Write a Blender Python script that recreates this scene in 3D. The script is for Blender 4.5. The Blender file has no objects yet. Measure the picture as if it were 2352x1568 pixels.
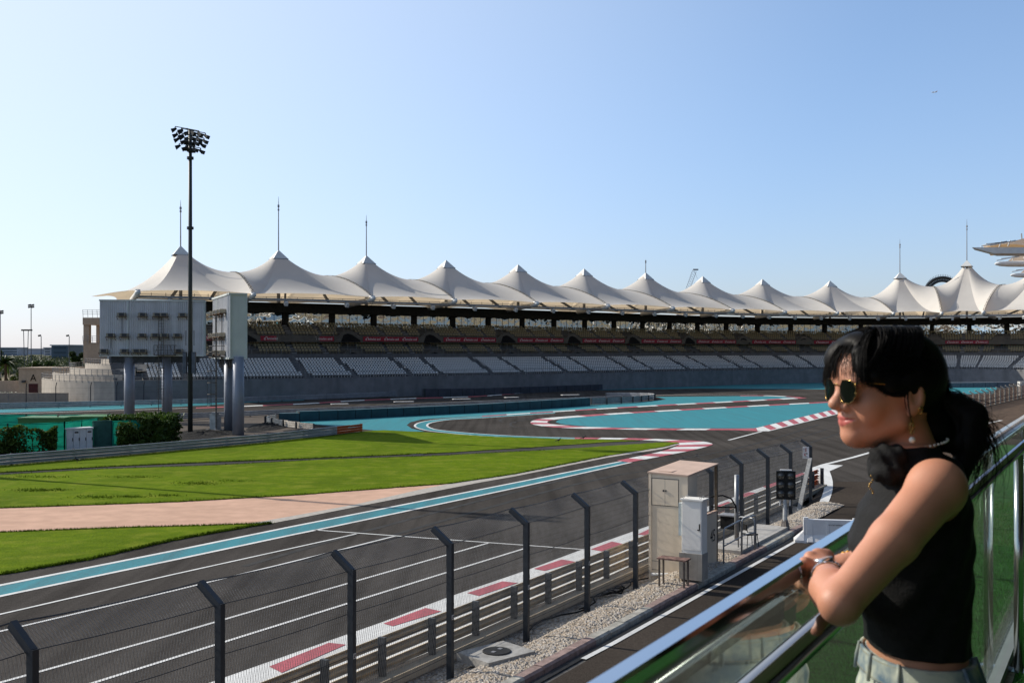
import bpy, math, random
import numpy as np
from mathutils import Vector, Matrix, noise as mnoise
random.seed(7); rng = np.random.default_rng(7)
SC = bpy.context.scene
COL = SC.collection
# ---- camera model: the lens was measured on a 2352 x 1568 copy of the photograph
F, CX, HY, H = 2400.0, 1176.0, 803.0, 7.8
V = Vector
def G(x, y, z=0.0):
    Y = (H - z) * F / (y - HY)
    return V(((x - CX) * Y / F, Y, z))
def P(x, y, Y): return V(((x - CX) * Y / F, Y, H - (y - HY) * Y / F))
D2 = V((1419.0, 2400.0)).normalized(); DV = V((D2.x, D2.y, 0)); NV = V((D2.y, -D2.x, 0)); UP = V((0, 0, 1))
def A(t, p, z=0.0): return DV * t + NV * p + UP * z
def t_at(x, p):
    k = (x - CX) / F
    return p * (k * NV.y - NV.x) / (DV.x - k * DV.y)

# ---------------------------------------------------------------- mesh builder
ORIG = {}
class MB:
    def __init__(s): s.v = []; s.f = []; s.m = []; s.mi = 0
    def mat(s, i): s.mi = i; return s
    def add(s, vs, fs):
        b = len(s.v); s.v.extend([tuple(p) for p in vs])
        for f in fs: s.f.append(tuple(b + i for i in f)); s.m.append(s.mi)
        return s
    def quad(s, a, b, c, d): return s.add([a, b, c, d], [(0, 1, 2, 3)])
    def obox(s, c, ax, ay, az, hx, hy, hz):
        c = V(c); ax, ay, az = V(ax) * hx, V(ay) * hy, V(az) * hz
        p = [c + ax * i + ay * j + az * k for k in (-1, 1) for j in (-1, 1) for i in (-1, 1)]
        return s.add(p, [(0, 2, 3, 1), (4, 5, 7, 6), (0, 1, 5, 4), (2, 6, 7, 3), (0, 4, 6, 2), (1, 3, 7, 5)])
    def box(s, x0, x1, y0, y1, z0, z1):
        return s.obox(((x0 + x1) / 2, (y0 + y1) / 2, (z0 + z1) / 2), (1, 0, 0), (0, 1, 0), (0, 0, 1), (x1 - x0) / 2, (y1 - y0) / 2, (z1 - z0) / 2)
    def tbox(s, t0, t1, p0, p1, z0, z1):      # box in track-aligned axes
        return s.obox(A((t0 + t1) / 2, (p0 + p1) / 2, (z0 + z1) / 2), DV, NV, UP, (t1 - t0) / 2, (p1 - p0) / 2, (z1 - z0) / 2)
    def beam(s, a, b, w, h=None, up=UP):
        a, b = V(a), V(b); h = w if h is None else h
        d = b - a; L = d.length
        if L < 1e-6: return s
        d /= L; x = d.cross(V(up))
        if x.length < 1e-4: x = d.cross(V((1, 0, 0)))
        x.normalize(); y = x.cross(d)
        return s.obox((a + b) / 2, x, d, y, w / 2, L / 2, h / 2)
    def tube(s, pts, r, n=6, cap=True):
        pts = [V(p) for p in pts]; rs = r if isinstance(r, (list, tuple)) else [r] * len(pts)
        vs = []; ref = None
        for i, p in enumerate(pts):
            d = (pts[min(i + 1, len(pts) - 1)] - pts[max(i - 1, 0)])
            d = d.normalized() if d.length > 1e-9 else UP
            if ref is None: ref = V((0, 0, 1)) if abs(d.z) < .9 else V((1, 0, 0))
            x = d.cross(ref).normalized(); y = x.cross(d).normalized(); ref = y.cross(x) if False else ref
            for k in range(n):
                a = 2 * math.pi * k / n
                vs.append(p + (x * math.cos(a) + y * math.sin(a)) * rs[i])
        fs = []
        for i in range(len(pts) - 1):
            for k in range(n):
                k2 = (k + 1) % n
                fs.append((i * n + k, i * n + k2, (i + 1) * n + k2, (i + 1) * n + k))
        if cap:
            fs.append(tuple(range(n))[::-1]); fs.append(tuple((len(pts) - 1) * n + k for k in range(n)))
        return s.add(vs, fs)
    def lathe(s, c, prof, n=16, ax=UP):
        c = V(c); ax = V(ax).normalized(); x = ax.cross(V((1, 0, 0)) if abs(ax.x) < .8 else V((0, 1, 0))).normalized(); y = ax.cross(x)
        vs = [c + ax * z + (x * math.cos(2 * math.pi * k / n) + y * math.sin(2 * math.pi * k / n)) * r for r, z in prof for k in range(n)]
        fs = [(i * n + k, i * n + (k + 1) % n, (i + 1) * n + (k + 1) % n, (i + 1) * n + k) for i in range(len(prof) - 1) for k in range(n)]
        fs.append(tuple(range(n))[::-1]); fs.append(tuple((len(prof) - 1) * n + k for k in range(n)))
        return s.add(vs, fs)
    def poly(s, pts, z=None):
        pts = [V(p) for p in pts]
        if z is not None: pts = [V((p.x, p.y, z)) for p in pts]
        ar = sum(pts[i].x * pts[(i + 1) % len(pts)].y - pts[(i + 1) % len(pts)].x * pts[i].y for i in range(len(pts)))
        if ar < 0: pts = pts[::-1]
        return s.add(pts, [tuple(range(len(pts)))])
    def prism(s, pts, e):                     # closed outline extruded by vector e
        pts = [V(p) for p in pts]; e = V(e); n = len(pts)
        nrm = V((0, 0, 0))
        for i in range(n): nrm += (pts[i] - pts[0]).cross(pts[(i + 1) % n] - pts[0])
        if nrm.dot(e) > 0: pts = pts[::-1]
        vs = pts + [p + e for p in pts]
        return s.add(vs, [tuple(range(n)), tuple(range(2 * n - 1, n - 1, -1))] + [((i + 1) % n, i, n + i, n + (i + 1) % n) for i in range(n)])
    def grid(s, rows):                        # list of equal-length rows of points
        n = len(rows[0]); vs = [p for r in rows for p in r]
        return s.add(vs, [(i * n + j, i * n + j + 1, (i + 1) * n + j + 1, (i + 1) * n + j) for i in range(len(rows) - 1) for j in range(n - 1)])
    def text(s, txt, size, o, ax, ay, align='CENTER', depth=.004, sx=1.0):
        vs, fs = text_geo(txt, align); o = V(o); ax, ay = V(ax), V(ay); nn = ax.cross(ay).normalized() * depth
        return s.add([o + ax * (p[0] * size * sx) + ay * (p[1] * size) + nn for p in vs], fs)
    def build(s, name, mat=None, parent=None, smooth=False, loc=None):
        me = bpy.data.meshes.new(name)
        o0 = ORIG.get(parent.name, V((0, 0, 0))) if parent else (V(loc) if loc is not None else V((0, 0, 0)))
        if s.v:
            arr = np.array(s.v, dtype=np.float64) - np.array(o0)
            me.from_pydata(arr.tolist(), [], s.f)
        mats = mat if isinstance(mat, (list, tuple)) else ([mat] if mat else [])
        for m_ in mats: me.materials.append(m_)
        if len(mats) > 1: me.polygons.foreach_set('material_index', s.m)
        if smooth: me.polygons.foreach_set('use_smooth', [True] * len(me.polygons))
        me.update()
        o = bpy.data.objects.new(name, me); COL.objects.link(o)
        if parent: o.parent = parent; ORIG[o.name] = o0
        else: o.location = o0; ORIG[o.name] = o0
        return o
_TX = {}
def text_geo(txt, align):
    if (txt, align) not in _TX:
        cu = bpy.data.curves.new('lettering', 'FONT'); cu.body = txt; cu.align_x = align; cu.align_y = 'CENTER'; cu.resolution_u = 3
        ob = bpy.data.objects.new('lettering', cu); COL.objects.link(ob)
        me = bpy.data.meshes.new_from_object(ob)
        _TX[(txt, align)] = ([tuple(v.co[:2]) for v in me.vertices], [tuple(p.vertices) for p in me.polygons])
        bpy.data.objects.remove(ob); bpy.data.curves.remove(cu); bpy.data.meshes.remove(me)
    return _TX[(txt, align)]
def empty(name, loc):
    o = bpy.data.objects.new(name, None); COL.objects.link(o); o.location = V(loc); o.empty_display_size = .3
    ORIG[o.name] = V(loc); return o
def tag(o, label=None, cat=None, group=None, kind=None):
    if label: o['label'] = label
    if cat: o['category'] = cat
    if group: o['group'] = group
    if kind: o['kind'] = kind
    return o
def thing(name, label, cat, loc, group=None): return tag(empty(name, loc), label, cat, group)
def struct(o): o['kind'] = 'structure'; return o
def copy_tree(o, parent=None):
    c = o.copy(); COL.objects.link(c); ORIG[c.name] = ORIG.get(o.name, V((0, 0, 0)))
    if parent: c.parent = parent
    for ch in [x for x in COL.objects if x.parent == o]: copy_tree(ch, c)
    return c
def copy_part(o, loc):
    c = o.copy(); COL.objects.link(c); c.location = loc; return c

# ---------------------------------------------------------------- materials
def newmat(name):
    m = bpy.data.materials.new(name); m.use_nodes = True
    nt = m.node_tree; nt.nodes.clear()
    return m, nt, nt.nodes.new, nt.links.new
MC = {}
def mat(name, col, rough=.6, metal=0.0, var=.18, scale=3.0, bump=0.0, bscale=40.0, spec=.3, big=.0, bigscale=.15, stretch=None, trans=0.0, coat=0.0, tint=None, dist=.01, tcol=None, stain=0.0, stainscale=(1.5, 1.5, .25)):
    if name in MC: return MC[name]
    m, nt, N, L = newmat(name)
    out = N('ShaderNodeOutputMaterial'); b = N('ShaderNodeBsdfPrincipled')
    tc = N('ShaderNodeTexCoord'); co = tc.outputs['Object']
    if stretch:
        mp = N('ShaderNodeMapping'); mp.inputs['Scale'].default_value = stretch; L(co, mp.inputs[0]); co = mp.outputs[0]
    def noise(sc, det=4, src=None):
        n = N('ShaderNodeTexNoise'); n.inputs['Scale'].default_value = sc; n.inputs['Detail'].default_value = det; L(src or co, n.inputs['Vector']); return n.outputs['Fac']
    def mixc(fac, c1, c2):
        x = N('ShaderNodeMix'); x.data_type = 'RGBA'
        L(fac, x.inputs[0])
        for i, c in ((6, c1), (7, c2)):
            if isinstance(c, tuple): x.inputs[i].default_value = (*c[:3], 1)
            else: L(c, x.inputs[i])
        return x.outputs[2]
    def ramp(src, a=.35, b_=.65):
        r = N('ShaderNodeMapRange'); r.inputs[1].default_value = a; r.inputs[2].default_value = b_; L(src, r.inputs[0]); return r.outputs[0]
    c1 = tuple(max(0, c * (1 - var)) for c in col); c2 = tuple(min(1, c * (1 + var)) for c in (tint or col))
    c = mixc(ramp(noise(scale)), c1, c2)
    if big:
        d1 = tuple(x * (1 - big) for x in (1, 1, 1)); d2 = tuple(x * (1 + big) for x in (1, 1, 1))
        mul = N('ShaderNodeMix'); mul.data_type = 'RGBA'; mul.blend_type = 'MULTIPLY'; mul.inputs[0].default_value = 1
        L(c, mul.inputs[6]); L(mixc(ramp(noise(bigscale, 3), .3, .7), d1, d2), mul.inputs[7]); c = mul.outputs[2]
    if stain:
        mp = N('ShaderNodeMapping'); mp.inputs['Scale'].default_value = stainscale; L(tc.outputs['Object'], mp.inputs[0])
        c = mixc(ramp(noise(1.0, 5, mp.outputs[0]), .5, .8), c, tuple(x * (1 - stain) for x in col))
    L(c, b.inputs['Base Color'])
    b.inputs['Roughness'].default_value = rough; b.inputs['Metallic'].default_value = metal
    b.inputs['Specular IOR Level'].default_value = spec
    if coat: b.inputs['Coat Weight'].default_value = coat
    if bump:
        bp = N('ShaderNodeBump'); bp.inputs['Strength'].default_value = bump; bp.inputs['Distance'].default_value = dist
        L(noise(bscale, 3), bp.inputs['Height']); L(bp.outputs[0], b.inputs['Normal'])
    sh = b.outputs[0]
    if trans:
        t = N('ShaderNodeBsdfTranslucent'); L(c, t.inputs[0]); mx = N('ShaderNodeMixShader'); mx.inputs[0].default_value = trans
        if tcol:
            nt.links.remove(t.inputs[0].links[0]); t.inputs[0].default_value = (*tcol, 1)
        L(sh, mx.inputs[1]); L(t.outputs[0], mx.inputs[2]); sh = mx.outputs[0]
    L(sh, out.inputs[0]); MC[name] = m
    return m
def glassmat(name, tint, gl=(1, 1, 1), f0=.04, rough=0.0, wav=0.0, wscale=1.0):
    m, nt, N, L = newmat(name)
    out = N('ShaderNodeOutputMaterial'); lw = N('ShaderNodeLayerWeight'); lw.inputs['Blend'].default_value = .5
    pw = N('ShaderNodeMath'); pw.operation = 'POWER'; pw.inputs[1].default_value = 5; L(lw.outputs['Facing'], pw.inputs[0])
    ma = N('ShaderNodeMath'); ma.operation = 'MULTIPLY_ADD'; ma.inputs[1].default_value = 1 - f0; ma.inputs[2].default_value = f0; L(pw.outputs[0], ma.inputs[0])
    tr = N('ShaderNodeBsdfTransparent'); tr.inputs[0].default_value = (*tint, 1)
    g = N('ShaderNodeBsdfGlossy'); g.inputs['Roughness'].default_value = rough; g.inputs[0].default_value = (*gl, 1)
    if wav:
        tc = N('ShaderNodeTexCoord'); n = N('ShaderNodeTexNoise'); n.inputs['Scale'].default_value = wscale; L(tc.outputs['Object'], n.inputs[0])
        bp = N('ShaderNodeBump'); bp.inputs['Strength'].default_value = wav; bp.inputs['Distance'].default_value = .3; L(n.outputs[0], bp.inputs['Height']); L(bp.outputs[0], g.inputs['Normal'])
    mx = N('ShaderNodeMixShader'); L(ma.outputs[0], mx.inputs[0]); L(tr.outputs[0], mx.inputs[1]); L(g.outputs[0], mx.inputs[2]); L(mx.outputs[0], out.inputs[0])
    MC[name] = m; return m
def smooth_px(pts, k=6, closed=False):
    pts = [V((p[0], p[1], 0)) for p in pts]; n = len(pts); out = []
    for i in range(n if closed else n - 1):
        g = (lambda j: pts[j % n]) if closed else (lambda j: pts[max(0, min(n - 1, j))])
        a, b, c, d = g(i - 1), g(i), g(i + 1), g(i + 2)
        for q in range(k):
            t = q / k
            out.append(.5 * ((2 * b) + (c - a) * t + (2 * a - 5 * b + 4 * c - d) * t * t + (3 * b - a - 3 * c + d) * t ** 3))
    if not closed: out.append(pts[-1])
    return [(p.x, p.y) for p in out]
def GP(pts, k=0, closed=False):
    if k: pts = smooth_px(pts, k, closed)
    return [G(x, y) for x, y in pts]
# ---------------------------------------------------------------- camera, sun, sky
cam = bpy.data.cameras.new('camera'); co_ = bpy.data.objects.new('camera', cam); COL.objects.link(co_)
co_.location = (0, 0, H); co_.rotation_euler = (math.radians(90), 0, 0)
cam.sensor_width = 36; cam.lens = F / 2352 * 36; cam.shift_y = (HY - 784) / 2352
cam.clip_start = .05; cam.clip_end = 30000
cam.dof.use_dof = True; cam.dof.focus_distance = 70; cam.dof.aperture_fstop = 11
SC.camera = co_
SUN_EL = math.radians(33)
sun_dir = V((-.905, .425, 0)).normalized() * math.cos(SUN_EL) + UP * math.sin(SUN_EL)   # towards the sun
sl = bpy.data.lights.new('sun', 'SUN'); so = bpy.data.objects.new('sun', sl); COL.objects.link(so)
sl.energy = 5.0; sl.angle = math.radians(.5); sl.color = (1, .93, .82)
so.rotation_euler = (-sun_dir).to_track_quat('-Z', 'Y').to_euler(); so.location = (0, 0, 60)
w = bpy.data.worlds.new('World'); SC.world = w; w.use_nodes = True
nt = w.node_tree; bg = nt.nodes['Background']
sky = nt.nodes.new('ShaderNodeTexSky'); sky.sky_type = 'NISHITA'; sky.sun_disc = False
sky.sun_elevation = SUN_EL; sky.sun_rotation = math.atan2(sun_dir.x, sun_dir.y)
sky.altitude = 0; sky.air_density = 1.0; sky.dust_density = 0.3; sky.ozone_density = 2.0

# hazy desert sky: the physical sky, paler and brighter round the sun, thinner towards the far side
def wm(op, a, b=None, clamp=False):
    n = nt.nodes.new('ShaderNodeMath'); n.operation = op; n.use_clamp = clamp
    for i, v in enumerate((a, b)):
        if v is None: continue
        if isinstance(v, (int, float)): n.inputs[i].default_value = v
        else: nt.links.new(v, n.inputs[i])
    return n.outputs[0]
def wmix(fac, c1, c2, mode='MIX'):
    n = nt.nodes.new('ShaderNodeMix'); n.data_type = 'RGBA'; n.blend_type = mode
    if isinstance(fac, (int, float)): n.inputs[0].default_value = fac
    else: nt.links.new(fac, n.inputs[0])
    for i, c in ((6, c1), (7, c2)):
        if isinstance(c, tuple): n.inputs[i].default_value = (*c, 1)
        else: nt.links.new(c, n.inputs[i])
    return n.outputs[2]
wt = nt.nodes.new('ShaderNodeTexCoord'); nv = nt.nodes.new('ShaderNodeVectorMath'); nv.operation = 'NORMALIZE'; nt.links.new(wt.outputs['Generated'], nv.inputs[0])
dp = nt.nodes.new('ShaderNodeVectorMath'); dp.operation = 'DOT_PRODUCT'; dp.inputs[1].default_value = sun_dir; nt.links.new(nv.outputs[0], dp.inputs[0]); dot = dp.outputs['Value']
sx = nt.nodes.new('ShaderNodeSeparateXYZ'); nt.links.new(nv.outputs[0], sx.inputs[0]); elev = wm('MAXIMUM', sx.outputs['Z'], 0.0)
hz_ = wm('POWER', 2.71828, wm('MULTIPLY', elev, -5.0))
SKB = 1.47 / .13
col = wmix(1.0, sky.outputs[0], wmix(hz_, (1.47, 1.47, 1.47), (.665, .70, 1.02)), 'MULTIPLY')
k = wm('MULTIPLY', wm('POWER', wm('DIVIDE', wm('MAXIMUM', wm('SUBTRACT', dot, .22), 0.0), .62), 1.4), .72, True)
k = wm('MINIMUM', k, .85)
col = wmix(k, col, tuple(c / .13 for c in (.90, .97, 1.05)))
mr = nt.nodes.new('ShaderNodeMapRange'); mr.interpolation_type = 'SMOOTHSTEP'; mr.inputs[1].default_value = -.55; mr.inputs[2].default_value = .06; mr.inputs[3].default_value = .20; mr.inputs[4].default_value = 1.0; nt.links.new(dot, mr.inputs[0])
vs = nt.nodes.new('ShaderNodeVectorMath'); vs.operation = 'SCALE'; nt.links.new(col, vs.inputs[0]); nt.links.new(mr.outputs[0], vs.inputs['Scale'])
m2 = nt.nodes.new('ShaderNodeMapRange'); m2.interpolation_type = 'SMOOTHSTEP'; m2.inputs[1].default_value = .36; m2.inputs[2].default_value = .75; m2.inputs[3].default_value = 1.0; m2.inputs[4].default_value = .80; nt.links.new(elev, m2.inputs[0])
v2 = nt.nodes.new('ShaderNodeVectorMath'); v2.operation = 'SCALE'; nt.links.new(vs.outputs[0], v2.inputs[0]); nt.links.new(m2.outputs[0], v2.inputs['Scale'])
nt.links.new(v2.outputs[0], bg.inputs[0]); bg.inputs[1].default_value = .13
SC.view_settings.view_transform = 'Standard'; SC.view_settings.look = 'None'; SC.view_settings.exposure = 0; SC.view_settings.gamma = 1
SC.cycles.max_bounces = 8; SC.cycles.transparent_max_bounces = 24; SC.cycles.use_denoising = True
SC.cycles.caustics_reflective = False; SC.cycles.caustics_refractive = False
# ---------------------------------------------------------------- ground, track, paint
def asphalt(name, col, streak=True):
    m, nt, N, L = newmat(name)
    out = N('ShaderNodeOutputMaterial'); b = N('ShaderNodeBsdfPrincipled'); tc = N('ShaderNodeTexCoord')
    def noise(sc, det, mpsc=None, rot=0):
        src = tc.outputs['Object']
        if mpsc:
            mp = N('ShaderNodeMapping'); mp.inputs['Scale'].default_value = mpsc; mp.inputs['Rotation'].default_value = (0, 0, rot); L(src, mp.inputs[0]); src = mp.outputs[0]
        n = N('ShaderNodeTexNoise'); n.inputs['Scale'].default_value = sc; n.inputs['Detail'].default_value = det; L(src, n.inputs[0]); return n.outputs[0]
    def rng_(src, a, b_, lo, hi):
        r = N('ShaderNodeMapRange'); r.inputs[1].default_value = a; r.inputs[2].default_value = b_; r.inputs[3].default_value = lo; r.inputs[4].default_value = hi; L(src, r.inputs[0]); return r.outputs[0]
    def mul(a, b_):
        x = N('ShaderNodeMath'); x.operation = 'MULTIPLY'; L(a, x.inputs[0]); L(b_, x.inputs[1]); return x.outputs[0]
    f = mul(rng_(noise(26, 5), .35, .65, .72, 1.3), rng_(noise(.10, 4), .3, .7, .78, 1.30))
    f = mul(f, rng_(noise(6, 3), .3, .7, .9, 1.1))
    if streak:  # rubber laid along the racing line
        f = mul(f, rng_(noise(1.0, 4, (1.3, .035, 1), math.atan2(D2.x, D2.y)),   .42, .66, 1.08, .78))
    vm = N('ShaderNodeVectorMath'); vm.operation = 'SCALE'; vm.inputs[0].default_value = col; L(f, vm.inputs['Scale'])
    L(vm.outputs[0], b.inputs['Base Color']); b.inputs['Roughness'].default_value = .95; b.inputs['Specular IOR Level'].default_value = 0.0
    bp = N('ShaderNodeBump'); bp.inputs['Strength'].default_value = .5; bp.inputs['Distance'].default_value = .01; L(noise(45, 4), bp.inputs['Height']); L(bp.outputs[0], b.inputs['Normal'])
    L(b.outputs[0], out.inputs[0]); MC[name] = m; return m
def paintmat(name, col, wear=.25):
    m, nt, N, L = newmat(name)
    out = N('ShaderNodeOutputMaterial'); b = N('ShaderNodeBsdfPrincipled'); tc = N('ShaderNodeTexCoord')
    def noise(sc, det, mpsc=None):
        src = tc.outputs['Object']
        if mpsc:
            mp = N('ShaderNodeMapping'); mp.inputs['Scale'].default_value = mpsc; mp.inputs['Rotation'].default_value = (0, 0, math.atan2(D2.x, D2.y)); L(src, mp.inputs[0]); src = mp.outputs[0]
        n = N('ShaderNodeTexNoise'); n.inputs['Scale'].default_value = sc; n.inputs['Detail'].default_value = det; L(src, n.inputs[0]); return n.outputs[0]
    r1 = N('ShaderNodeMapRange'); r1.inputs[1].default_value = .35; r1.inputs[2].default_value = .75; r1.inputs[3].default_value = 0; r1.inputs[4].default_value = wear; L(noise(1.0, 6, (1.6, .08, 1)), r1.inputs[0])
    r2 = N('ShaderNodeMapRange'); r2.inputs[1].default_value = .45; r2.inputs[2].default_value = .8; r2.inputs[3].default_value = 0; r2.inputs[4].default_value = wear; L(noise(9, 6), r2.inputs[0])
    ad = N('ShaderNodeMath'); ad.operation = 'ADD'; ad.use_clamp = True; L(r1.outputs[0], ad.inputs[0]); L(r2.outputs[0], ad.inputs[1])
    x = N('ShaderNodeMix'); x.data_type = 'RGBA'; L(ad.outputs[0], x.inputs[0]); x.inputs[6].default_value = (*col, 1); x.inputs[7].default_value = (.06, .06, .06, 1)
    L(x.outputs[2], b.inputs['Base Color']); b.inputs['Roughness'].default_value = .7; b.inputs['Specular IOR Level'].default_value = .12
    bp = N('ShaderNodeBump'); bp.inputs['Strength'].default_value = .3; bp.inputs['Distance'].default_value = .006; L(noise(40, 3), bp.inputs['Height']); L(bp.outputs[0], b.inputs['Normal'])
    L(b.outputs[0], out.inputs[0]); MC[name] = m; return m
def grassmat(name, c1, c2, c3):
    m, nt, N, L = newmat(name)
    out = N('ShaderNodeOutputMaterial'); b = N('ShaderNodeBsdfPrincipled'); tc = N('ShaderNodeTexCoord')
    def noise(sc, det=5, st=None):
        src = tc.outputs['Object']
        if st:
            mp = N('ShaderNodeMapping'); mp.inputs['Scale'].default_value = st; L(src, mp.inputs[0]); src = mp.outputs[0]
        n = N('ShaderNodeTexNoise'); n.inputs['Scale'].default_value = sc; n.inputs['Detail'].default_value = det; L(src, n.inputs[0]); return n.outputs[0]
    def mx(f, a, b_, lo=.35, hi=.65):
        r = N('ShaderNodeMapRange'); r.inputs[1].default_value = lo; r.inputs[2].default_value = hi; L(f, r.inputs[0])
        x = N('ShaderNodeMix'); x.data_type = 'RGBA'; L(r.outputs[0], x.inputs[0])
        for i, c in ((6, a), (7, b_)):
            if isinstance(c, tuple): x.inputs[i].default_value = (*c, 1)
            else: L(c, x.inputs[i])
        return x.outputs[2]
    c = mx(noise(1.8, 6), c1, c2); c = mx(noise(.16, 4), c, tuple(v * .72 for v in c1), .42, .75); c = mx(noise(1.0, 6, (.12, 1.6, 1)), c, tuple(v * .8 for v in c1), .5, .75); c = mx(noise(.7, 6), c, c3, .50, .74); c = mx(noise(16, 3), c, tuple(v * .5 for v in c1), .5, .75)
    L(c, b.inputs['Base Color']); b.inputs['Roughness'].default_value = .95; b.inputs['Specular IOR Level'].default_value = .03
    bp = N('ShaderNodeBump'); bp.inputs['Strength'].default_value = .8; bp.inputs['Distance'].default_value = .05; L(noise(9, 5), bp.inputs['Height']); L(bp.outputs[0], b.inputs['Normal'])
    t = N('ShaderNodeBsdfTranslucent'); L(c, t.inputs[0]); ms = N('ShaderNodeMixShader'); ms.inputs[0].default_value = .12
    L(b.outputs[0], ms.inputs[1]); L(t.outputs[0], ms.inputs[2]); L(ms.outputs[0], out.inputs[0]); MC[name] = m; return m
ASPH = asphalt('track asphalt', (.062, .0565, .052)); PITA = asphalt('pit road asphalt', (.055, .046, .039), False)
PATHA = asphalt('path asphalt', (.07, .068, .064), False)
WHITE = paintmat('white road paint', (.72, .72, .70), .22); RED = paintmat('red kerb paint', (.50, .12, .145), .38)
TEAL = paintmat('teal runoff paint', (.040, .245, .285), .22); TEALD = paintmat('teal stripe paint', (.045, .24, .285), .4)
LAWN = grassmat('lawn grass', (.115, .185, .006), (.165, .235, .008), (.20, .24, .022))
PINK = mat('pink concrete', (.55, .355, .26), .9, var=.08, scale=1.2, big=.10, bigscale=.12, bump=.25, bscale=30, stain=.14, stainscale=(.25, .9, 1), spec=.04)
PALE = mat('pale concrete apron', (.42, .39, .35), .9, var=.12, scale=4, bump=.3, spec=.04)
SAND = mat('dry sandy soil', (.20, .17, .115), .95, var=.3, scale=.05, big=.35, bigscale=.012, bump=.4, bscale=2, spec=.04)
SCRUB = mat('scrub ground', (.085, .095, .055), .95, var=.45, scale=.06, big=.3, bigscale=.01, bump=.5, bscale=1, spec=.04)
GRAV = mat('dark gravel', (.034, .033, .032), .95, var=.55, scale=9, bump=1.0, bscale=14, dist=.05, spec=.04)
TANG = mat('tan infield paving', (.115, .098, .084), .92, var=.14, scale=1.5, big=.18, bigscale=.2, bump=.2, spec=.04)
def sheet(name, pts, z, m):
    o = MB().poly(pts, z).build(name, m); return struct(o)
# one sheet to the horizon, with a ditch left open along the stone strip by the fence
g = MB()
xs = [-6000, -400, -120, 150, 500, 6000]; ys = [-300, 0, 120, 300, 700, 9000]
for i in range(5):
    for j in range(5): g.quad((xs[i], ys[j], -.6), (xs[i + 1], ys[j], -.6), (xs[i + 1], ys[j + 1], -.6), (xs[i], ys[j + 1], -.6))
struct(g.build('ground', SAND))
# rolling scrub land beyond the circuit on the left
rows = []
for j in range(40):
    y = 200 * (1.075 ** j); row = []
    for i in range(60):
        x = -1.6 * y + (1.75 * y) * i / 59
        n = mnoise.noise(V((x * .012, y * .012, 0))) * 1.6 + mnoise.noise(V((x * .004, y * .004, 3))) * 2.2
        row.append((x, y, -.5 + max(-.3, n) * min(1, max(0, (y - 205) / 60))))
    rows.append(row)
struct(MB().grid(rows).build('terrain', SCRUB, smooth=True))
sheet('plaza', [(-400, 60, 0), (-30, 60, 0), (-30, 262, 0), (-400, 262, 0)], -.30, SAND)
# asphalt on the track side of the barrier, and the pit exit road on the near side
tm = t_at(1880, -15.25)
edge = [A(-10, -15.25), A(tm, -15.25)]
sheet('track', [A(-10, -15.25), A(tm, -15.25), A(tm + 3, -14.9), A(tm + 4, -13.2), A(tm + 1, -11.9), V((60, 62, 0)), V((150, 120, 0)), V((150, 245, 0)), V((104, 262, 0)), V((60, 252, 0)), V((-10, 206, 0)), V((-45, 154, 0)), V((-70, 157, 0)), V((-170, 152, 0)), V((-150, 20, 0))], 0, ASPH)
sheet('pit_road', [A(-14, -11.75), A(t_at(1836, -11.75), -11.75), A(tm - 3, -12.3), A(tm + 1, -11.9), V((60, 62, 0)), V((150, 120, 0)), A(200, 60), A(-14, 60)], -.004, PITA)
sheet('pit_road', GP([(1800, 1215), (1862, 1150), (1890, 1117), (1893, 1066), (2060, 1030), (2060, 1240), (1836, 1243)]), -.008, PITA)
gt = MB(); gt.poly([A(-14, -12.15), A(t_at(1820, -12.15), -12.15), A(t_at(1836, -11.75), -11.75), A(-14, -11.75)], -.03)
struct(gt.build('gutter', mat('gutter concrete', (.09, .085, .08), .9, var=.3, scale=6)))
# --- far runoff areas and inner islands (traced)
tealA = [(719, 974), (660, 968), (690, 967), (880, 958), (1098, 947), (1200, 940), (1356, 930), (1440, 925), (1500, 920.5), (1530, 917), (1512, 912.5), (1504, 911), (1690, 909.5), (1740, 909.5), (1800, 911), (1836, 913.6), (1800, 916), (1690, 921.5), (1590, 926.5), (1482, 932.5), (1251, 946.5), (1107, 955.5), (1010, 960), (969, 963), (943, 969), (934, 976), (946, 984), (975, 990.5), (934, 990.8), (859, 988), (831, 985)]
sheet('painted_runoff', GP(tealA), .008, TEAL)
ring_o = smooth_px([(1275, 946), (1107, 956), (1015, 962), (968, 969), (953, 976.8), (963, 984), (1000, 991), (1098, 1000), (1200, 1005), (1330, 1008)], 5)
ring_i = smooth_px([(1275, 948.5), (1110, 959.5), (1031, 964), (991, 970.5), (981, 976.8), (990, 983), (1015, 988), (1098, 995.6), (1200, 1001.5), (1330, 1005.5)], 5)
def band(a, b): return [G(*p) for p in a] + [G(*p) for p in b[::-1]]
sheet('painted_runoff', band(ring_o, ring_i), .010, TEAL)
def line_px(pts, w, z=.013, name='road_marking', m=None, k=0):
    pts = GP(pts, k); g = MB(); L_, R_ = [], []
    for i, p in enumerate(pts):
        d = (pts[min(i + 1, len(pts) - 1)] - pts[max(i - 1, 0)]); d = V((d.x, d.y, 0)).normalized(); n = V((-d.y, d.x, 0))
        ww = w[0] + (w[1] - w[0]) * i / (len(pts) - 1) if isinstance(w, tuple) else w
        L_.append(p + n * ww / 2); R_.append(p - n * ww / 2)
    for i in range(len(pts) - 1):
        g.quad(*[V((q.x, q.y, z)) for q in (R_[i], R_[i + 1], L_[i + 1], L_[i])])
    return struct(g.build(name, m or WHITE))
line_px(ring_o, .22); line_px(ring_i, .22)
tealB = [(1276, 969), (1282, 964.5), (1300, 960), (1390, 953), (1482, 947.5), (1690, 936), (1902, 924.7), (1990, 921), (1915, 940), (1732, 983.3), (1638, 983.2), (1545, 983), (1389, 981.5), (1326, 977.5), (1288, 973)]
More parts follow.
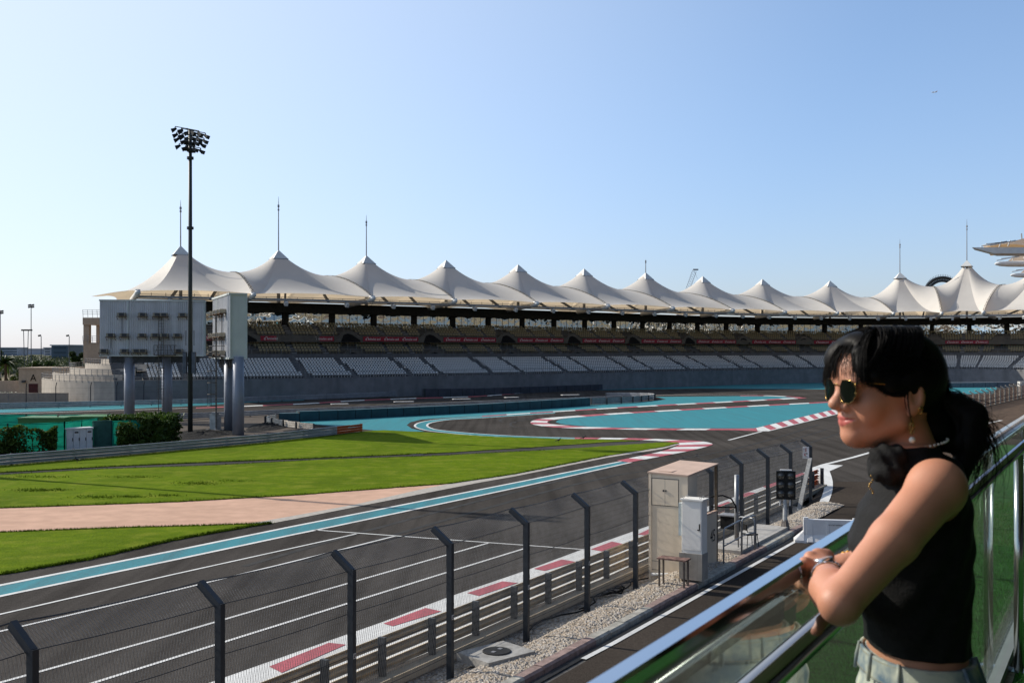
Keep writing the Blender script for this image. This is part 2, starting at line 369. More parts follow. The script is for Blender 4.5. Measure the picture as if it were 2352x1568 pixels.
sheet('painted_runoff', GP(tealB), .008, TEAL)
tealC = [(1273, 897.3), (1389, 887.7), (1690, 880), (1891, 874.7), (1990, 872), (1990, 894), (1891, 893.7), (1605, 892), (1480, 894)]
sheet('painted_runoff', GP(tealC), .008, TEAL)
sheet('painted_runoff', GP([(2120, 889), (2292, 888.5), (2281, 904), (2100, 906)]), .008, TEAL)
sheet('painted_runoff', GP([(-200, 943), (0, 939.5), (280, 931), (472, 925), (700, 916), (700, 919), (578, 923.7), (472, 930.5), (280, 939), (0, 947.5), (-200, 951)]), .008, TEAL)
line_px([(-200, 953), (0, 950), (280, 942), (431, 937)], .5)
# --- kerbs: blocks of red and white between two traced edges
KR, KW = MB(), MB()
def kerb_blocks(a, b, L_=2.2, z=.02, k=4, start=0, pal=None):
    a, b = [V((*p, 0)) for p in (smooth_px(a, k) if k else a)], [V((*p, 0)) for p in (smooth_px(b, k) if k else b)]
    def rs(pl, n):
        gp = [G(p.x, p.y) for p in pl]; cum = [0]
        for i in range(len(gp) - 1): cum.append(cum[-1] + (gp[i + 1] - gp[i]).length)
        res = []
        for q in range(n + 1):
            t = cum[-1] * q / n; i = 0
            while i < len(gp) - 2 and cum[i + 1] < t: i += 1
            f = (t - cum[i]) / max(1e-6, cum[i + 1] - cum[i]); res.append(gp[i].lerp(gp[i + 1], f))
        return res, cum[-1]
    _, L1 = rs(a, 1); n = max(1, round(L1 / L_)) ; A_, B_ = rs(a, n * 4)[0], rs(b, n * 4)[0]
    for i in range(n * 4):
        tgt = KR if (i // 4 + start) % 2 == 0 else KW
        tgt.quad(*[V((q.x, q.y, z)) for q in (A_[i], A_[i + 1], B_[i + 1], B_[i])])
# inside kerb of the hairpin round the big teal island
kerb_blocks([(1690, 987.7), (1545, 987.5), (1451, 986.5), (1340, 984.5), (1270, 981), (1232, 976.5), (1218, 970.5), (1232, 963), (1268, 958.5)], [(1690, 984.2), (1545, 984), (1451, 983), (1350, 980), (1296, 976.5), (1266, 973.5), (1257, 969.5), (1266, 965), (1295, 961)], 3.0)
kerb_blocks([(1268, 958.5), (1295, 956.5), (1389, 950), (1482, 944.5), (1690, 933.2), (1902, 922.5)], [(1295, 961), (1310, 959.4), (1395, 953), (1482, 947.3), (1690, 935.7), (1902, 924.5)], 4.5, start=1)
kerb_blocks([(1690, 987.8), (1743, 990.3), (1763, 990), (1921, 951), (2040, 925)], [(1690, 984.2), (1733, 983.5), (1740, 982), (1915, 940), (2030, 916)], 2.2, k=0)
line_px([(1674, 1010.5), (1750, 990.5)], .25); line_px([(1763, 990.3), (1921, 951.2), (2040, 925)], .2, .024)
# kerb along the teal strip A (back of the track that feeds the hairpin)
kerb_blocks([(1107, 957), (1251, 947.6), (1482, 933.8), (1690, 923), (1843, 914.8), (1846, 913.2)], [(1107, 955), (1251, 945.6), (1482, 931.6), (1690, 920.8), (1836, 912.8), (1838, 912.4)], 4.2)
kerb_blocks([(1700, 909.8), (1760, 909.3), (1846, 913.3)], [(1700, 908.5), (1770, 908.2), (1850, 912.6)], 4.2)
# far track kerb in front of the grandstand
kerb_blocks([(450, 938), (688, 928.6), (812, 921), (953, 915.5), (1094, 911), (1201, 903), (1279, 898.2)], [(450, 936), (688, 926.6), (812, 919.2), (953, 913.8), (1094, 909.4), (1201, 901.6), (1279, 896.8)], 5)
line_px([(1504, 907.5), (1600, 906), (1740, 906)], .35)
# exit kerb at the lawn tip
kerb_blocks([(1320, 1004.6), (1400, 1005.3), (1482, 1007), (1550, 1010), (1607, 1013), (1634, 1018), (1632, 1023), (1590, 1034), (1540, 1044), (1445, 1062)], [(1320, 1008), (1400, 1009), (1482, 1011), (1530, 1014), (1560, 1018), (1556, 1023), (1540, 1030), (1520, 1036), (1490, 1043), (1416, 1058)], 2.4)
# teal stripe along the straight with white edges
up = [(-60, 1357), (0, 1344), (200, 1304), (407, 1263), (676, 1208), (760, 1191.5), (1035, 1137.5), (1200, 1105), (1330, 1079), (1430, 1058.7)]
lo = [(-60, 1382), (0, 1369), (200, 1327), (407, 1284), (676, 1227), (760, 1210), (1035, 1152), (1200, 1117), (1340, 1086), (1450, 1061.5)]
sheet('painted_stripe', band(up, lo), .008, TEALD)
line_px(up, .24); line_px(lo, .22)
for pts in ([(-60, 1424), (0, 1410.6), (400, 1318.5), (760, 1239), (818, 1225.8)], [(-60, 1464), (0, 1449.8), (400, 1356), (760, 1268), (906, 1231.2)], [(-60, 1582), (0, 1567.5), (400, 1456), (760, 1350.8), (1121, 1247)], [(100, 1602), (216, 1567.6), (480, 1485), (760, 1397.6), (1000, 1322.5), (1211, 1257.5)], [(722.7, 1216.8), (1340.5, 1261.7)]):
    line_px(pts, .13)
# near kerb in front of the barrier
ku = [(420, 1590), (480, 1568), (676, 1499), (877, 1428.7), (1035, 1369), (1207.6, 1310), (1337, 1261.6), (1491, 1207), (1640, 1158), (1720, 1129), (1860, 1080), (1895, 1066)]
q = MB(); gu = GP(ku)
for i in range(len(gu) - 1):
    a, b = gu[i], gu[i + 1]; off = NV * 2.9
    if i >= len(gu) - 3: off = NV * 1.2
    q.quad(*[V((c.x, c.y, .009)) for c in (a, a + off, b + off, b)])
struct(q.build('kerb', WHITE))
for a in ([(570, 1165), (840, 1065), (940, 1087), (630, 1182)], [(1105, 970), (1330, 895), (1430, 905), (1180, 988)], [(1532, 815), (1710, 755), (1800, 770), (1600, 828)], [(1895, 690), (2030, 640), (2100, 655), (1965, 703)], [(2195, 595), (2270, 560), (2300, 575), (2240, 600)], [(-160, 1440), (220, 1288), (330, 1300), (-80, 1480)]):
    KR.poly([G(676 + x * .3592, 1013.8 + y * .3592) for x, y in a], .02)
for a in ([(1640, 1164), (1672, 1152), (1700, 1160), (1650, 1180)], [(1694, 1139), (1720, 1130), (1752, 1134), (1728, 1145)], [(1752, 1118), (1784, 1107), (1800, 1112), (1775, 1124)], [(1812, 1097), (1842, 1086), (1866, 1090), (1836, 1101)]):
    KR.poly([G(x, y) for x, y in a], .02)
struct(KR.build('kerb', RED)); struct(KW.build('kerb', WHITE))
# pit exit lines
line_px([(1845, 1216), (1866, 1198), (1889, 1160), (1901, 1130), (1903, 1105), (1896, 1080), (1892, 1068)], (.42, .5), .012, k=4)
line_px([(1860, 1078), (1892, 1067), (1960, 1050), (2100, 1010), (2300, 965)], .35, .014)
line_px([(1340, 1513), (1406, 1478.5), (1836, 1238)], .16, .012)
sheet('painted_apron', GP([(1860, 1080), (1893, 1066), (1906, 1110), (1888, 1117)]), .006, PALE)
# service yard paving on the right
PAV = mat('brown block paving', (.105, .075, .055), .9, var=.25, scale=1.2, big=.2, bigscale=.1, bump=.3, stain=.3, spec=.04)
sheet('paved_yard', GP([(2040, 1040), (2170, 972), (2236, 943), (2352, 914), (2480, 885), (2700, 1010), (2700, 1300), (2100, 1230)]), .01, PAV)
# --- lawns, a service path and the painted concrete triangle
def lawn(pts, k=3, name='lawn'):
    p = GP(pts, k, False); g = MB(); top = .055
    ar = sum(p[i].x * p[(i + 1) % len(p)].y - p[(i + 1) % len(p)].x * p[i].y for i in range(len(p)))
    if ar < 0: p = p[::-1]
    # ragged edge
    q = []
    for i in range(len(p)):
        a, b = p[i], p[(i + 1) % len(p)]; n = max(1, min(400, int((b - a).length / .35)))
        for j in range(n):
            c = a.lerp(b, j / n); q.append(V((c.x + rng.normal(0, .05), c.y + rng.normal(0, .05), top)))
    g.add(q, [tuple(range(len(q)))])
    n = len(q); b0 = [V((c.x, c.y, .0)) for c in q]
    g.add(q + b0, [(i, n + i, n + (i + 1) % n, (i + 1) % n) for i in range(n)])
    return struct(g.build(name, LAWN))
lawn([(-250, 1096), (0, 1071), (280, 1048), (591, 1019), (760, 1001), (830, 992), (880, 988.5), (975, 993), (1138, 1003.5), (1320, 1009.5), (1400, 1011), (1470, 1012.5), (1394, 1016), (1251, 1026), (999, 1041.5), (760, 1051.5), (488, 1061.8), (244, 1072.4), (0, 1086), (-250, 1102)], 0)
lawn([(-250, 1110), (0, 1092), (244, 1078), (488, 1070), (760, 1055.5), (999, 1048), (1251, 1035), (1394, 1025), (1520, 1016.5), (1556, 1016.5), (1558, 1018), (1521, 1027), (1394, 1047), (1179, 1089.5), (1035, 1110.8), (963, 1116), (676, 1137.7), (407, 1153), (0, 1167.5), (-250, 1172)], 0)
lawn([(-300, 1232), (0, 1224.5), (285, 1214), (450, 1209.5), (570, 1205.5), (622, 1202.5), (570, 1210), (407, 1239), (203, 1285.6), (0, 1320), (-300, 1368)], 0)
sheet('service_path', GP([(-250, 1102), (0, 1086), (244, 1072.4), (488, 1061.8), (760, 1051.5), (999, 1041.5), (1251, 1026), (1394, 1016), (1480, 1012), (1545, 1014), (1520, 1018), (1394, 1025), (1251, 1035), (999, 1048), (760, 1055.5), (488, 1070), (244, 1078), (0, 1092), (-250, 1110)]), .01, PATHA)
sheet('painted_concrete', GP([(-300, 1170), (0, 1166), (407, 1152), (676, 1136.7), (963, 1115), (1035, 1110), (1036, 1112), (963, 1125), (820, 1157.5), (676, 1184), (549, 1207), (285, 1216), (0, 1226), (-300, 1234)]), .01, PINK)
sheet('concrete_apron', GP([(540, 1208), (676, 1184), (820, 1157.5), (963, 1124.5), (1036, 1110), (1179, 1089), (1394, 1046.5), (1521, 1026.5), (1560, 1017), (1562, 1019.5), (1521, 1031), (1394, 1051), (1179, 1094.5), (1107, 1107), (999, 1128), (676, 1192), (600, 1206)]), .014, PALE)
# rubber left by sliding cars
RUB = mat('tyre rubber', (.022, .021, .020), .9, var=.5, scale=1.5)
for pts, w_ in (([(1358, 966), (1290, 962), (1240, 963), (1185, 968), (1172, 975), (1190, 982), (1240, 986)], .22), ([(1420, 958), (1330, 957), (1262, 959), (1200, 964), (1182, 971)], .18), ([(1160, 962), (1148, 965), (1155, 969)], .3), ([(1620, 1040), (1580, 1046), (1568, 1054), (1572, 1062)], .12), ([(1650, 1032), (1600, 1043), (1625, 1060), (1655, 1072)], .1), ([(1400, 1075), (1500, 1062), (1640, 1040), (1760, 1012), (1880, 975)], .25), ([(1420, 1090), (1520, 1075), (1660, 1050), (1790, 1018), (1900, 985)], .22), ([(1500, 1104), (1640, 1075), (1790, 1038), (1930, 994)], .2), ([(700, 1290), (950, 1215), (1250, 1130), (1420, 1090)], .3), ([(560, 1300), (820, 1225), (1100, 1150), (1400, 1075)], .3)):
    line_px(pts, w_, .006, 'tyre_mark', RUB, 5)
TUFT = mat('rough grass', (.075, .125, .008), .9, var=.45, scale=.8, trans=.2, spec=.05)
def tufts(paths, n, spread, hgt):
    tg = MB(); P_ = []
    for pts in paths:
        gp = GP(pts); cum = [0]
        for i in range(len(gp) - 1): cum.append(cum[-1] + (gp[i + 1] - gp[i]).length)
        for u in rng.random(n) * cum[-1]:
            i = max(0, min(len(gp) - 2, int(np.searchsorted(cum, u)) - 1)); q_ = gp[i].lerp(gp[i + 1], (u - cum[i]) / max(1e-6, cum[i + 1] - cum[i])); P_.append((q_.x + rng.normal() * spread, q_.y + rng.normal() * spread))
    for x, y in P_:
        h = hgt * rng.uniform(.4, 1.3); a = rng.random() * 6.28; w_ = .02; dx, dy = math.cos(a) * w_, math.sin(a) * w_; lx, ly = rng.normal() * h * .4, rng.normal() * h * .4
        tg.add([(x - dx, y - dy, .02), (x + dx, y + dy, .02), (x + lx, y + ly, .05 + h)], [(0, 1, 2)])
    return tg
tg = tufts([[(0, 1224.5), (285, 1214), (450, 1209.5), (570, 1205.5), (622, 1202.5)], [(0, 1320), (203, 1285.6), (407, 1239), (570, 1210), (622, 1202.5)], [(0, 1167.5), (407, 1153), (676, 1137.7), (963, 1116), (1035, 1110.8), (1179, 1089.5), (1394, 1047)], [(0, 1092), (244, 1078), (488, 1070), (760, 1055.5), (999, 1048), (1251, 1035)], [(0, 1086), (244, 1072.4), (488, 1061.8), (760, 1051.5), (999, 1041.5)], [(0, 1072), (280, 1049), (591, 1020), (760, 1002), (831, 993)]], 2600, .05, .085)
for cx_, cy_, rx, ry, n in ((78, 1128, 40, 3, 260), (130, 1127, 30, 2, 120), (220, 1144, 40, 3, 200), (300, 1143, 35, 2.5, 160), (450, 1112, 40, 3, 220), (90, 1097, 60, 2.5, 160), (310, 1097, 50, 2, 140), (540, 1106, 40, 2, 90), (380, 1140, 30, 2, 90)):
    for _ in range(n):
        q_ = G(cx_ + rng.normal() * rx * .6, cy_ + rng.normal() * ry * .6); h = .10 * rng.uniform(.4, 1.3); a = rng.random() * 6.28; dx, dy = math.cos(a) * .025, math.sin(a) * .025
        tg.add([(q_.x - dx, q_.y - dy, .05), (q_.x + dx, q_.y + dy, .05), (q_.x + rng.normal() * .06, q_.y + rng.normal() * .06, .05 + h)], [(0, 1, 2)])
tag(tg.build('grass_tufts', TUFT), 'rough grass tufts fringing the lawn edges and growing in dark patches', 'grass', kind='stuff')
# infield corner round the screens
sheet('infield_paving', GP([(-300, 975), (0, 957), (388, 962), (600, 948), (628, 955), (612, 972), (640, 979), (720, 986), (812, 985), (800, 990), (591, 1012), (280, 1040), (0, 1066), (-300, 1090)]), .012, TANG)
gr = MB()
def gmound(cx, cy, rx, ry, h):
    c = G(cx, cy); rows = []
    sx = rx * c.y / F; sy = ry * c.y * c.y / (F * H)
    for i in range(13):
        r = i / 12; rows.append([V((c.x + sx * r * math.cos(a) * (1 + .12 * math.sin(3 * a)), c.y + sy * r * math.sin(a), .016 + h * (1 - r * r) * (1 + .2 * rng.normal()))) for a in [2 * math.pi * k / 40 for k in range(41)]])
    gr.grid(rows[::-1])
gmound(628, 978, 52, 12, .25); gmound(470, 996, 74, 14, .18); gmound(690, 990, 40, 5, .1)
tag(gr.build('gravel_bed', GRAV), kind='stuff', label='dark loose gravel heaped round the mast and screen columns', cat='gravel')
# manhole on the path
mc = thing('manhole_cover', 'round iron cover set in the service path across the lawn', 'manhole cover', G(958, 1044.5, .02))
MB().lathe(G(958, 1044.5, .0), [(.55, .0), (.55, .03), (.5, .035)], 24).build('lid', mat('cast iron', (.03, .03, .03), .7, .3), mc)
# ---------------------------------------------------------------- the long tented grandstand
MAST = [(-55.5, 175), (-40.8, 182.6), (-26.9, 193.0), (-12.8, 203), (1.25, 213.6), (15.5, 224.6), (30.2, 236), (45.2, 247.6), (61.7, 257.5), (80.2, 263.6), (98.3, 264.8), (113.4, 260.5), (126.5, 249.5), (135, 234)]
ext = [(-71.0, 168.0)] + MAST + [(139, 216), (140, 198)]
_S = []
for i in range(1, len(ext) - 2):
    a, b, c, d = [V((*ext[j], 0)) for j in (i - 1, i, i + 1, i + 2)]
    for q in range(24):
        t = q / 24; _S.append(.5 * ((2 * b) + (c - a) * t + (2 * a - 5 * b + 4 * c - d) * t * t + (3 * b - a - 3 * c + d) * t ** 3))
_first = _S[0]; _tan0 = (_S[1] - _S[0]).normalized()
_S = [_first - _tan0 * (14 - k) for k in range(14)] + _S
_CUM = [0.0]
for i in range(len(_S) - 1): _CUM.append(_CUM[-1] + (_S[i + 1] - _S[i]).length)
_CA = np.array(_CUM); _PX = np.array([p.x for p in _S]); _PY = np.array([p.y for p in _S])
def frame(s):
    x, y = np.interp(s, _CA, _PX), np.interp(s, _CA, _PY); e = .9
    tx = np.interp(s + e, _CA, _PX) - np.interp(s - e, _CA, _PX); ty = np.interp(s + e, _CA, _PY) - np.interp(s - e, _CA, _PY)
    t = V((tx, ty, 0)).normalized(); return V((x, y, 0)), t, V((t.y, -t.x, 0))
def SP(s, n, z):
    p, t, nn = frame(s); return p + nn * n + UP * z
MS = [14.0 + sum(0 for _ in ()) + _CUM[14 + 24 * i] - _CUM[14] for i in range(len(MAST) - 1)]
MS = [_CUM[14 + 24 * i] for i in range(len(MAST))]  if len(_CUM) > 14 + 24 * (len(MAST) - 1) else [_CUM[14 + 24 * i] for i in range(len(MAST) - 1)]
NB = len(MS)
BD = [(MS[i] + MS[i + 1]) / 2 for i in range(NB - 1)]          # bay boundaries (valleys)
BD = [MS[0] - 8.6] + BD
S0, S1 = BD[0] - 3.5, BD[-1]
CONC = mat('grey concrete', (.24, .235, .235), .9, var=.1, scale=.8, big=.12, bigscale=.08, bump=.15, stain=.3, stainscale=(.5, .5, .06))  # grey concrete, mottled and stained at random
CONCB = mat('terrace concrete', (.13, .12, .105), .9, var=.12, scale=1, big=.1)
BEIGE = mat('beige render', (.42, .33, .25), .9, var=.07, scale=2, big=.06, stain=.12)
FAB = mat('white roof membrane', (.90, .85, .78), .55, var=.03, scale=.3, big=.05, bigscale=.06, trans=.40, tcol=(.82, .66, .46), stain=.08, stainscale=(.3, .3, .08))
STW = mat('white steel', (.70, .69, .66), .45, var=.06)
STG = mat('grey steel', (.30, .30, .31), .5, .3, var=.1)
STD = mat('dark steel', (.06, .062, .066), .5, .3, var=.15)
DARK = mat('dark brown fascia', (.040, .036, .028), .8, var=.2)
BLK = mat('black paint and opening shade', (.008, .008, .009), .9)  # one black for paint, lettering and the painted shade in vomitory openings
SEATW = mat('pale grey seat plastic', (.80, .78, .74), .5, var=.06)
SEATB = mat('beige seat plastic', (.33, .275, .16), .5, var=.08)
REDB = mat('red banner vinyl', (.33, .022, .045), .5, var=.06)
WLET = mat('white lettering', (.8, .8, .8), .5, var=.02)
stand = thing('grandstand', 'long grandstand with a row of peaked white tent roofs over tiers of seats', 'grandstand', SP(MS[4], 10, 0))
def dn(s):      # the seating bowl sits this far back from the roof edge line
    u = min(1, max(0, (s - BD[2]) / (BD[8] - BD[2]))); return 4.0 + 5.0 * u * u * (3 - 2 * u)
def TP(s, n, z): return SP(s, n - dn(s), z)
def srange(a, b, ds): n = max(1, int(math.ceil((b - a) / ds))); return [a + (b - a) * i / n for i in range(n + 1)]
def sweep(g, prof, a, b, ds=2.5, close=False):
    if close: prof = prof + [prof[0]]
    ss = srange(a, b, ds); fr = [frame(s) for s in ss]
    rows = [[p + nn * (n - dn(s)) + UP * z for s, (p, t, nn) in zip(ss, fr)] for n, z in prof]
    g.grid(rows); return g
# profile of the stand (n towards the track, z up)
T1 = [(22.6 - .80 * k, 3.35 + .30 * k) for k in range(9)]       # lower tier rows
T2 = [(14.1 - .80 * k, 7.15 + .42 * k) for k in range(5)]
T3 = [(12.4 - .80 * k, 10.05 + .43 * k) for k in range(5)]
def steps(rows, d, r):
    pr = []
    for n, z in rows: pr += [(n + d / 2, z - r if pr else z - .35), (n + d / 2, z), (n - d / 2, z)]
    return pr
g = MB(); sweep(g, [(24.0, -.3), (24.0, 3.3), (23.7, 3.3), (23.7, 3.05), (23.0, 3.05)], S0, S1); g.build('front_wall', CONC, stand)
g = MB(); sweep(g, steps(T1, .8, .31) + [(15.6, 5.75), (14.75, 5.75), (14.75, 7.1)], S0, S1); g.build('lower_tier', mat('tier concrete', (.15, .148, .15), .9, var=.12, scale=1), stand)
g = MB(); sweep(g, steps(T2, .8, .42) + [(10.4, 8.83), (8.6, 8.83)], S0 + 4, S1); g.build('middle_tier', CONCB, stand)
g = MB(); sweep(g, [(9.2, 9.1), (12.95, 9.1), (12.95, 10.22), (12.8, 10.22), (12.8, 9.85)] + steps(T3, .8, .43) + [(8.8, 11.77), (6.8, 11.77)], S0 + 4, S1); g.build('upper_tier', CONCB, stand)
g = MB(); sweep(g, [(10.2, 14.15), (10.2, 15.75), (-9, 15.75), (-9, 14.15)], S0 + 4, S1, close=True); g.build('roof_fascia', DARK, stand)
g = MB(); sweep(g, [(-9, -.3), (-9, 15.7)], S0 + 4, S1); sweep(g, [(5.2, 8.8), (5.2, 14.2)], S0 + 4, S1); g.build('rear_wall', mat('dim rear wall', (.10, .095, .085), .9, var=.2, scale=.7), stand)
g = MB(); g.poly([TP(S0 + 4, n, z) for n, z in [(23.9, -.3), (23.9, 3.3), (15, 5.8), (13, 9), (10, 14.3), (10, 15.7), (-9, 15.7), (-9, -.3)]]); 
g.f[-1] = g.f[-1]; g.build('end_wall', CONCB, stand)
# glazing under the roof: panes between columns, rippled so the reflections break up
GLZ = glassmat('suite glass', (.05, .05, .05), (.95, .96, .92), f0=.85, wav=.85, wscale=.40)
mg, fr_, cl = MB(), MB(), MB()
for i in range(NB - 1):
    a, b = BD[i], BD[i + 1]; L_ = b - a
    for h in range(2):
        c0 = a + L_ * h / 2 + .45; c1 = a + L_ * (h + 1) / 2 - .45
        n_ = 5; ms = MB()
        for k in range(n_):
            u0 = c0 + (c1 - c0) * k / n_ + .03; u1 = c0 + (c1 - c0) * (k + 1) / n_ - .03
            ms.quad(TP(u0, 7.0, 11.8), TP(u1, 7.0, 11.8), TP(u1, 7.0, 14.14), TP(u0, 7.0, 14.14))
            fr_.beam(TP(u1 + .03, 7.03, 11.8), TP(u1 + .03, 7.03, 14.15), .05)
        wo = ms.build('window', GLZ, stand)
        MB().beam(TP(c1 + .45, 7.2, 11.75), TP(c1 + .45, 7.2, 14.16), .8).build('column', DARK, stand)
        MB().beam(TP(c1 + .45, 9.4, 8.8), TP(c1 + .45, 9.4, 9.1), .5).build('column', DARK, stand)
        fr_.beam(TP(c0, 7.03, 14.1), TP(c1, 7.03, 14.1), .06); fr_.build('window_frame', STD, wo); fr_ = MB()
# hoardings glimpsed at the back of the middle tier
hb = MB(); hr = MB(); hg = MB()
for i in range(NB - 1):
    a, b = BD[i], BD[i + 1]; x = a + 1.2
    while x < b - 1.5:
        wd = rng.uniform(.8, 3.2); k = rng.integers(0, 3)
        (hr, hb, hg)[k].quad(TP(x, 8.7, 8.84), TP(min(b, x + wd), 8.7, 8.84), TP(min(b, x + wd), 8.7, 9.1), TP(x, 8.7, 9.1)); x += wd + rng.uniform(.1, .9)
hr.build('hoarding', mat('red hoarding', (.75, .09, .10), .5, var=.3, scale=2), stand)
hb.build('hoarding', mat('white hoarding', (.62, .60, .54), .5, var=.3, scale=1.5), stand); hg.build('hoarding', mat('grey hoarding', (.28, .27, .23), .5, var=.5, scale=1.2), stand)
# ---- seats
def seat_geo(g, s, n, z, wd=.40):
    p, t, nn = frame(s); c = p + nn * (n - dn(s)) + UP * z
    w_ = wd / 2
    a, b = c + nn * .20 + UP * .40, c - nn * .16 + UP * .37; d = c - nn * .20 + UP * .46; e = c - nn * .27 + UP * (.70 if wd < .45 else .78)
    g.quad(a - t * w_, a + t * w_, b + t * w_, b - t * w_); g.quad(a - t * w_, a + t * w_, a + t * w_ - UP * .05, a - t * w_ - UP * .05)
    f = d.lerp(e, .72)
    g.add([d - t * w_ * .9, d + t * w_ * .9, f + t * w_, e + t * w_ * .72, e - t * w_ * .72, f - t * w_], [(0, 1, 2, 3, 4, 5)])
    g.beam(c - nn * .05, c + UP * .38 - nn * .05, .06)
sw, sb = MB(), MB(); near = []
AIS = [(-.5 + .86, 1.0)]
def frac(s):
    for i in range(NB - 1):
        if BD[i] <= s < BD[i + 1]: return i, (s - BD[i]) / (BD[i + 1] - BD[i])
    return (-1, 0) if s < BD[0] else (NB - 1, .5)
rail_g = MB(); stair_g = MB()
for k, (n, z) in enumerate(T1):
    s = BD[0] + 1.0
    while s < S1 - .5:
        p0 = TP(s, n, 0); p1 = TP(s + .1, n, 0); sc = (p1 - p0).length / .1
        s += .53 / max(.3, sc); i, f = frac(s)
        if .36 < f < .43 or .75 < f < .81: continue
        pr = TP(s, n, z); px = CX + pr.x / pr.y * F
        if px < 330 and k < 9 and s < BD[0] + 6 and k > 3: pass
        near.append((pr.length, s, n, z))
near.sort(); 
for q in near[100:]: seat_geo(sw, *q[1:])
for q in near[:100]:
    g = MB(); seat_geo(g, *q[1:]); g.build('seat', SEATW, stand)
tag(sw.build('seating', SEATW, stand), kind='stuff')
for T, lst in ((2, T2), (3, T3)):
    for k, (n, z) in enumerate(lst):
        s = BD[0] + .6
        while s < S1 - .5:
            sc = (TP(s + .1, n, 0) - TP(s, n, 0)).length / .1
            s += .60 / max(.3, sc); i, f = frac(s)
            v = .15 - .024 * k + (.0 if k < 3 else -.05)
            if f < v or f > 1 - v * .75: continue
            if .41 < f < .46 or .70 < f < .75: continue
            seat_geo(sb, s, n, z, .47)
tag(sb.build('upper_seating', SEATB, stand), kind='stuff')
# vomitories with raking parapets at each bay boundary
vm, vo = MB(), MB()
for i in range(0, NB - 1):
    for (n0, z0, rise, ztop) in ((14.6, 5.85, .42, 8.6), (13.0, 9.1, .46, 12.0)):
        sc = BD[i]; L_ = 2.3
        # raking parapet: trapezoid front with a dark doorway painted on as a black plate of shade
        f0 = n0 + .06
        pts = [(-2.9, z0), (-2.2, z0 + .9), (-.9, z0 + 1.95), (.5, z0 + 2.0), (2.9, z0 + .75), (2.9, z0)]
        q = [TP(sc + a, f0, zz) for a, zz in pts]; nn = frame(sc)[2]
        vm = MB(); vo = MB(); vm.prism(q, -nn * .5)
        op = [(-1.5, z0 + .05), (-1.0, z0 + 1.25), (-.2, z0 + 1.5), (.6, z0 + 1.3), (2.2, z0 + .35), (2.2, z0 + .05)]
        vo.prism([TP(sc + a, f0 + .02, zz) for a, zz in op], -nn * .06)
        for sd in (-2.9, 2.7): vm.prism([TP(sc + sd, f0 - .4, z0), TP(sc + sd, f0 - .4, z0 + .9), TP(sc + sd, f0 - 3.6, z0 + 2.7), TP(sc + sd, f0 - 3.6, z0 + 1.6)], frame(sc)[1] * .2)
        for a in (-2.4, -.8, .8): rail_g.beam(TP(sc + a, f0 - .5, z0 + 1.9), TP(sc + a, f0 - .5, z0 + 3.0), .05)
        vo.build('doorway_shade', BLK, vm.build('vomitory', CONCB, stand))
# stairs in the aisles with hand rails
for i in range(NB - 1):
    for fa in (.395, .78):
        s = BD[i] + fa * (BD[i + 1] - BD[i]); stair_g = MB()
        for k, (n, z) in enumerate(T1):
            p, t, nn = frame(s); stair_g.obox(p + nn * (n + .2 - dn(s)) + UP * (z + .08), t, nn, UP, .5, .2, .08)
        stair_g.build('stairs', CONC, stand)
        if fa < .5:
            for k in range(0, 9, 1):
                n, z = T1[k]; rail_g.beam(TP(s, n, z), TP(s, n, z + 1.0), .045)
            rail_g.beam(TP(s, T1[0][0], T1[0][1] + 1), TP(s, T1[8][0], T1[8][1] + 1), .05)
    for fa in (.435, .725):
        s = BD[i] + fa * (BD[i + 1] - BD[i])
        for lst in (T2, T3):
            stair_g = MB()
            for k, (n, z) in enumerate(lst):
                p, t, nn = frame(s); stair_g.obox(p + nn * (n + .2 - dn(s)) + UP * (z + .1), t, nn, UP, .45, .2, .1)
            stair_g.build('stairs', CONC, stand)
# railing along the front wall and in front of the tiers
for s in srange(S0, S1, 1.9):
    rail_g.beam(TP(s, 24.05, 2.9), TP(s, 24.05, 4.3), .06)
for (n, z, a) in ((24.05, 4.3, S0), (24.05, 3.8, S0), (14.72, 7.9, S0 + 4), (13.0, 10.75, S0 + 4)):
    ss = srange(a, S1, 2.5); 
    for u, v_ in zip(ss[:-1], ss[1:]): rail_g.beam(TP(u, n, z), TP(v_, n, z), .05)
for s in srange(S0 + 4, S1, 2.2):
    rail_g.beam(TP(s, 14.72, 7.0), TP(s, 14.72, 7.9), .05); rail_g.beam(TP(s, 13.0, 10.1), TP(s, 13.0, 10.75), .05)
rail_g.build('railing', mat('galvanised rail', (.22, .22, .225), .5, .4), stand)
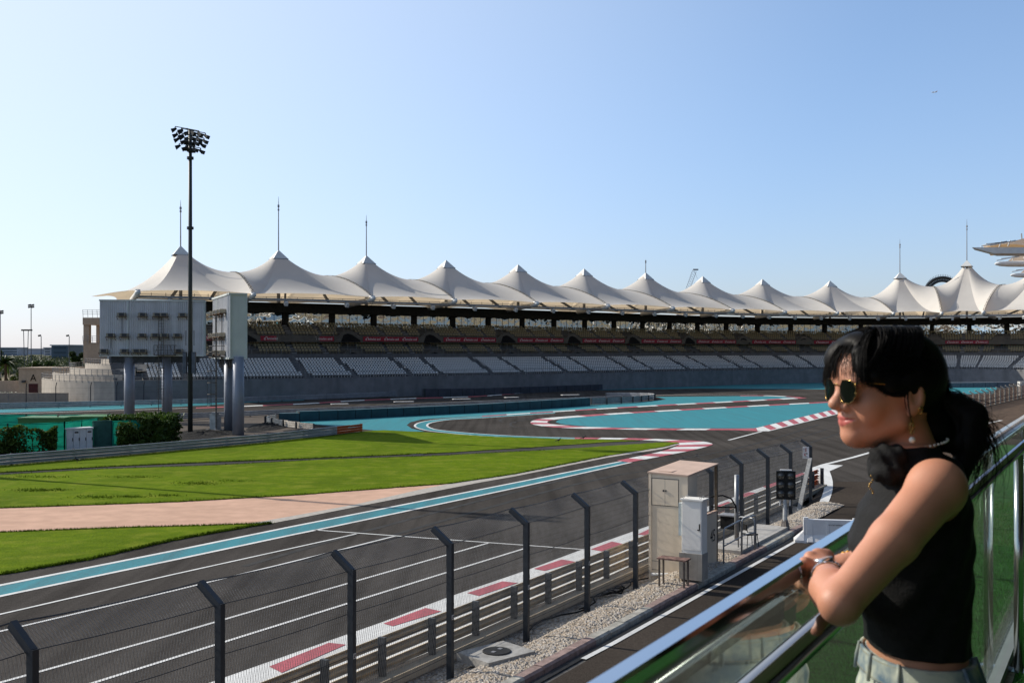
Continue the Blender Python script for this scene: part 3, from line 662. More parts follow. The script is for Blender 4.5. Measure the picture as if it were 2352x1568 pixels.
# ---- tent roofs
ZE, ZV = 16.55, 21.0
PK = [25.0] * 10 + [27.2, 29.9, 29.0, 28.0]
W2_ = 17.0
def valley(s, k=12):
    out = []; ZV = 23.7 if s > BD[10] + 1 else 21.0
    for q in range(k + 1):
        u = q / k; n = W2_ * (1 - 2 * u); out.append((SP(s, n, 0), ZE + (ZV - ZE) * math.sin(math.pi * u) ** .85))
    return [p + UP * z for p, z in out]
def scallop(a, b, up, inn, k=12):
    a, b = V(a), V(b); return [a.lerp(b, q / k) + (UP * up + V(inn)) * (4 * (q / k) * (1 - q / k)) for q in range(k + 1)]
def tent(i):
    nn = frame(MS[i])[2]; pk = SP(MS[i], 0, PK[i])
    if i == 0:
        t = frame(MS[0])[1]; tip = SP(MS[0], 0, 0) - t * 14.0 + UP * (ZE - .15)
        FL = SP(BD[0], W2_, ZE); FR = SP(BD[1], W2_, ZE); BR = SP(BD[1], -W2_, ZE); BL = SP(BD[0], -W2_, ZE)
        bnd = [scallop(FL, FR, .35, -nn * .7), valley(BD[1]), scallop(BR, BL, .5, nn), scallop(BL, tip, .45, t * 1.2), scallop(tip, FL, .45, t * 1.2)]
    else:
        a, b = BD[i], BD[i + 1]
        bnd = [scallop(SP(a, W2_, ZE), SP(b, W2_, ZE), .35, -nn * .7), valley(b), scallop(SP(b, -W2_, ZE), SP(a, -W2_, ZE), .5, nn * .8), valley(a)[::-1]]
    loop = []
    for e in bnd: loop += e[:-1]
    rad = [1 - (k / 14) for k in range(15)]
    rows = []; cap = []
    for r in rad:
        row = []
        for p in loop + [loop[0]]:
            z = p.z + (pk.z - p.z) * (1 - r) ** 2.2
            row.append(V((pk.x + (p.x - pk.x) * r, pk.y + (p.y - pk.y) * r, z)))
        rows.append(row)
    g = MB(); g.grid(rows[:-1]); o = g.build('tent_roof', FAB, stand, smooth=False)
    # crease only at the polygon corners: smooth everything else
    me = o.data; me.polygons.foreach_set('use_smooth', [True] * len(me.polygons))
    n_ = len(loop) + 1; cor = set(); acc = 0
    for e in bnd: cor.add(acc); acc += len(e) - 1
    cor.add(acc)
    sharp = [False] * len(me.edges)
    for ed in me.edges:
        v0, v1 = ed.vertices
        if v0 % n_ == v1 % n_ and (v0 % n_) in cor: sharp[ed.index] = True
    at = me.attributes.new('sharp_edge', 'BOOLEAN', 'EDGE'); at.data.foreach_set('value', sharp)
    # pyramid cap over the mast head
    tt_, n2_ = frame(MS[i])[1], frame(MS[i])[2]; hw_ = 1.30; zc = pk.z - 1.35
    base = [V((pk.x, pk.y, zc)) + tt_ * a_ + n2_ * b_ for a_, b_ in ((-hw_, hw_), (hw_, hw_), (hw_, -hw_), (-hw_, -hw_))]
    top = pk + UP * .25
    gc = MB(); gc.add(base + [top], [(k, (k + 1) % 4, 4) for k in range(4)]); gc.add([b - UP * .12 for b in base] + base, [(k, (k + 1) % 4, 4 + (k + 1) % 4, 4 + k) for k in range(4)])
    co = gc.build('roof_cap', STW, o)
    gb = MB()
    for k in range(4): gb.beam(base[k] - UP * .06, base[(k + 1) % 4] - UP * .06, .10)
    gb.build('cap_rim', STD, o)
    sp = {0: 7.6, 1: 9.3, 2: 7.4, 6: 3.0, 10: 8.4, 11: 10.2}.get(i)
    if sp:
        ms = MB(); ms.tube([top - UP * .4, top + UP * sp * .78, top + UP * sp], [.11, .08, .02], 6); ms.obox(top + UP * sp * .82, (1, 0, 0), (0, 1, 0), UP, .14, .14, .22); ms.obox(top + UP * sp * .75, (1, 0, 0), (0, 1, 0), UP, .13, .13, .15)
        ms.build('lightning_mast', STG, o)
    return o
lace = mat('lacing rope', (.16, .14, .11), .8, var=.3)
ee = MB(); ft = MB(); lampg = MB(); tr = MB()
for i in range(NB - 1):
    o = tent(i)
    if i:   # laced seam on the valley between two tents
        v = valley(BD[i], 60); lg = MB()
        for q in range(60):
            a, b = v[q] + UP * .08, v[q + 1] + UP * .08; t = frame(BD[i])[1]
            sd = .2 if q % 2 else -.2
            lg.beam(a - t * sd, b + t * sd, .05)
        lg.tube([p + UP * .07 + frame(BD[i])[1] * .22 for p in v], .035, 4); lg.tube([p + UP * .07 - frame(BD[i])[1] * .22 for p in v], .035, 4)
        lg.build('roof_lacing', lace, o)
    # raking tubes to each front anchor
    F0 = SP(BD[i], W2_ + .3, ZE - .2)
    tb = MB(); tb.tube([SP(BD[i], W2_ + .7, ZE - .15), F0, SP(BD[i], W2_ - 1.2, ZE - .45), SP(BD[i], 8, ZE - 1.1)], [.18, .42, .45, .4], 10)
    tb.obox(SP(BD[i], W2_ - .1, ZE + .1), frame(BD[i])[1], frame(BD[i])[2], UP, .35, .35, .15); tb.build('anchor_boom', STW, stand, True)
    a, b = BD[i], BD[i + 1]
    ss = srange(a, b, 2.2)
    for u, v_ in zip(ss[:-1], ss[1:]):
        ee.beam(SP(u, W2_ - 1.3, ZE - .75), SP(v_, W2_ - 1.3, ZE - .75), .35); ee.beam(SP(u, W2_ - 2.6, ZE - 1.0), SP(v_, W2_ - 2.6, ZE - 1.0), .5, .16)
        tr.beam(SP(u, W2_ - 1.5, ZE - .62), SP(v_, W2_ - 2.8, ZE - .62), .12); tr.beam(SP(u, W2_ - 1.5, ZE - .35), SP(v_, W2_ - 1.5, ZE - .35), .07)
        tr.beam(SP(u, W2_ - 1.5, ZE - .75), SP(u, W2_ - 1.5, ZE - .1 if (i % 3 == 0) else ZE - .35), .06)
    for f in (.28, .78):
        s = a + (b - a) * f; p, t, nn = frame(s); c = p + nn * (W2_ - 1.2) + UP * (ZE - 1.35)
        lg = MB(); lg.obox(c, t, (nn - UP * .5).normalized(), (UP + nn * .5).normalized(), .26, .38, .3); lg.beam(c + UP * .3, c + UP * .7, .1); lg.build('floodlight', STW, stand)
    for f in (.3, .66):
        tr.beam(SP(a + (b - a) * f, W2_ - 3, ZE - .9), SP(a + (b - a) * (f + .22), 2, ZE + 2.6), .35)
ee.build('eave_truss', STG, stand); tr.build('catwalk', STD, stand)
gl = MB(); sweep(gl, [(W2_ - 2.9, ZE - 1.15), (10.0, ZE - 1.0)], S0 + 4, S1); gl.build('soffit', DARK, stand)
for i in range(NB - 1): MB().tube([SP(MS[i], 0, 15.5), SP(MS[i], 0, PK[i] - .3)], .3, 8).build('roof_mast', STG, stand)
# ---- red banners hung on the upper tier front, one per bay
for i in range(NB - 2):
    a, b = BD[i] + 2.75, BD[i + 1] - 2.75
    nth = ['first', 'second', 'third', 'fourth', 'fifth', 'sixth', 'seventh', 'eighth', 'ninth', 'tenth', 'eleventh', 'twelfth', 'thirteenth'][i]
    bo = thing('banner', f'red banner with white lettering under the {nth} tent peak from the left', 'banner', TP((a + b) / 2, 13.0, 9.2), 'red banners along the upper tier')
    pa, pb = TP(a, 13.03, 0), TP(b, 13.03, 0); t = (pb - pa).normalized(); nn = V((t.y, -t.x, 0)); Lb = (pb - pa).length
    c = (pa + pb) / 2; MB().obox(c + nn * .05 + UP * 9.68, t, nn, UP, Lb / 2, .04, .40).build('sheet', REDB, bo)
    tg = MB()
    for k in range(3):
        cc = c + nn * .10 + t * Lb * (-.5 + (k + .55) / 3) + UP * 9.66
        tg.text('etisalat and', .62, cc - t * Lb * .088, t, UP, 'LEFT', sx=min(1.0, Lb / 13.2))
        e = cc - t * Lb * .128
        tg.text('e', .75, e, t, UP); tg.tube([e + t * .1 + UP * .25, e + t * .4 + UP * .27, e + t * .45 + UP * .05, e + t * .38 - UP * .15], .045, 4)
    tg.build('lettering', WLET, bo)
# ---- rounded concrete end of the stand: wall and stepped terraces
ep = [V((*p, 0)) for p in [(TP(S0, 24, 0).x, TP(S0, 24, 0).y), (-62.5, 154.0), (-68.8, 158.8), (-74, 166), (-77.8, 173), (-79.3, 181), (-79, 190)]]
def lp(o):
    out = []
    for q in range(len(ep) - 1):
        a, b, c, d = ep[max(0, q - 1)], ep[q], ep[q + 1], ep[min(len(ep) - 1, q + 2)]
        for k in range(5):
            t = k / 5; out.append(.5 * ((2 * b) + (c - a) * t + (2 * a - 5 * b + 4 * c - d) * t * t + (3 * b - a - 3 * c + d) * t ** 3))
    out.append(ep[-1]); res = []
    for k, p in enumerate(out):
        d = (out[min(k + 1, len(out) - 1)] - out[max(0, k - 1)]).normalized(); res.append(p + V((d.y, -d.x, 0)) * o)
    return res
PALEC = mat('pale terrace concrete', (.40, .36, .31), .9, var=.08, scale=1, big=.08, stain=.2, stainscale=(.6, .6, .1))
lv = [(0, -.3, 3.2), (1.6, 3.0, 4.1), (4.2, 3.8, 4.9), (6.6, 4.6, 5.6), (9.0, 5.3, 6.3)]
eg = MB()
for j, (o, z0, z1) in enumerate(lv):
    er = MB()
    l = lp(o); nx = lp(lv[j + 1][0] if j < 4 else o + 6)
    k0 = 0
    eg.grid([[p + UP * z0 for p in l], [p + UP * z1 for p in l], [p + UP * z1 for p in lp(o + .3)], [p + UP * (z1 - .3) for p in lp(o + .31)], [p + UP * (z1 - .3) for p in nx]])
    for q in range(len(l)):
        if j in (0, 1, 3) or q > 14:
            er.beam(l[q] + UP * (z1 - .2), l[q] + UP * (z1 + .75), .05)
            if q: er.beam(l[q - 1] + UP * (z1 + .75), l[q] + UP * (z1 + .75), .05); er.beam(l[q - 1] + UP * (z1 + .4), l[q] + UP * (z1 + .4), .035)
    er.build('terrace_railing', mat('galvanised rail', (.22, .22, .225), .5, .4), stand)
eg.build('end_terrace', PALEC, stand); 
# ---- stair tower at the left end
tw = thing('stair_tower', 'beige stair tower with open balcony behind the large screen', 'tower', (-69, 176, 6))
x0, x1, y0, y1 = -72.2, -65.0, 176, 182
g = MB(); g.box(x0, x1, y0, y1, 5.5, 9.0); g.box(x0, x0 + 1.0, y0, y0 + .8, 9.0, 12.0); g.box(x0 + 2.4, x0 + 3.4, y0 + 2, y0 + 2.8, 9.0, 12.0); g.box(x0, x1, y0 - .3, y1, 12.0, 13.2); g.box(x1 - 1, x1, y0, y1, 9.0, 12.0); g.box(x0, x0 + .5, y1 - .6, y1, 9, 12)
g.build('wall', BEIGE, tw)
MB().box(x0 + 4.0, x0 + 5.2, y0 - .03, y0 + .1, 6.2, 8.6).build('window', mat('pale window', (.5, .55, .55), .2), tw)
g = MB()
for zz, top in ((9.0, 10.1), (13.2, 14.5)):
    for k in range(9): g.beam((x0 + .1 + k * .8, y0 - .25, zz - .3), (x0 + .0 + k * .8, y0 - .3, top), .06)
    for q in (.0, .35, .7): g.beam((x0, y0 - .3, top - q), (x1, y0 - .3, top - q), .05)
g.build('railing', STG, tw)
# ---------------------------------------------------------------- guard rails, barriers, screens, mast, compound
GALV = mat('galvanised rail steel', (.40, .41, .43), .5, .25, var=.14, scale=2, big=.15, stain=.25, stainscale=(.4, .4, 2))
GALVD = mat('weathered bounce-tinted rail steel', (.52, .43, .30), .6, .05, var=.2, scale=2, stain=.3)  # tan tone holds light bounced off the stones; the stains are weathering
PSTL = mat('post steel', (.055, .058, .062), .6, .2, var=.15)
ORNG = mat('orange end wrap', (.62, .12, .02), .6, var=.1)
CREAM = mat('cream concrete footing', (.45, .38, .28), .9, var=.1, scale=2)
def wbeam(g, a, b, z, h, nn, d=.05):          # one corrugated rail from a to b
    prof = [(-.5, 0), (-.38, 1), (-.2, 1), (-.06, 0), (.06, 0), (.2, 1), (.38, 1), (.5, 0)]
    for (u0, w0), (u1, w1) in zip(prof[:-1], prof[1:]):
        g.quad(a + nn * (w0 * d) + UP * (z + u0 * h), b + nn * (w0 * d) + UP * (z + u0 * h), b + nn * (w1 * d) + UP * (z + u1 * h), a + nn * (w1 * d) + UP * (z + u1 * h))
def guard_rail(label, pts, hs, nrail=3, step=4.0, m=GALV, orange=0, name='guard_rail', group=None, foot=False, postm=PSTL, side=-1):
    """pts: world base points, hs: height at each"""
    root = thing(name, label, 'guard rail', pts[0], group)
    cum = [0]
    for i in range(len(pts) - 1): cum.append(cum[-1] + (pts[i + 1] - pts[i]).length)
    def at(s):
        i = 0
        while i < len(pts) - 2 and cum[i + 1] < s: i += 1
        f = (s - cum[i]) / max(1e-6, cum[i + 1] - cum[i]); f = max(0, min(1, f)); return pts[i].lerp(pts[i + 1], f), hs[i] + (hs[i + 1] - hs[i]) * f
    L_ = cum[-1]; n = max(2, int(L_ / 2)); g = MB(); og = MB()
    for k in range(n):
        (a, ha), (b, hb) = at(L_ * k / n), at(L_ * (k + 1) / n); d = (b - a).normalized(); nn = V((d.y, -d.x, 0)) * side
        tgt = og if orange and L_ * (k + .5) / n > L_ - orange else g
        for r in range(nrail):
            h = (ha - .08) / nrail; wbeam(tgt, a + nn * .06, b + nn * .06, .1 + h * (r + .5), h * (.82 if foot else .9), nn, .085 if foot else .05)
    g.build('rail', m, root)
    if og.v: og.build('end_panel', ORNG, root)
    npost = max(2, int(L_ / step) + 1)
    first = None
    for k in range(min(npost, 100)):
        p, h = at(L_ * k / (npost - 1)); 
        q, _ = at(min(L_, L_ * k / (npost - 1) + .2)); d = (q - p); d = d.normalized() if d.length > .01 else DV
        nn = V((d.y, -d.x, 0)) * side
        pb = MB().obox(p - nn * .10 + UP * (h / 2 + .0), d, nn, UP, .05, .09, h / 2 + .04); pb.build('post', postm, root)
    if foot:
        fg = MB()
        for k in range(n):
            (a, _), (b, _) = at(L_ * k / n), at(L_ * (k + 1) / n); d = (b - a).normalized(); nn = V((d.y, -d.x, 0)) * side
            fg.obox((a + b) / 2 - nn * .22 + UP * -.02, d, nn, UP, (b - a).length / 2, .17, .12)
        fg.build('footing', CREAM, root)
    return root
def pxrail(label, tops_bots, **kw):
    pts, hs = [], []
    for x, yt, yb in tops_bots:
        p = G(x, yb); pts.append(p); hs.append((yb - yt) * p.y / F)
    return guard_rail(label, pts, hs, **kw)
def sm3(l, k=4):
    a = smooth_px([(x, t) for x, t, b in l], k); c = smooth_px([(x, b) for x, t, b in l], k); return [(p[0], p[1], q[1]) for p, q in zip(a, c)]
pxrail('long grey guard rail between lawn and green compound, orange at its right end', [(-300, 1072, 1098), (0, 1044, 1071.5), (280, 1023, 1048), (591, 998, 1019.5), (720, 984, 1006), (831, 973.5, 992)], orange=4, side=1)
pxrail('dark grey guard rail at the foot of the grandstand wall along the far track', [(-260, 929, 944), (0, 925, 939.5), (280, 920, 932.5), (470, 915, 928), (700, 907, 919), (830, 902, 914), (976, 895.5, 908)], side=1)
pxrail('thin guard rail behind the large screens beside the far track', sm3([(389, 950, 966), (500, 946.5, 960), (609, 942, 955), (760, 936, 946), (900, 930, 940), (1098, 921, 930), (1357, 911, 919), (1430, 906.5, 916)]), step=5, side=1)
pxrail('looped guard rail at the right tip of the infield island', sm3([(1357, 914.5, 930), (1440, 911, 925.5), (1490, 907.5, 920), (1504, 905, 917), (1490, 902.8, 913), (1440, 901.8, 911), (1390, 902, 911)]), step=3)
pxrail('short curved guard rail with pale rails at the left tip of the island', sm3([(632, 951, 964), (614, 954.5, 970), (613, 958, 976), (640, 963, 980), (680, 969, 984.5), (719, 973.5, 987.5)]), step=2.2, orange=1.0, m=mat('pale rail steel', (.66, .61, .54), .6, .05))
# --- blue-grey foam barrier blocks
TECM = mat('blue grey barrier vinyl', (.030, .085, .105), .55, var=.12, scale=.8, big=.12, bigscale=.4)
TECG = mat('slate barrier vinyl', (.060, .068, .085), .6, var=.15, scale=.8)
def block_wall(label, tb, m, step, depth=1.2, group=None, strap=True):
    tb = sm3(tb, 5); pts = []
    for x, yt, yb in tb: p = G(x, yb); pts.append((p, (yb - yt) * p.y / F))
    cum = [0]
    for i in range(len(pts) - 1): cum.append(cum[-1] + (pts[i + 1][0] - pts[i][0]).length)
    root = thing('barrier_wall', label, 'crash barrier', pts[0][0], group); n = int(cum[-1] / step)
    g = MB(); st = MB()
    def at(s):
        i = 0
        while i < len(pts) - 2 and cum[i + 1] < s: i += 1
        f = (s - cum[i]) / max(1e-6, cum[i + 1] - cum[i]); return pts[i][0].lerp(pts[i + 1][0], f), pts[i][1] + (pts[i + 1][1] - pts[i][1]) * f
    for k in range(n):
        (a, ha), (b, hb) = at(cum[-1] * k / n + .03), at(cum[-1] * (k + 1) / n - .03); d = (b - a).normalized(); nn = V((-d.y, d.x, 0))
        h = (ha + hb) / 2
        if k < 95: 
            bl = MB().obox((a + b) / 2 + nn * depth / 2 + UP * h / 2, d, nn, UP, (b - a).length / 2, depth / 2, h / 2); bl.build('block', m, root)
        else: g.obox((a + b) / 2 + nn * depth / 2 + UP * h / 2, d, nn, UP, (b - a).length / 2, depth / 2, h / 2)
        st.obox(a + nn * .3 + UP * h * .5, d, nn, UP, .02, .31, h / 2 + .01)
    if g.v: tag(g.build('blocks', m, root), kind='stuff')
    st.build('strap', mat('barrier strap', (.02, .03, .035), .6), root)
    return root
block_wall('teal grey foam crash barrier curving along the left island', [(640, 953, 968), (650, 949.5, 968), (690, 945, 967.5), (800, 941, 963), (880, 937.8, 958.5), (1098, 928.5, 947.5), (1230, 920.5, 940), (1356, 913.5, 931)], TECM, 2.2)
block_wall('long slate crash barrier along the foot of the grandstand wall', [(977, 892.5, 912), (1100, 891.5, 908), (1200, 888.5, 903), (1330, 884.5, 897.5), (1480, 878, 890), (1620, 872, 883.5), (1760, 867, 879), (1891, 863, 875.5), (2010, 860, 872.5)], TECG, 2.4)
block_wall('grey crash barrier panels beyond the teal run-off on the right', [(2150, 877, 890), (2240, 877, 889.5), (2318, 877.5, 889)], mat('grey barrier panel', (.16, .18, .20), .6, var=.2), 2.6)
for x0, x1, y in ((760, 800, 936), (905, 950, 930), (1040, 1080, 923), (1160, 1190, 918.5), (1290, 1330, 912)):
    p = G(x0, y + 11); q_ = G(x1, y + 10.3); MBx = MB().beam(p + UP * 1.05, q_ + UP * 1.05, .8, .07)
    # tarpaulin rolls lying on the barrier
    tag(MBx.build('rolled_cover', mat('white cover', (.6, .58, .56), .7), loc=p), f'small white cover lying along the barrier, {"first second third fourth fifth".split()[(760, 905, 1040, 1160, 1290).index(x0)]} from the left', 'cover', 'white covers on the island barrier')
# --- debris fence posts along the grandstand wall
fen = thing('catch_fence', 'thin dark debris fence of bent posts and wires along the grandstand wall', 'fence', G(480, 925))
xs_ = [60, 128, 208, 268, 330] + [490 + 46 * k for k in range(0, 10)] + [930 + 38 * k for k in range(0, 12)] + [1375 + 33 * k for k in range(0, 16)]
yb = lambda x: np.interp(x, [0, 280, 700, 976, 1200, 1480, 1760, 1900], [934, 928, 913, 903, 895, 884, 873, 869])
wires = [MB() for _ in range(1)]; prev = None
for x in xs_:
    p = G(x, yb(x)); h = 3.2
    MB().tube([p, p + UP * h * .82, p + UP * h + V((.35, -.5, 0)) * .8], .06, 5).build('post', PSTL, fen)
    if prev and (p - prev).length < 14:
        for zz in (.8, 1.6, 2.4): wires[0].beam(prev + UP * zz, p + UP * zz, .012)
    prev = p
wires[0].build('wire', PSTL, fen)
for x, dx in ((545 / 800 * 0 + 592, 14), (1395, -12)):
    b = G(x, yb(x)); bg_ = MB().beam(G(x - 18, yb(x) + .5), b + UP * 2.3, .07); bg_.build('brace', PSTL, fen); MB().beam(G(x + 18, yb(x) - .5), b + UP * 2.3, .07).build('brace', PSTL, fen)
# marshal box in front of the wall
mb_ = thing('marshal_shelter', 'low beige marshal shelter behind the far guard rail below the seats', 'shelter', G(930, 905))
c = G(927, 903.5); g = MB(); g.obox(c + UP * 1.0, frame(120)[1], frame(120)[2], UP, 4.1, .8, 1.0); g.build('wall', mat('shelter beige', (.24, .21, .16), .8), mb_); MB().obox(c + UP * 2.07, frame(120)[1], frame(120)[2], UP, 4.3, 1.0, .06).build('roof', STG, mb_)
mk = thing('equipment_crate', 'small dark crate on the ledge of the grandstand wall', 'crate', G(1034, 897)); c = G(1034, 900)
g = MB(); g.obox(c + UP * 1.3, frame(130)[1], frame(130)[2], UP, 1.2, .5, .5); g.build('case', STD, mk); g = MB(); g.obox(c + UP * 1.85, frame(130)[1], frame(130)[2], UP, 1.25, .55, .04); g.beam(c - frame(130)[1], c - frame(130)[1] + UP * .8, .1); g.beam(c + frame(130)[1], c + frame(130)[1] + UP * .8, .1); g.build('frame', STG, mk)
mk = thing('marker_board', 'small pale board standing before the slate barrier', 'sign', G(1242, 900)); c = G(1243, 899); 
MB().obox(c + UP * 1.95, frame(150)[1], frame(150)[2], UP, .5, .03, .55).build('panel', mat('pale blue board', (.45, .52, .58), .5), mk); MB().beam(c, c + UP * 1.5, .08).build('post', STG, mk)
mk = thing('marker_board', 'small white board on a post against the grandstand wall', 'sign', G(842, 911)); c = G(842, 911); 
MB().obox(c + UP * 1.9, frame(100)[1], frame(100)[2], UP, .22, .03, .35).build('panel', mat('white board', (.7, .7, .7), .5), mk); MB().beam(c, c + UP * 1.6, .06).build('post', STG, mk)
mk = thing('marker_post', 'yellow upright post where the far guard rail meets the barrier blocks', 'post', G(977, 908)); MB().tube([G(977, 908), G(977, 908) + UP * 1.0, G(977, 908) + UP * 1.05], [.12, .12, .05], 8).build('shaft', mat('yellow paint', (.45, .33, .03), .5), mk)

# ---------------------------------------------------------------- the two large screens seen from behind
CLAD = mat('ribbed grey cladding', (.60, .60, .61), .5, .05, var=.06, scale=.6, big=.08, bigscale=.5, stain=.30, stainscale=(1.2, 1.2, .09))
CLADE = mat('screen end cladding', (.62, .65, .62), .5, .1, var=.05, scale=.6, stain=.15, stainscale=(1, 1, .1))
COLM = mat('painted steel column', (.26, .28, .33), .5, .25, var=.06, scale=1, big=.08, stain=.35, stainscale=(1.4, 1.4, .08))
ACM = mat('air conditioner case', (.30, .27, .21), .6, var=.15); RUST = mat('rusty bracket', (.09, .045, .02), .8, var=.4, scale=6)
def big_screen(label, c0, c1, thick, z0, z1, cols, colr, acs, lad, plat):
    """c0, c1: ground points of the two rear corners (left, right as seen from the rear)"""
    root = thing('video_screen', label, 'screen', (c0 + c1) / 2)
    u = (c1 - c0); L_ = u.length; u.normalize(); nn = V((u.y, -u.x, 0))       # nn: out of the rear face
    cc = (c0 + c1) / 2 - nn * thick / 2
    g = MB().obox(cc + UP * (z0 + z1) / 2, u, nn, UP, L_ / 2 - .02, thick / 2 - .06, (z1 - z0) / 2 - .02); g.build('cabinet', CLADE, root)
    g = MB(); n = int(L_ / .22)
    for k in range(n):
        x0, x1 = L_ * k / n, L_ * (k + 1) / n; dd = [(x0, 0), (x0 + (x1 - x0) * .6, 0), (x0 + (x1 - x0) * .7, .045), (x0 + (x1 - x0) * .9, .045), (x1, 0)]
        for (a, da), (b, db) in zip(dd[:-1], dd[1:]): g.quad(c0 + u * a + nn * da + UP * z0, c0 + u * b + nn * db + UP * z0, c0 + u * b + nn * db + UP * z1, c0 + u * a + nn * da + UP * z1)
    g.build('rear_cladding', CLAD, root)
    g = MB(); g.obox(c0 + u * L_ / 2 + nn * .02 + UP * (z1 + .03), u, nn, UP, L_ / 2 + .05, .1, .08); g.obox(c0 + u * L_ / 2 + nn * .02 + UP * (z0 - .03), u, nn, UP, L_ / 2 + .05, .1, .08); g.obox(c0 + u * L_ - nn * thick / 2 + u * .03 + UP * (z1 + .02), u, nn, UP, .06, thick / 2, .07); g.obox(c0 + u * L_ - nn * thick / 2 + u * .03 + UP * (z0), u, nn, UP, .06, thick / 2, .07)
    g.obox(c0 + u * (L_ * .27) + nn * .05 + UP * (z0 + z1) / 2, u, nn, UP, .08, .04, (z1 - z0) / 2)
    for off in (.05, thick - .05): g.obox(c0 + u * (L_ + .03) - nn * off + UP * (z0 + z1) / 2, u, nn, UP, .05, .05, (z1 - z0) / 2)
    g.build('trim', CLADE, root)
    for fx in cols:
        p = c0 + u * (L_ * fx) - nn * thick * .5; MB().tube([p - UP * .2, p + UP * (z0 + .1)], colr, 20).build('column', COLM, root, True)
    for fx, fz in acs:
        p = c0 + u * (L_ * fx) + UP * (z0 + (z1 - z0) * fz) + nn * .35
        b = MB().obox(p, u, nn, UP, .40, .26, .19); ob = b.build('air_conditioner', ACM, root)
        b = MB().obox(p + nn * .27 + u * .06, u, nn, UP, .26, .015, .155); b.build('fan_grille', STD, ob)
        b = MB(); b.obox(p - UP * .22, u, nn, UP, .5, .33, .025); b.beam(p - UP * .22 + u * .45 + nn * .3, p - UP * .55 + u * .45 - nn * .33, .04); b.beam(p - UP * .22 - u * .45 + nn * .3, p - UP * .55 - u * .45 - nn * .33, .04); b.build('bracket', RUST, ob)
    pg = MB()
    for fx, fz, fz2 in ((acs[0][0], acs[0][1], .4), (acs[3][0] - .03, acs[3][1], .1), (.72, .38, .1), (acs[5][0], acs[5][1], .12)):
        pg.beam(c0 + u * (L_ * fx) + nn * .09 + UP * (z0 + (z1 - z0) * fz), c0 + u * (L_ * fx) + nn * .09 + UP * (z0 + (z1 - z0) * fz2), .05)
    pg.beam(c0 + u * (L_ * .42) + nn * .09 + UP * (z0 + (z1 - z0) * .66), c0 + u * (L_ * .6) + nn * .09 + UP * (z0 + (z1 - z0) * .66), .04)
    pg.build('pipe', STG, root)
    lg = MB(); x = L_ * lad
    for sx in (-.28, .28): lg.beam(c0 + u * (x + sx) + nn * .6 + UP * .3, c0 + u * (x + sx) + nn * .6 + UP * (z0 + (z1 - z0) * .72), .06)
    z = .4
    while z < z0 + (z1 - z0) * .7: lg.beam(c0 + u * (x - .28) + nn * .6 + UP * z, c0 + u * (x + .28) + nn * .6 + UP * z, .035); z += .32
    z = 2.5
    while z < z0 - .3:
        lg.tube([c0 + u * (x + .42 * math.cos(a)) + nn * (.6 + .8 * max(0, math.sin(a))) + UP * z for a in [math.pi * k / 8 for k in range(9)]], .025, 4); z += 1.1
    for a in (math.pi * .2, math.pi * .5, math.pi * .8): lg.beam(c0 + u * (x + .42 * math.cos(a)) + nn * (.6 + .8 * math.sin(a)) + UP * 2.5, c0 + u * (x + .42 * math.cos(a)) + nn * (.6 + .8 * math.sin(a)) + UP * (z0 - .4), .03)
    lg.build('ladder', mat('weathered ladder', (.12, .11, .10), .6, .3), root)
    pl = MB(); a, b = L_ * plat[0], L_ * plat[1]
    pl.obox(c0 + u * (a + b) / 2 + nn * .6 + UP * (z0 + .05), u, nn, UP, (b - a) / 2, .6, .04)
    for q in range(7):
        x = a + (b - a) * q / 6; pl.beam(c0 + u * x + nn * 1.17 + UP * z0, c0 + u * x + nn * 1.17 + UP * (z0 + 1.1), .05)
    for zz in (.55, 1.1): pl.beam(c0 + u * a + nn * 1.17 + UP * (z0 + zz), c0 + u * b + nn * 1.17 + UP * (z0 + zz), .05)
    pl.beam(c0 + u * a + nn * 1.17 + UP * z0, c0 + u * (a + .5) + nn * 1.17 + UP * (z0 + 1.1), .04); pl.beam(c0 + u * b + nn * 1.17 + UP * z0, c0 + u * (b - .5) + nn * 1.17 + UP * (z0 + 1.1), .04)
    for q in (a, b):
        for zz in (.55, 1.1): pl.beam(c0 + u * q + UP * (z0 + zz), c0 + u * q + nn * 1.17 + UP * (z0 + zz), .05)
    pl.build('platform', mat('weathered ladder', (.12, .11, .10), .6, .3), root)
    cl = MB()
    cl.beam(c0 + u * (L_ * .1) - nn * thick * .5 + UP * (z0 - .45), c0 + u * (L_ * .95) - nn * thick * .5 + UP * (z0 - .45), .5, .7)
    for q in range(9): 
        xa = L_ * (.1 + .1 * q); cl.beam(c0 + u * xa - nn * thick * .3 + UP * (z0 - .95), c0 + u * (xa + .9) - nn * thick * .3 + UP * (z0 - .1), .08)
    cl.build('support_frame', STD, root)
    return root
acs = [(.215, .745), (.415, .745), (.555, .745), (.62, .745), (.80, .745), (.11, .37), (.24, .37), (.41, .37), (.535, .37), (.625, .37), (.75, .37), (.045, .085), (.24, .085), (.355, .085), (.415, .085), (.765, .085)]
Yb = 113.0
ca, cb = P(229, 0, Yb), P(467, 0, Yb + 1.5)
big_screen('wide back of the left video screen with rows of air conditioners on two columns', V((ca.x, ca.y, 0)), V((cb.x, cb.y, 0)), 1.4, H - (816 - HY) * Yb / F, H - (690 - HY) * Yb / F, (.27, .635), .55, acs, .60, (.54, .735))
p1 = P(528, 0, 95.0); p0 = V((p1.x, p1.y, 0)) + V((-.402, .916, 0)) * 11.0
big_screen('right video screen seen nearly edge on, standing on two grey columns by the mast', p0, V((p1.x, p1.y, 0)), 1.55, H - (822 - HY) * 95 / F, H - (675 - HY) * 95 / F, (.52, .985), .52, acs, .60, (.54, .735))
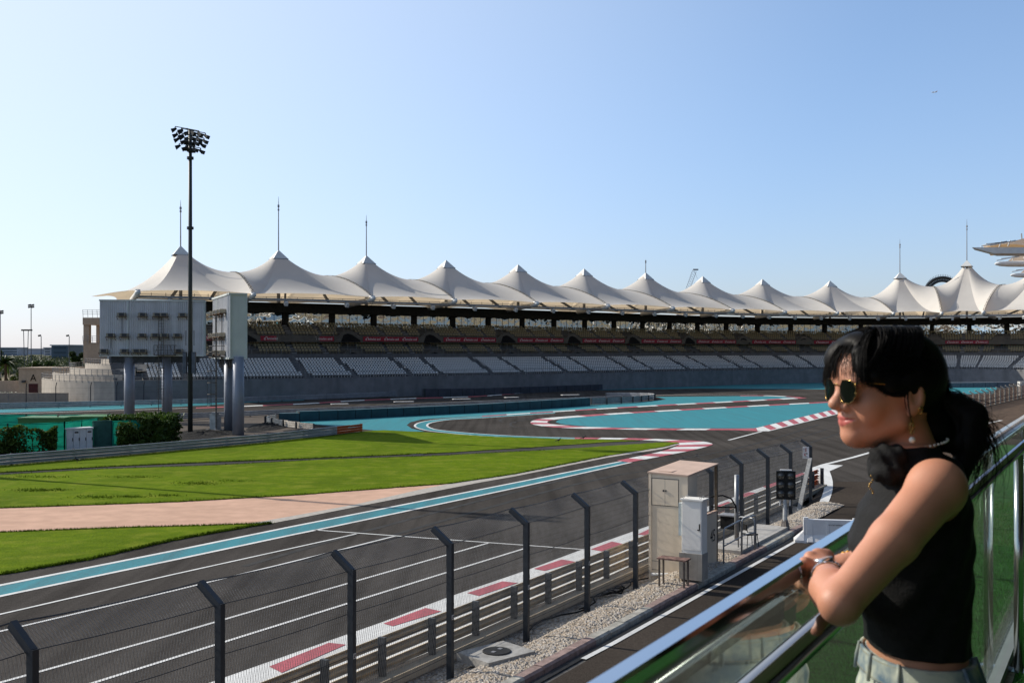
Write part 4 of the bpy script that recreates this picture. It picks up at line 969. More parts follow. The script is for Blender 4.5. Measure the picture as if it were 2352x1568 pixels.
# --- floodlight mast
MASTM = mat('dark mast steel', (.055, .062, .060), .5, .3, var=.1, scale=.6)
LAMPM = mat('dark lamp housing', (.018, .02, .022), .5, .2)
def flood_mast(label, base, h, rb, rt, lamps=True, scale=1.0):
    root = thing('floodlight_mast', label, 'floodlight', base)
    MB().tube([base - UP * .1, base + UP * h * .5, base + UP * h], [rb, (rb + rt) / 2, rt], 12).build('pole', MASTM, root, True)
    g = MB()
    for z in (h * .905, h * .93, h * .675): g.tube([base + UP * (z - .12), base + UP * (z + .12)], rb * 1.35, 12)
    g.obox(base + UP * .04, (1, 0, 0), (0, 1, 0), UP, .5, .5, .06); g.build('collar', MASTM, root)
    for sx in (-.42, .42):
        MB().obox(base + V((sx, -.25, 6.6 if h > 20 else 2)), (1, 0, 0), (0, 1, 0), UP, .16, .18, 1.0).build('control_box', mat('box steel', (.10, .115, .14), .5, .2), root)
        MB().beam(base + V((sx * .9, -.1, 8.2)), base + V((sx * .9, -.1, 9.6)), .05).build('bracket', STD, root)
    ax = V((.93, -.30, -.22)).normalized()
    tiers = [(h - .05, 1.3, 1.0), (h - .55, 1.15, 0), (h - .95, 1.0, 1), (h - 1.55, .85, 0)]
    ay = V((.30, .93, 0)).normalized()
    ab = MB()
    for zt, hl, _ in tiers:
        c = base + UP * zt
        for oy in (-.5, .5): ab.beam(c - ax * hl + ay * oy, c + ax * hl + ay * oy, .07)
        ab.beam(c - ay * .55, c + ay * .55, .09)
    ab.build('cross_arm', MASTM, root)
    if lamps:
        for zt, hl, _ in tiers:
            c = base + UP * zt
            for oy in (-.5, .5):
                for q in ((-1, -.45, .4, 1) if hl > 1.05 else (-1, 0.0, .9)):
                    p = c + ax * hl * q + ay * oy; sgn = -1 if q < 0 else 1
                    f = (V((.86 * sgn, -.25, -.42)) if abs(q) > .2 else V((.1, -.8, -.5))).normalized(); s_ = f.cross(UP).normalized(); t_ = s_.cross(f)
                    b = p - UP * .22 + f * .1
                    lg = MB(); 
                    r0, r1 = .09, .23
                    A0 = [b - f * .22 + s_ * r0 * i + t_ * r0 * .8 * j for i, j in ((-1, -1), (1, -1), (1, 1), (-1, 1))]; A1 = [b + f * .30 + s_ * r1 * i + t_ * (r1 * .75 * j - .05) for i, j in ((-1, -1), (1, -1), (1, 1), (-1, 1))]
                    lg.add(A0 + A1, [(3, 2, 1, 0), (4, 5, 6, 7)] + [(k, (k + 1) % 4, 4 + (k + 1) % 4, 4 + k) for k in range(4)])
                    lg.beam(p, b, .07); lg.build('lamp', LAMPM, root)
    return root
mbase = G(437, 995); mbase.z = 0
flood_mast('tall dark floodlight mast with a cluster of lamps beside the large screens', mbase, (995 - 297) * mbase.y / F, .235, .155)
b2 = V((-39.5, 67.3, 0)); flood_mast('tall floodlight mast by the left edge whose long shadow crosses the lawn', b2, 29.5, .24, .16)
# grey cabinet at the foot of the right screen
kb = thing('utility_cabinet', 'grey utility cabinet beside the ladder at the foot of the right screen', 'cabinet', G(497, 989)); c = G(495, 990)
MB().obox(c + UP * .9, (.9, -.4, 0), (.4, .9, 0), UP, .42, .35, .75).build('case', mat('cabinet grey', (.40, .41, .41), .5, .1), kb); MB().obox(c + UP * .08, (.9, -.4, 0), (.4, .9, 0), UP, .85, .5, .1).build('plinth', CONC, kb); MB().obox(c + V((.05, -.3, 1.75)), (.9, -.4, 0), (.4, .9, 0), UP, .3, .2, .1).build('hood', STG, kb)
# --- green screened compound
GNET = mat('green shade netting', (.015, .33, .22), .8, var=.10, scale=1.5, big=.12, bigscale=.4, trans=.25)
GCON = mat('green generator paint', (.05, .17, .045), .5, var=.06, scale=1)
GPOST = mat('dark green post', (.01, .05, .04), .6)
def fencepanel(g, gp, a, b, h, base=.0, npost=4):
    d = (b - a); n = max(2, int(d.length / 3.0)); d.normalize(); nn = V((d.y, -d.x, 0))
    L_ = (b - a).length; m = max(2, int(L_ / .4))
    for k in range(m):
        p, q = a + d * L_ * k / m, a + d * L_ * (k + 1) / m
        for r in range(5):
            z0, z1 = base + (h - base) * r / 5, base + (h - base) * (r + 1) / 5
            g.quad(*[pp + nn * (.04 * math.sin(u * 5.1 + zz * 4)) + UP * zz for pp, zz, u in ((p, z0, k), (q, z0, k + 1), (q, z1, k + 1), (p, z1, k))])
    for k in range(n + 1):
        p = a + d * L_ * k / n; gp.beam(p, p + UP * (h + .05), .08)
    for zz in (.3, h * .5, h - .03): gp.beam(a - nn * .05 + UP * zz, b - nn * .05 + UP * zz, .035)
comp = thing('screened_fence', 'bright green netting fence round the generator compound', 'fence', G(140, 1034))
g, gp = MB(), MB()
c_fl, c_fm, c_fr0, c_fr1 = G(-120, 1045), G(148, 1033), G(256, 1027), G(340, 1024.5)
hN = lambda p, yt: H - (yt - HY) * p.y / F
fencepanel(g, gp, c_fl, c_fm, hN(c_fm, 969)); fencepanel(g, gp, c_fm, c_fm + V((.6, 5, 0)), hN(c_fm, 969))
g.build('netting', GNET, comp); g = MB(); fencepanel(g, gp, c_fr0, c_fr1, hN(c_fr0, 966)); back_r = P(280, 951.5, 103); back_r.z = 0; back_l = P(-160, 957, 103); back_l.z = 0
g.build('netting', GNET, comp); g = MB(); fencepanel(g, gp, back_l, back_r, H - (951.5 - HY) * 103 / F); fencepanel(g, gp, back_r, c_fr1, H - (951.5 - HY) * 103 / F)
g.build('netting', GNET, comp); gp.build('post', GPOST, comp)
gt_ = thing('barred_gate', 'green barred metal gate between the white cabinets and the netting', 'gate', G(236, 1028)); ga, gb_ = G(213, 1029), G(256, 1027); hg = hN(ga, 967)
g = MB(); n = 16
for k in range(n + 1): p = ga.lerp(gb_, k / n); g.beam(p + UP * .1, p + UP * hg, .06)
for zz in (.15, hg): g.beam(ga + UP * zz, gb_ + UP * zz, .08)
g.build('bars', mat('gate green', (.05, .16, .13), .5), gt_); MB().quad(ga + V((.02, .12, .1)), gb_ + V((.02, .12, .1)), gb_ + V((.02, .12, hg)), ga + V((.02, .12, hg))).build('mesh', mat('gate backing', (.012, .06, .05), .8), gt_)
def generator(label, x0, x1, yt, Y, L2, zt=None):
    root = thing('generator', label, 'generator', V((0, 0, 0)) + G(x0, 803 + H * F / Y)); a, b = P(x0, yt, Y), P(x1, yt, Y); h = a.z; a.z = b.z = 0
    d = (b - a); Lg = d.length; d.normalize(); nn = V((d.y, -d.x, 0)); c = (a + b) / 2 - nn * L2 / 2
    MB().obox(c + UP * (h / 2), d, nn, UP, Lg / 2, L2 / 2, h / 2).build('container', GCON, root)
    g = MB(); 
    for k in range(12): g.obox(a + d * .7 + nn * .02 + UP * (h - .45 - k * .14), d, nn, UP, .55, .03, .03)
    g.build('louvre', mat('louvre green', (.09, .2, .08), .5), root)
    g = MB(); g.obox(c + UP * (h + .05), d, nn, UP, Lg / 2 + .05, L2 / 2 + .05, .06); g.build('roof', GCON, root)
    g = MB(); g.tube([b - d * 1.0 - nn * 1.0 + UP * h, b - d * 1.0 - nn * 1.0 + UP * (h + .25), b - d * .8 - nn * 1.0 + UP * (h + .3)], .07, 6); g.build('exhaust', STD, root)
    g = MB(); g.beam(a + d * 2.1 + nn * .03 + UP * (h - 1.65), a + d * 3.6 + nn * .03 + UP * (h - 1.65), .06, .1); g.build('handle', mat('pale handle', (.5, .55, .5), .4), root)
generator('green generator container with louvred end inside the compound, nearest the gate', 163, 264, 959, 90, 3.0)
generator('low green generator container at the left of the compound', 41, 147, 961.5, 96, 3.0)
wc = thing('cabinet_row', 'row of white electrical cabinets in front of the compound gate', 'cabinet', G(183, 1031)); a, b = G(153, 1033.5), G(213, 1030); h = hN(a, 986); d = (b - a); Lw = d.length; d.normalize(); nn = V((d.y, -d.x, 0))
for k in range(4):
    c = a + d * Lw * (k + .5) / 4 - nn * .4; o = MB().obox(c + UP * h / 2, d, nn, UP, Lw / 8 - .015, .4, h / 2).build('door_cabinet', mat('white cabinet paint', (.80, .81, .80), .45, var=.05), wc)
    MB().obox(c + nn * .41 + d * .2 + UP * h * .5, d, nn, UP, .03, .02, .12).build('handle', STD, o)
    if k in (1, 3): MB().obox(c + nn * .41 + UP * h * .84, d, nn, UP, .14, .01, .06).build('vent', STD, o)
MB().obox((a + b) / 2 - nn * .4 + UP * (h + .04), d, nn, UP, Lw / 2 + .05, .46, .05).build('roof', mat('white cabinet paint', (.80, .81, .80), .45), wc)
# --- leaves: hedges, trees
LEAF = {}
def leafmat(name, c, var=.35, tr=.25): return mat(name, c, .55, var=var, scale=1.2, big=.2, bigscale=.5, trans=tr, spec=.3)
def leaf_cloud(g, pts, size, up=.3):
    """pts: array of positions; one small folded quad each"""
    n = len(pts); nv = len(g.v)
    d = rng.normal(size=(n, 3)); d /= np.linalg.norm(d, axis=1)[:, None]; e = rng.normal(size=(n, 3)); e[:, 2] += up
    e = np.cross(d, e); e /= np.linalg.norm(e, axis=1)[:, None] + 1e-9
    sz = size * rng.uniform(.6, 1.4, size=(n, 1)); a = pts - d * sz; b = pts + e * sz * .45; c = pts + d * sz; f = pts - e * sz * .45
    q = np.stack([a, b, c, f], 1).reshape(-1, 3); g.v.extend(map(tuple, q.tolist()))
    for k in range(n): g.f.append((nv + 4 * k, nv + 4 * k + 1, nv + 4 * k + 2, nv + 4 * k + 3)); g.m.append(g.mi)
HEDG = leafmat('hedge leaves', (.075, .125, .018)); HEDD = leafmat('dark hedge leaves', (.06, .105, .016))
def hedge(label, a, b, h, depth, n, size, m, gaps=0.0, z0=0):
    root = thing('hedge', label, 'hedge', a); d = b - a; L_ = d.length; d.normalize(); nn = V((d.y, -d.x, 0))
    u, v, w_ = rng.random(n) * L_, rng.random(n), rng.random(n) ** .8 * h
    topw = h * (.9 + .12 * np.sin(u * 1.7) + .06 * np.sin(u * 5.3 + 1)); w_ = np.minimum(w_ * 1.06, topw)
    if gaps:
        dens = np.sin(u * 1.9) * .5 + np.sin(u * .8 + w_ * 1.3) * .5 + rng.normal(size=n) * .35 + (h * .45 - w_) * .5
        k = dens > -gaps; u, v, w_ = u[k], v[k], w_[k]
    sh = rng.normal(size=len(u)) * .12
    pts = np.array(a)[None] + np.outer(u, np.array(d)) - np.outer(v * depth + sh, np.array(nn)) + np.outer(w_ + z0, np.array(UP))
    g = MB(); leaf_cloud(g, pts, size); g.build('leaves', m, root)
    s = MB()
    for k in range(int(L_ / .6)):
        p = a + d * (k * .6 + .3) - nn * depth * .5; s.tube([p, p + V((rng.normal() * .1, rng.normal() * .1, h * .5)), p + V((rng.normal() * .2, rng.normal() * .1, h * .9))], [.035, .025, .01], 4)
    s.build('stem', mat('hedge stems', (.06, .045, .03), .9), root)
    return root
hedge('climbing plants covering the left front of the green netting', G(-120, 1047), G(130, 1037), hN(G(0, 1037), 977), .35, 12000, .16, HEDG, .15)
hedge('climbing plants over the right panel of the green netting', G(270, 1029.5), G(338, 1026), hN(G(300, 1027), 968), .3, 4200, .15, HEDG, -.28)
hedge('dense dark hedge at the right end of the compound, clipped square', G(338, 1026), G(415, 1014), hN(G(380, 1022), 957), 4.0, 15000, .22, HEDD)
# --- gate building with the letter A, low walls, flower bed
ab = thing('gate_building', 'small beige gate building with a large black letter A over a dark red door', 'building', G(80, 903))
Ya = 186; x0, x1 = P(43, 0, Ya).x, P(140, 0, Ya).x; zt = H - (847 - HY) * Ya / F
MB().box(x0, x1, Ya, Ya + 9, -.3, zt).build('wall', BEIGE, ab)
MB().box(P(66, 0, Ya).x, P(87, 0, Ya).x, Ya - .06, Ya + .1, -.3, H - (881 - HY) * Ya / F).build('door', mat('dark red door', (.06, .012, .012), .6), ab)
MB().text('A', 1.75, P(76.5, 868, Ya - .03), (1, 0, 0), UP, depth=.03, sx=.95).build('lettering', BLK, ab)
MB().box(x0 - .2, x1 + .2, Ya - .15, Ya + 9.1, zt - .02, zt + .25).build('roof', BEIGE, ab)
MB().obox(P(54, 876, Ya - .2), (1, 0, 0), (0, 1, 0), UP, .3, .15, .2).build('lamp', STD, ab)
def lowwall(label, xa, xb, yt, yb_, Y, Y2=None):
    a, b = P(xa, yt, Y), P(xb, yt, Y2 or Y); za, zb = a.z, b.z; a.z = b.z = -.3
    g = MB(); d = (b - a).normalized(); nn = V((-d.y, d.x, 0)) * .3
    g.prism([a, b, V((b.x, b.y, zb)), V((a.x, a.y, za))], nn); root = thing('boundary_wall', label, 'wall', a); g.build('wall', BEIGE, root)
    s = MB(); n = 6
    for k in range(1, n): p = a.lerp(b, k / n) - nn * .05; s.beam(V((p.x, p.y, -.3)), V((p.x, p.y, za + (zb - za) * k / n)), .03)
    s.build('joint', STG, root)
lowwall('low beige wall in front of the rounded end of the grandstand', -260, 156, 902, 925, 150, 153)
lowwall('pale beige wall to the left of the gate building', -260, 44, 874, 893, 190)
FLW = leafmat('white flowers', (.45, .46, .36), .4); 
fb = thing('flower_bed', 'bed of white flowering shrubs beside the gate building', 'flower bed', P(20, 898, 178)); g = MB()
n = 2200; leaf_cloud(g, np.stack([P(-150, 0, 178).x + rng.random(n) * (P(42, 0, 178).x - P(-150, 0, 178).x), 176 + rng.random(n) * 5, rng.random(n) * .45 + rng.random(n) * .3 - .2], 1), .16); g.build('flowers', FLW, fb)
g = MB(); n = 2500; leaf_cloud(g, np.stack([P(-150, 0, 178).x + rng.random(n) * (P(42, 0, 178).x - P(-150, 0, 178).x), 175.5 + rng.random(n) * 6, rng.random(n) * .5 - .3], 1), .2); g.build('leaves', HEDG, fb)
# ---------------------------------------------------------------- barrier, debris fence, stone strip, kerb stones
PB, PF = -15.3, -14.15
t0, t1 = t_at(-420, PB), t_at(1884, PB)
n = 34; pts = [A(t0 + (t1 - t0) * k / n, PB) for k in range(n + 1)]
hz = [.98 + .06 * math.sin(k) * 0 for k in range(n + 1)]
guard_rail('brown steel crash rail between the race track and the stone strip, orange far end', pts, hz, nrail=3, step=2.0, m=GALVD, orange=1.6, foot=True, side=-1)
# posts of the near debris fence
fence = thing('debris_fence', 'tall chain link debris fence on bent dark posts along the near track edge', 'fence', A(t_at(1034, PF), PF))
posts = [(-420, 1640, 1600), (75, 1497, 1462), (505, 1391, 1353), (808, 1312, 1272), (1034, 1251, 1217), (1209, 1203, 1174), (1349, 1165, 1139.5), (1460, 1133, 1109), (1556, 1107, 1086), (1634, 1085, 1066), (1703, 1066, 1047), (1763.5, 1051, 1033), (1816, 1039.5, 1025), (1862, 1027, 1012)]
PZ = []
POSTM = mat('slate fence post', (.040, .047, .056), .5, .25, var=.12, scale=2, stain=.3)
LBL = mat('post label', (.5, .5, .5), .5)
for x, yk, ytp in posts:
    t = t_at(x, PF); b = A(t, PF); zk = H - (yk - HY) * b.y / F
    kn = b + UP * zk; tip = kn + (-NV * .50 + UP * .36)
    PZ.append((t, zk, tip - kn))
    g = MB(); g.obox(b + UP * ((zk - .5) / 2), DV, NV, UP, .055, .075, (zk + .5) / 2)
    d = (tip - kn).normalized(); up_ = d.cross(DV).normalized(); g.obox(kn + (tip - kn) * .5, DV, d, up_, .055, (tip - kn).length / 2, .07); g.obox(kn, DV, NV, UP, .054, .074, .05)
    po = g.build('post', POSTM, fence)
    if 0 < x < 1500:
        sg = MB(); c = b + NV * .078 + UP * 1.35; sg.obox(c, DV, NV, UP, .045, .004, .06); sg.build('label', LBL, po)
        sg = MB(); c = c + NV * .006; sg.obox(c + UP * .02 + DV * .01, DV, NV, UP, .02, .003, .008); sg.obox(c - UP * .02 - DV * .01, DV, NV, UP, .02, .003, .008); sg.obox(c, DV, NV, UP, .006, .003, .03); sg.build('mark', BLK, po)
# chain link: zigzag wires laid as long thin strips, plus horizontal line wires
WIRE = mat('fence wire', (.22, .22, .22), .6, .2)
def fz(t):
    ts = [p[0] for p in PZ]; zk = np.interp(t, ts, [p[1] for p in PZ]); return zk
tip = PZ[3][2]
wg = MB(); tA, tB = PZ[0][0], PZ[-1][0]; cell = .11; hgt = 3.0; r = .0029
def wire(g, a, b, r_=r):
    d = (b - a).normalized(); x = d.cross(NV).normalized() * r_; y = NV * r_
    c = [a + x, a - x * .5 + y * .87, a - x * .5 - y * .87, b + x, b - x * .5 + y * .87, b - x * .5 - y * .87]
    g.add(c, [(0, 1, 4, 3), (1, 2, 5, 4), (2, 0, 3, 5)])
t = tA - 2.0
run = .62     # each diagonal drifts this far along the fence over its height
while t < tB:
    for sgn in (1, -1):
        a_, b_ = t, t + sgn * run
        if a_ < tA or b_ < tA or a_ > tB or b_ > tB: continue
        zb = fz(b_) - .02
        p0 = A(a_, PF - .09, .10); p1 = A(b_, PF - .09, zb); wire(wg, p0, p1)
        p2 = p1 + tip * .97 + DV * (sgn * run * .2); wire(wg, p1, p2)
    t += cell * .62
wg.build('chain_link', WIRE, fence)
for (ta, za, _), (tb, zb, _) in zip(PZ[:-1], PZ[1:]):
    for f in (.12, .42, .71, 1.0):
        lw = MB()
        for q in range(3):
            u0, u1 = q / 3, (q + 1) / 3; sag = lambda u: -.10 * u * (1 - u)
            lw.tube([A(ta + (tb - ta) * u, PF - .09, (za + (zb - za) * u) * f + sag(u)) for u in (u0, u1)], .008, 4)
        lw.build('line_wire', STD, fence)
    lw = MB()
    for q in range(4):
        lw.tube([A(ta + (tb - ta) * u, PF - .09, za + (zb - za) * u - .16 * u * (1 - u)) + tip * .98 for u in (q / 4, (q + 1) / 4)], .013, 4)
    lw.build('line_wire', STD, fence)

# stones: a height field between barrier and road kerb, each cell a stone
def zrev(p):       # cross profile: ditch by the barrier, mound before the kerb
    return float(np.interp(p, [-15.3, -14.9, -14.5, -14.1, -13.6, -13.0, -12.5, -12.2], [-.10, -.22, -.24, -.14, .08, .14, .10, .02]))
def stones():
    m, nt, N, L = newmat('rough stone pitching')
    out = N('ShaderNodeOutputMaterial'); b = N('ShaderNodeBsdfPrincipled'); tc = N('ShaderNodeTexCoord')
    at = N('ShaderNodeAttribute'); at.attribute_name = 'stone'
    cr = N('ShaderNodeValToRGB'); cr.color_ramp.elements[0].color = (.26, .21, .16, 1); cr.color_ramp.elements[1].color = (.58, .52, .44, 1)
    for p, c in ((.25, (.46, .38, .29)), (.45, (.36, .33, .30)), (.65, (.54, .46, .36)), (.82, (.41, .38, .35))):
        e = cr.color_ramp.elements.new(p); e.color = (*c, 1)
    L(at.outputs['Fac'], cr.inputs[0])
    nz = N('ShaderNodeTexNoise'); nz.inputs['Scale'].default_value = 14; nz.inputs['Detail'].default_value = 6; L(tc.outputs['Object'], nz.inputs[0])
    mr = N('ShaderNodeMapRange'); mr.inputs[1].default_value = .3; mr.inputs[2].default_value = .7; mr.inputs[3].default_value = .6; mr.inputs[4].default_value = 1.25; L(nz.outputs[0], mr.inputs[0])
    vm_ = N('ShaderNodeVectorMath'); vm_.operation = 'SCALE'; L(cr.outputs[0], vm_.inputs[0]); L(mr.outputs[0], vm_.inputs['Scale']); L(vm_.outputs[0], b.inputs['Base Color'])
    b.inputs['Roughness'].default_value = .92; b.inputs['Specular IOR Level'].default_value = .2
    bp = N('ShaderNodeBump'); bp.inputs['Strength'].default_value = .7; bp.inputs['Distance'].default_value = .02; L(nz.outputs[0], bp.inputs['Height']); L(bp.outputs[0], b.inputs['Normal']); L(b.outputs[0], out.inputs[0]); return m
STONE = stones()
def stone_strip():
    ts = []; t = t_at(560, -13.3); tend = t_at(1880, -13.6)
    while t < tend: ts.append(t); t += .036 + max(0, (t - 22)) * .0010
    ps = np.arange(-15.2, -12.28, .038); verts = []; val = []
    for t in ts:
        for p in ps:
            c = V((t * 7.5, p * 11.0, 0)) + V((mnoise.noise(V((t * 3, p * 3, 1))), mnoise.noise(V((t * 3, p * 3, 5))), 0)) * .8
            dd, pp = mnoise.voronoi(c); gap = dd[1] - dd[0]
            hsh = (math.sin(pp[0].x * 127.1 + pp[0].y * 311.7) * 43758.5) % 1.0
            rough = min(1, gap * 2.2)
            fr = 1.0 if p > -14.2 else .75
            z = zrev(p) + fr * ((rough ** .4) * .030 + hsh * .022 * rough) - .02 + .04 * mnoise.noise(V((t * .5, p * .7, 9)))
            if abs(t - t_at(1585, -13.1)) < 2.0 and p > -13.8: z += .35 * max(0, 1 - abs(t - t_at(1585, -13.1)) / 2.0) * max(0, 1 - abs(p + 13.1) / .8)
            verts.append(A(t, p, z)); val.append(hsh if gap > .06 else 0.0)
    g = MB(); nt_, np_ = len(ts), len(ps)
    g.v = [tuple(v) for v in verts]; g.f = [(i * np_ + j, (i + 1) * np_ + j, (i + 1) * np_ + j + 1, i * np_ + j + 1) for i in range(nt_ - 1) for j in range(np_ - 1)]; g.m = [0] * len(g.f)
    g.f = [f[::-1] for f in g.f]
    o = g.build('stone_strip', STONE); a = o.data.attributes.new('stone', 'FLOAT', 'POINT'); a.data.foreach_set('value', val)
    o.data.update(); return struct(o)
so_ = stone_strip()
# earth bank further to the left under the fence, out of the stones
g = MB(); ta, tb = t_at(-700, PF), t_at(575, -13.3)
rows = [[A(ta + (tb - ta) * k / 60, p, zrev(p) + .05 * mnoise.noise(V((k * .4, p * 2, 0)))) for k in range(61)] for p in (-15.2, -14.9, -14.5, -14.1, -13.6, -13.0, -12.5, -12.2)]
g.grid(rows[::-1]); struct(g.build('bank', mat('earth bank', (.12, .10, .08), .95, var=.4, scale=5, bump=.8, bscale=12)))
# manhole slab on the stones
ms = thing('manhole_slab', 'square concrete slab with round black manhole cover on the stones', 'manhole', A(t_at(1135, -13.1), -13.1, .15))
c = A(t_at(1138, -13.15), -13.15, .2); c = G(676 + 1290 * .3592, 1013.8 + 1340 * .3592, .2)
g = MB(); g.obox(c - UP * .1, (DV * .95 + NV * .3).normalized(), (NV * .95 - DV * .3).normalized(), UP, .78, .62, .1); g.build('slab', mat('slab concrete', (.36, .35, .33), .9, var=.2, scale=5, bump=.4, stain=.3), ms)
co = MB().lathe(c + NV * .02, [(.36, 0), (.36, .025), (.33, .035), (.31, .03)], 32).build('cover', mat('cast iron', (.03, .03, .03), .7, .3), ms)
g = MB()
for sx in (-.16, .16): g.obox(c + NV * .02 + DV * sx + UP * .036, DV, NV, UP, .06, .05, .004)
g.build('lifting_plate', STG, co)
# kerb stones, painted in worn pale grey and dull red
KST = mat('worn pale kerb stone', (.40, .38, .33), .9, var=.25, scale=5, bump=.5, bscale=20, stain=.3, stainscale=(3, 3, 3)); KSR = mat('worn dull red kerb stone', (.30, .215, .19), .9, var=.25, scale=5, bump=.5, bscale=20, stain=.3, stainscale=(3, 3, 3))
t = t_at(980, -12.3); te = t_at(1842, -12.35); k = 0
ks, kr_ = MB(), MB(); nkb = 0
while t < te:
    L_ = .95; tgt = kr_ if (nkb // 4) % 2 else ks
    g = tgt; dz = rng.normal() * .006; dp = rng.normal() * .006
    ct = t + L_ / 2
    x0, x1 = -12.5 + dp, -12.18 + dp
    prof = [(x0, -.2), (x0, .13 + dz), (x0 + .02, .15 + dz), (x1 - .06, .15 + dz), (x1, .10 + dz), (x1, -.2)]
    b0 = [A(t + .006, p, z) for p, z in prof]; b1 = [A(t + L_ - .006, p, z) for p, z in prof]
    g.add(b0 + b1, [(i, (i + 1) % 6, 6 + (i + 1) % 6, 6 + i) for i in range(6)] + [tuple(range(5, -1, -1)), tuple(range(6, 12))])
    t += L_; nkb += 1
struct(ks.build('kerb', KST)); struct(kr_.build('kerb', KSR))
# slot drain
g = MB(); ta, tb = t_at(900, -12.0), t_at(1838, -12.0); g.poly([A(ta, -12.10), A(tb, -12.10), A(tb, -11.9), A(ta, -11.9)], .003)
tt = ta
struct(g.build('drain_channel', mat('drain iron', (.02, .02, .02), .7, .3)))
# loose black cables lying behind the rail
for i, (ta, tb) in enumerate(((t_at(1330, -14.6), t_at(1485, -14.6)), (t_at(1200, -14.5), t_at(1480, -14.5)), (t_at(1380, -14.8), t_at(1440, -14.4)))):
    p = [A(ta + (tb - ta) * q / 14, -14.6 + .25 * math.sin(q * 1.1 + i * 2), zrev(-14.5) + .06 + .10 * abs(math.sin(q * .9 + i))) for q in range(15)]
    tag(MB().tube(p, .025, 5).build('cable', BLK, loc=p[0]), ['thin black cable looping behind the crash rail by the cream hut', 'long black cable lying in the ditch along the crash rail', 'short black cable hanging at the crash rail posts'][i], 'cable')
# ---------------------------------------------------------------- cream marshal hut with booth
CRM = mat('cream painted steel', (.76, .64, .49), .6, var=.05, scale=1.2, big=.06, bigscale=.6, stain=.15, stainscale=(2, 2, .15))
CRT = mat('roof cream', (.56, .40, .31), .7, var=.08, scale=2)
hut = thing('marshal_hut', 'tall cream steel marshal hut with roofed booth numbered 45 by the fence', 'hut', A(t_at(1500, -14.0), -14.0))
th, ph = t_at(1490, -14.28), -14.28; wN = 1.42; Lh = 3.0; zh = H - (1087 - HY) * A(th, ph).y / F
g = MB(); g.tbox(th, th + .9, ph, ph + wN, -.4, zh); g.build('cabin', CRM, hut)
g = MB(); g.tbox(th - .02, th, ph + .02, ph + .10, -.4, zh); g.build('corner_trim', CRM, hut)
for a, b in ((.13, .60), (.61, 1.08)):
    d = MB().tbox(th - .015, th + .01, ph + a, ph + b, zh - 1.05, zh - .16).build('door', CRM, hut)
    MB().tbox(th - .04, th - .015, ph + (.53 if a < .3 else .63), ph + (.58 if a < .3 else .66), zh - .58, zh - .52).build('latch', STD, d)
g = MB()
for a, b, z0, z1 in ((.11, 1.10, zh - .15, zh - .135), (.11, 1.10, zh - 1.07, zh - 1.055), (.11, .12, zh - 1.06, zh - .14), (1.09, 1.10, zh - 1.06, zh - .14), (.60, .61, zh - 1.06, zh - .14), (.12, .4, .55, .56), (.12, .4, .25, .26)): g.tbox(th - .012, th - .004, ph + a, ph + b, z0, z1)
g.build('seam', STD, hut)
g = MB(); g.prism([A(th - .04, ph - .03, zh + .02), A(th - .04, ph + wN + .03, zh - .02), A(th + Lh, ph + wN + .03, zh + .10), A(th + Lh, ph - .03, zh + .14)], UP * .05); g.build('roof', CRT, hut)
g = MB(); g.tbox(th + .25, th + .8, ph + .25, ph + .75, zh + .07, zh + .085); g.build('roof_hatch', CRT, hut)
for p, t_ in ((ph + wN - .04, th + Lh - .06), (ph + .04, th + Lh - .06), (ph + .04, th + 1.6)):
    MB().tbox(t_ - .05, t_ + .05, p - .05, p + .05, 0, zh + .1).build('booth_post', mat('brown booth post', (.16, .125, .085), .7), hut)
zp = 1.95
wlo = MB().tbox(th + .9, th + Lh, ph + wN - .08, ph + wN, -.3, zp).build('booth_wall', CRM, hut); MB().tbox(th + .9, th + Lh, ph + wN - .1, ph + wN + .02, zp, zp + .05).build('cap', CRT, wlo)
MB().text('45', .62, A(t_at(1637, ph + wN), ph + wN + .006, H - (1231 - HY) * A(t_at(1637, ph + wN), ph + wN).y / F), DV, UP, depth=.004, sx=.85).build('lettering', BLK, wlo)
MB().tbox(th + .9, th + Lh, ph, ph + wN - .1, -.1, .35).build('booth_floor', CONC, hut)
g = MB()
for zz in (1.2, 1.9): g.tube([A(th + .95, ph + .1, zz), A(th + Lh - .2, ph + .1, zz)], .03, 6)
for q in (1.1, 2.0, 2.8): g.beam(A(th + q, ph + .1, .3), A(th + q, ph + .1, 1.9), .05)
g.build('booth_rail', mat('pale rail', (.45, .45, .45), .5, .3), hut)
MB().tube([A(th - .12, ph + .16, .10), A(th - .08, ph + .75, .16)], .055, 10).build('pipe', mat('white pipe', (.7, .7, .68), .4), hut)
# white electrical cabinet on its plinth
wcab = thing('electrical_cabinet', 'white electrical cabinet with black handle on concrete plinth before the hut', 'cabinet', A(t_at(1590, -13.0), -13.0, .4))
WCB = mat('white cabinet enamel', (.90, .87, .80), .4, var=.03, stain=.12, stainscale=(3, 3, .3))
b0 = P(1563, 1304, 34.6); tb = b0.dot(DV); pb = b0.dot(NV); zb0 = b0.z
zc0 = H - (1268 - HY) * 34.6 / F; zc1 = H - (1147 - HY) * 34.6 / F; wN2, wD2 = .76, .52
MB().tbox(tb - .03, tb + wD2, pb - .04, pb + wN2, zb0 - .35, zc0).build('plinth', mat('plinth concrete', (.34, .31, .27), .9, var=.15, scale=2, bump=.2, stain=.3, stainscale=(4, 4, .4)), wcab)
MB().tbox(tb, tb + wD2 - .03, pb + .04, pb + wN2 - .02, zc0 + .002, zc1).build('case', WCB, wcab)
dd_ = MB().tbox(tb - .022, tb - .001, pb + .07, pb + wN2 - .05, zc0 + .12, zc1 - .05).build('door', WCB, wcab)
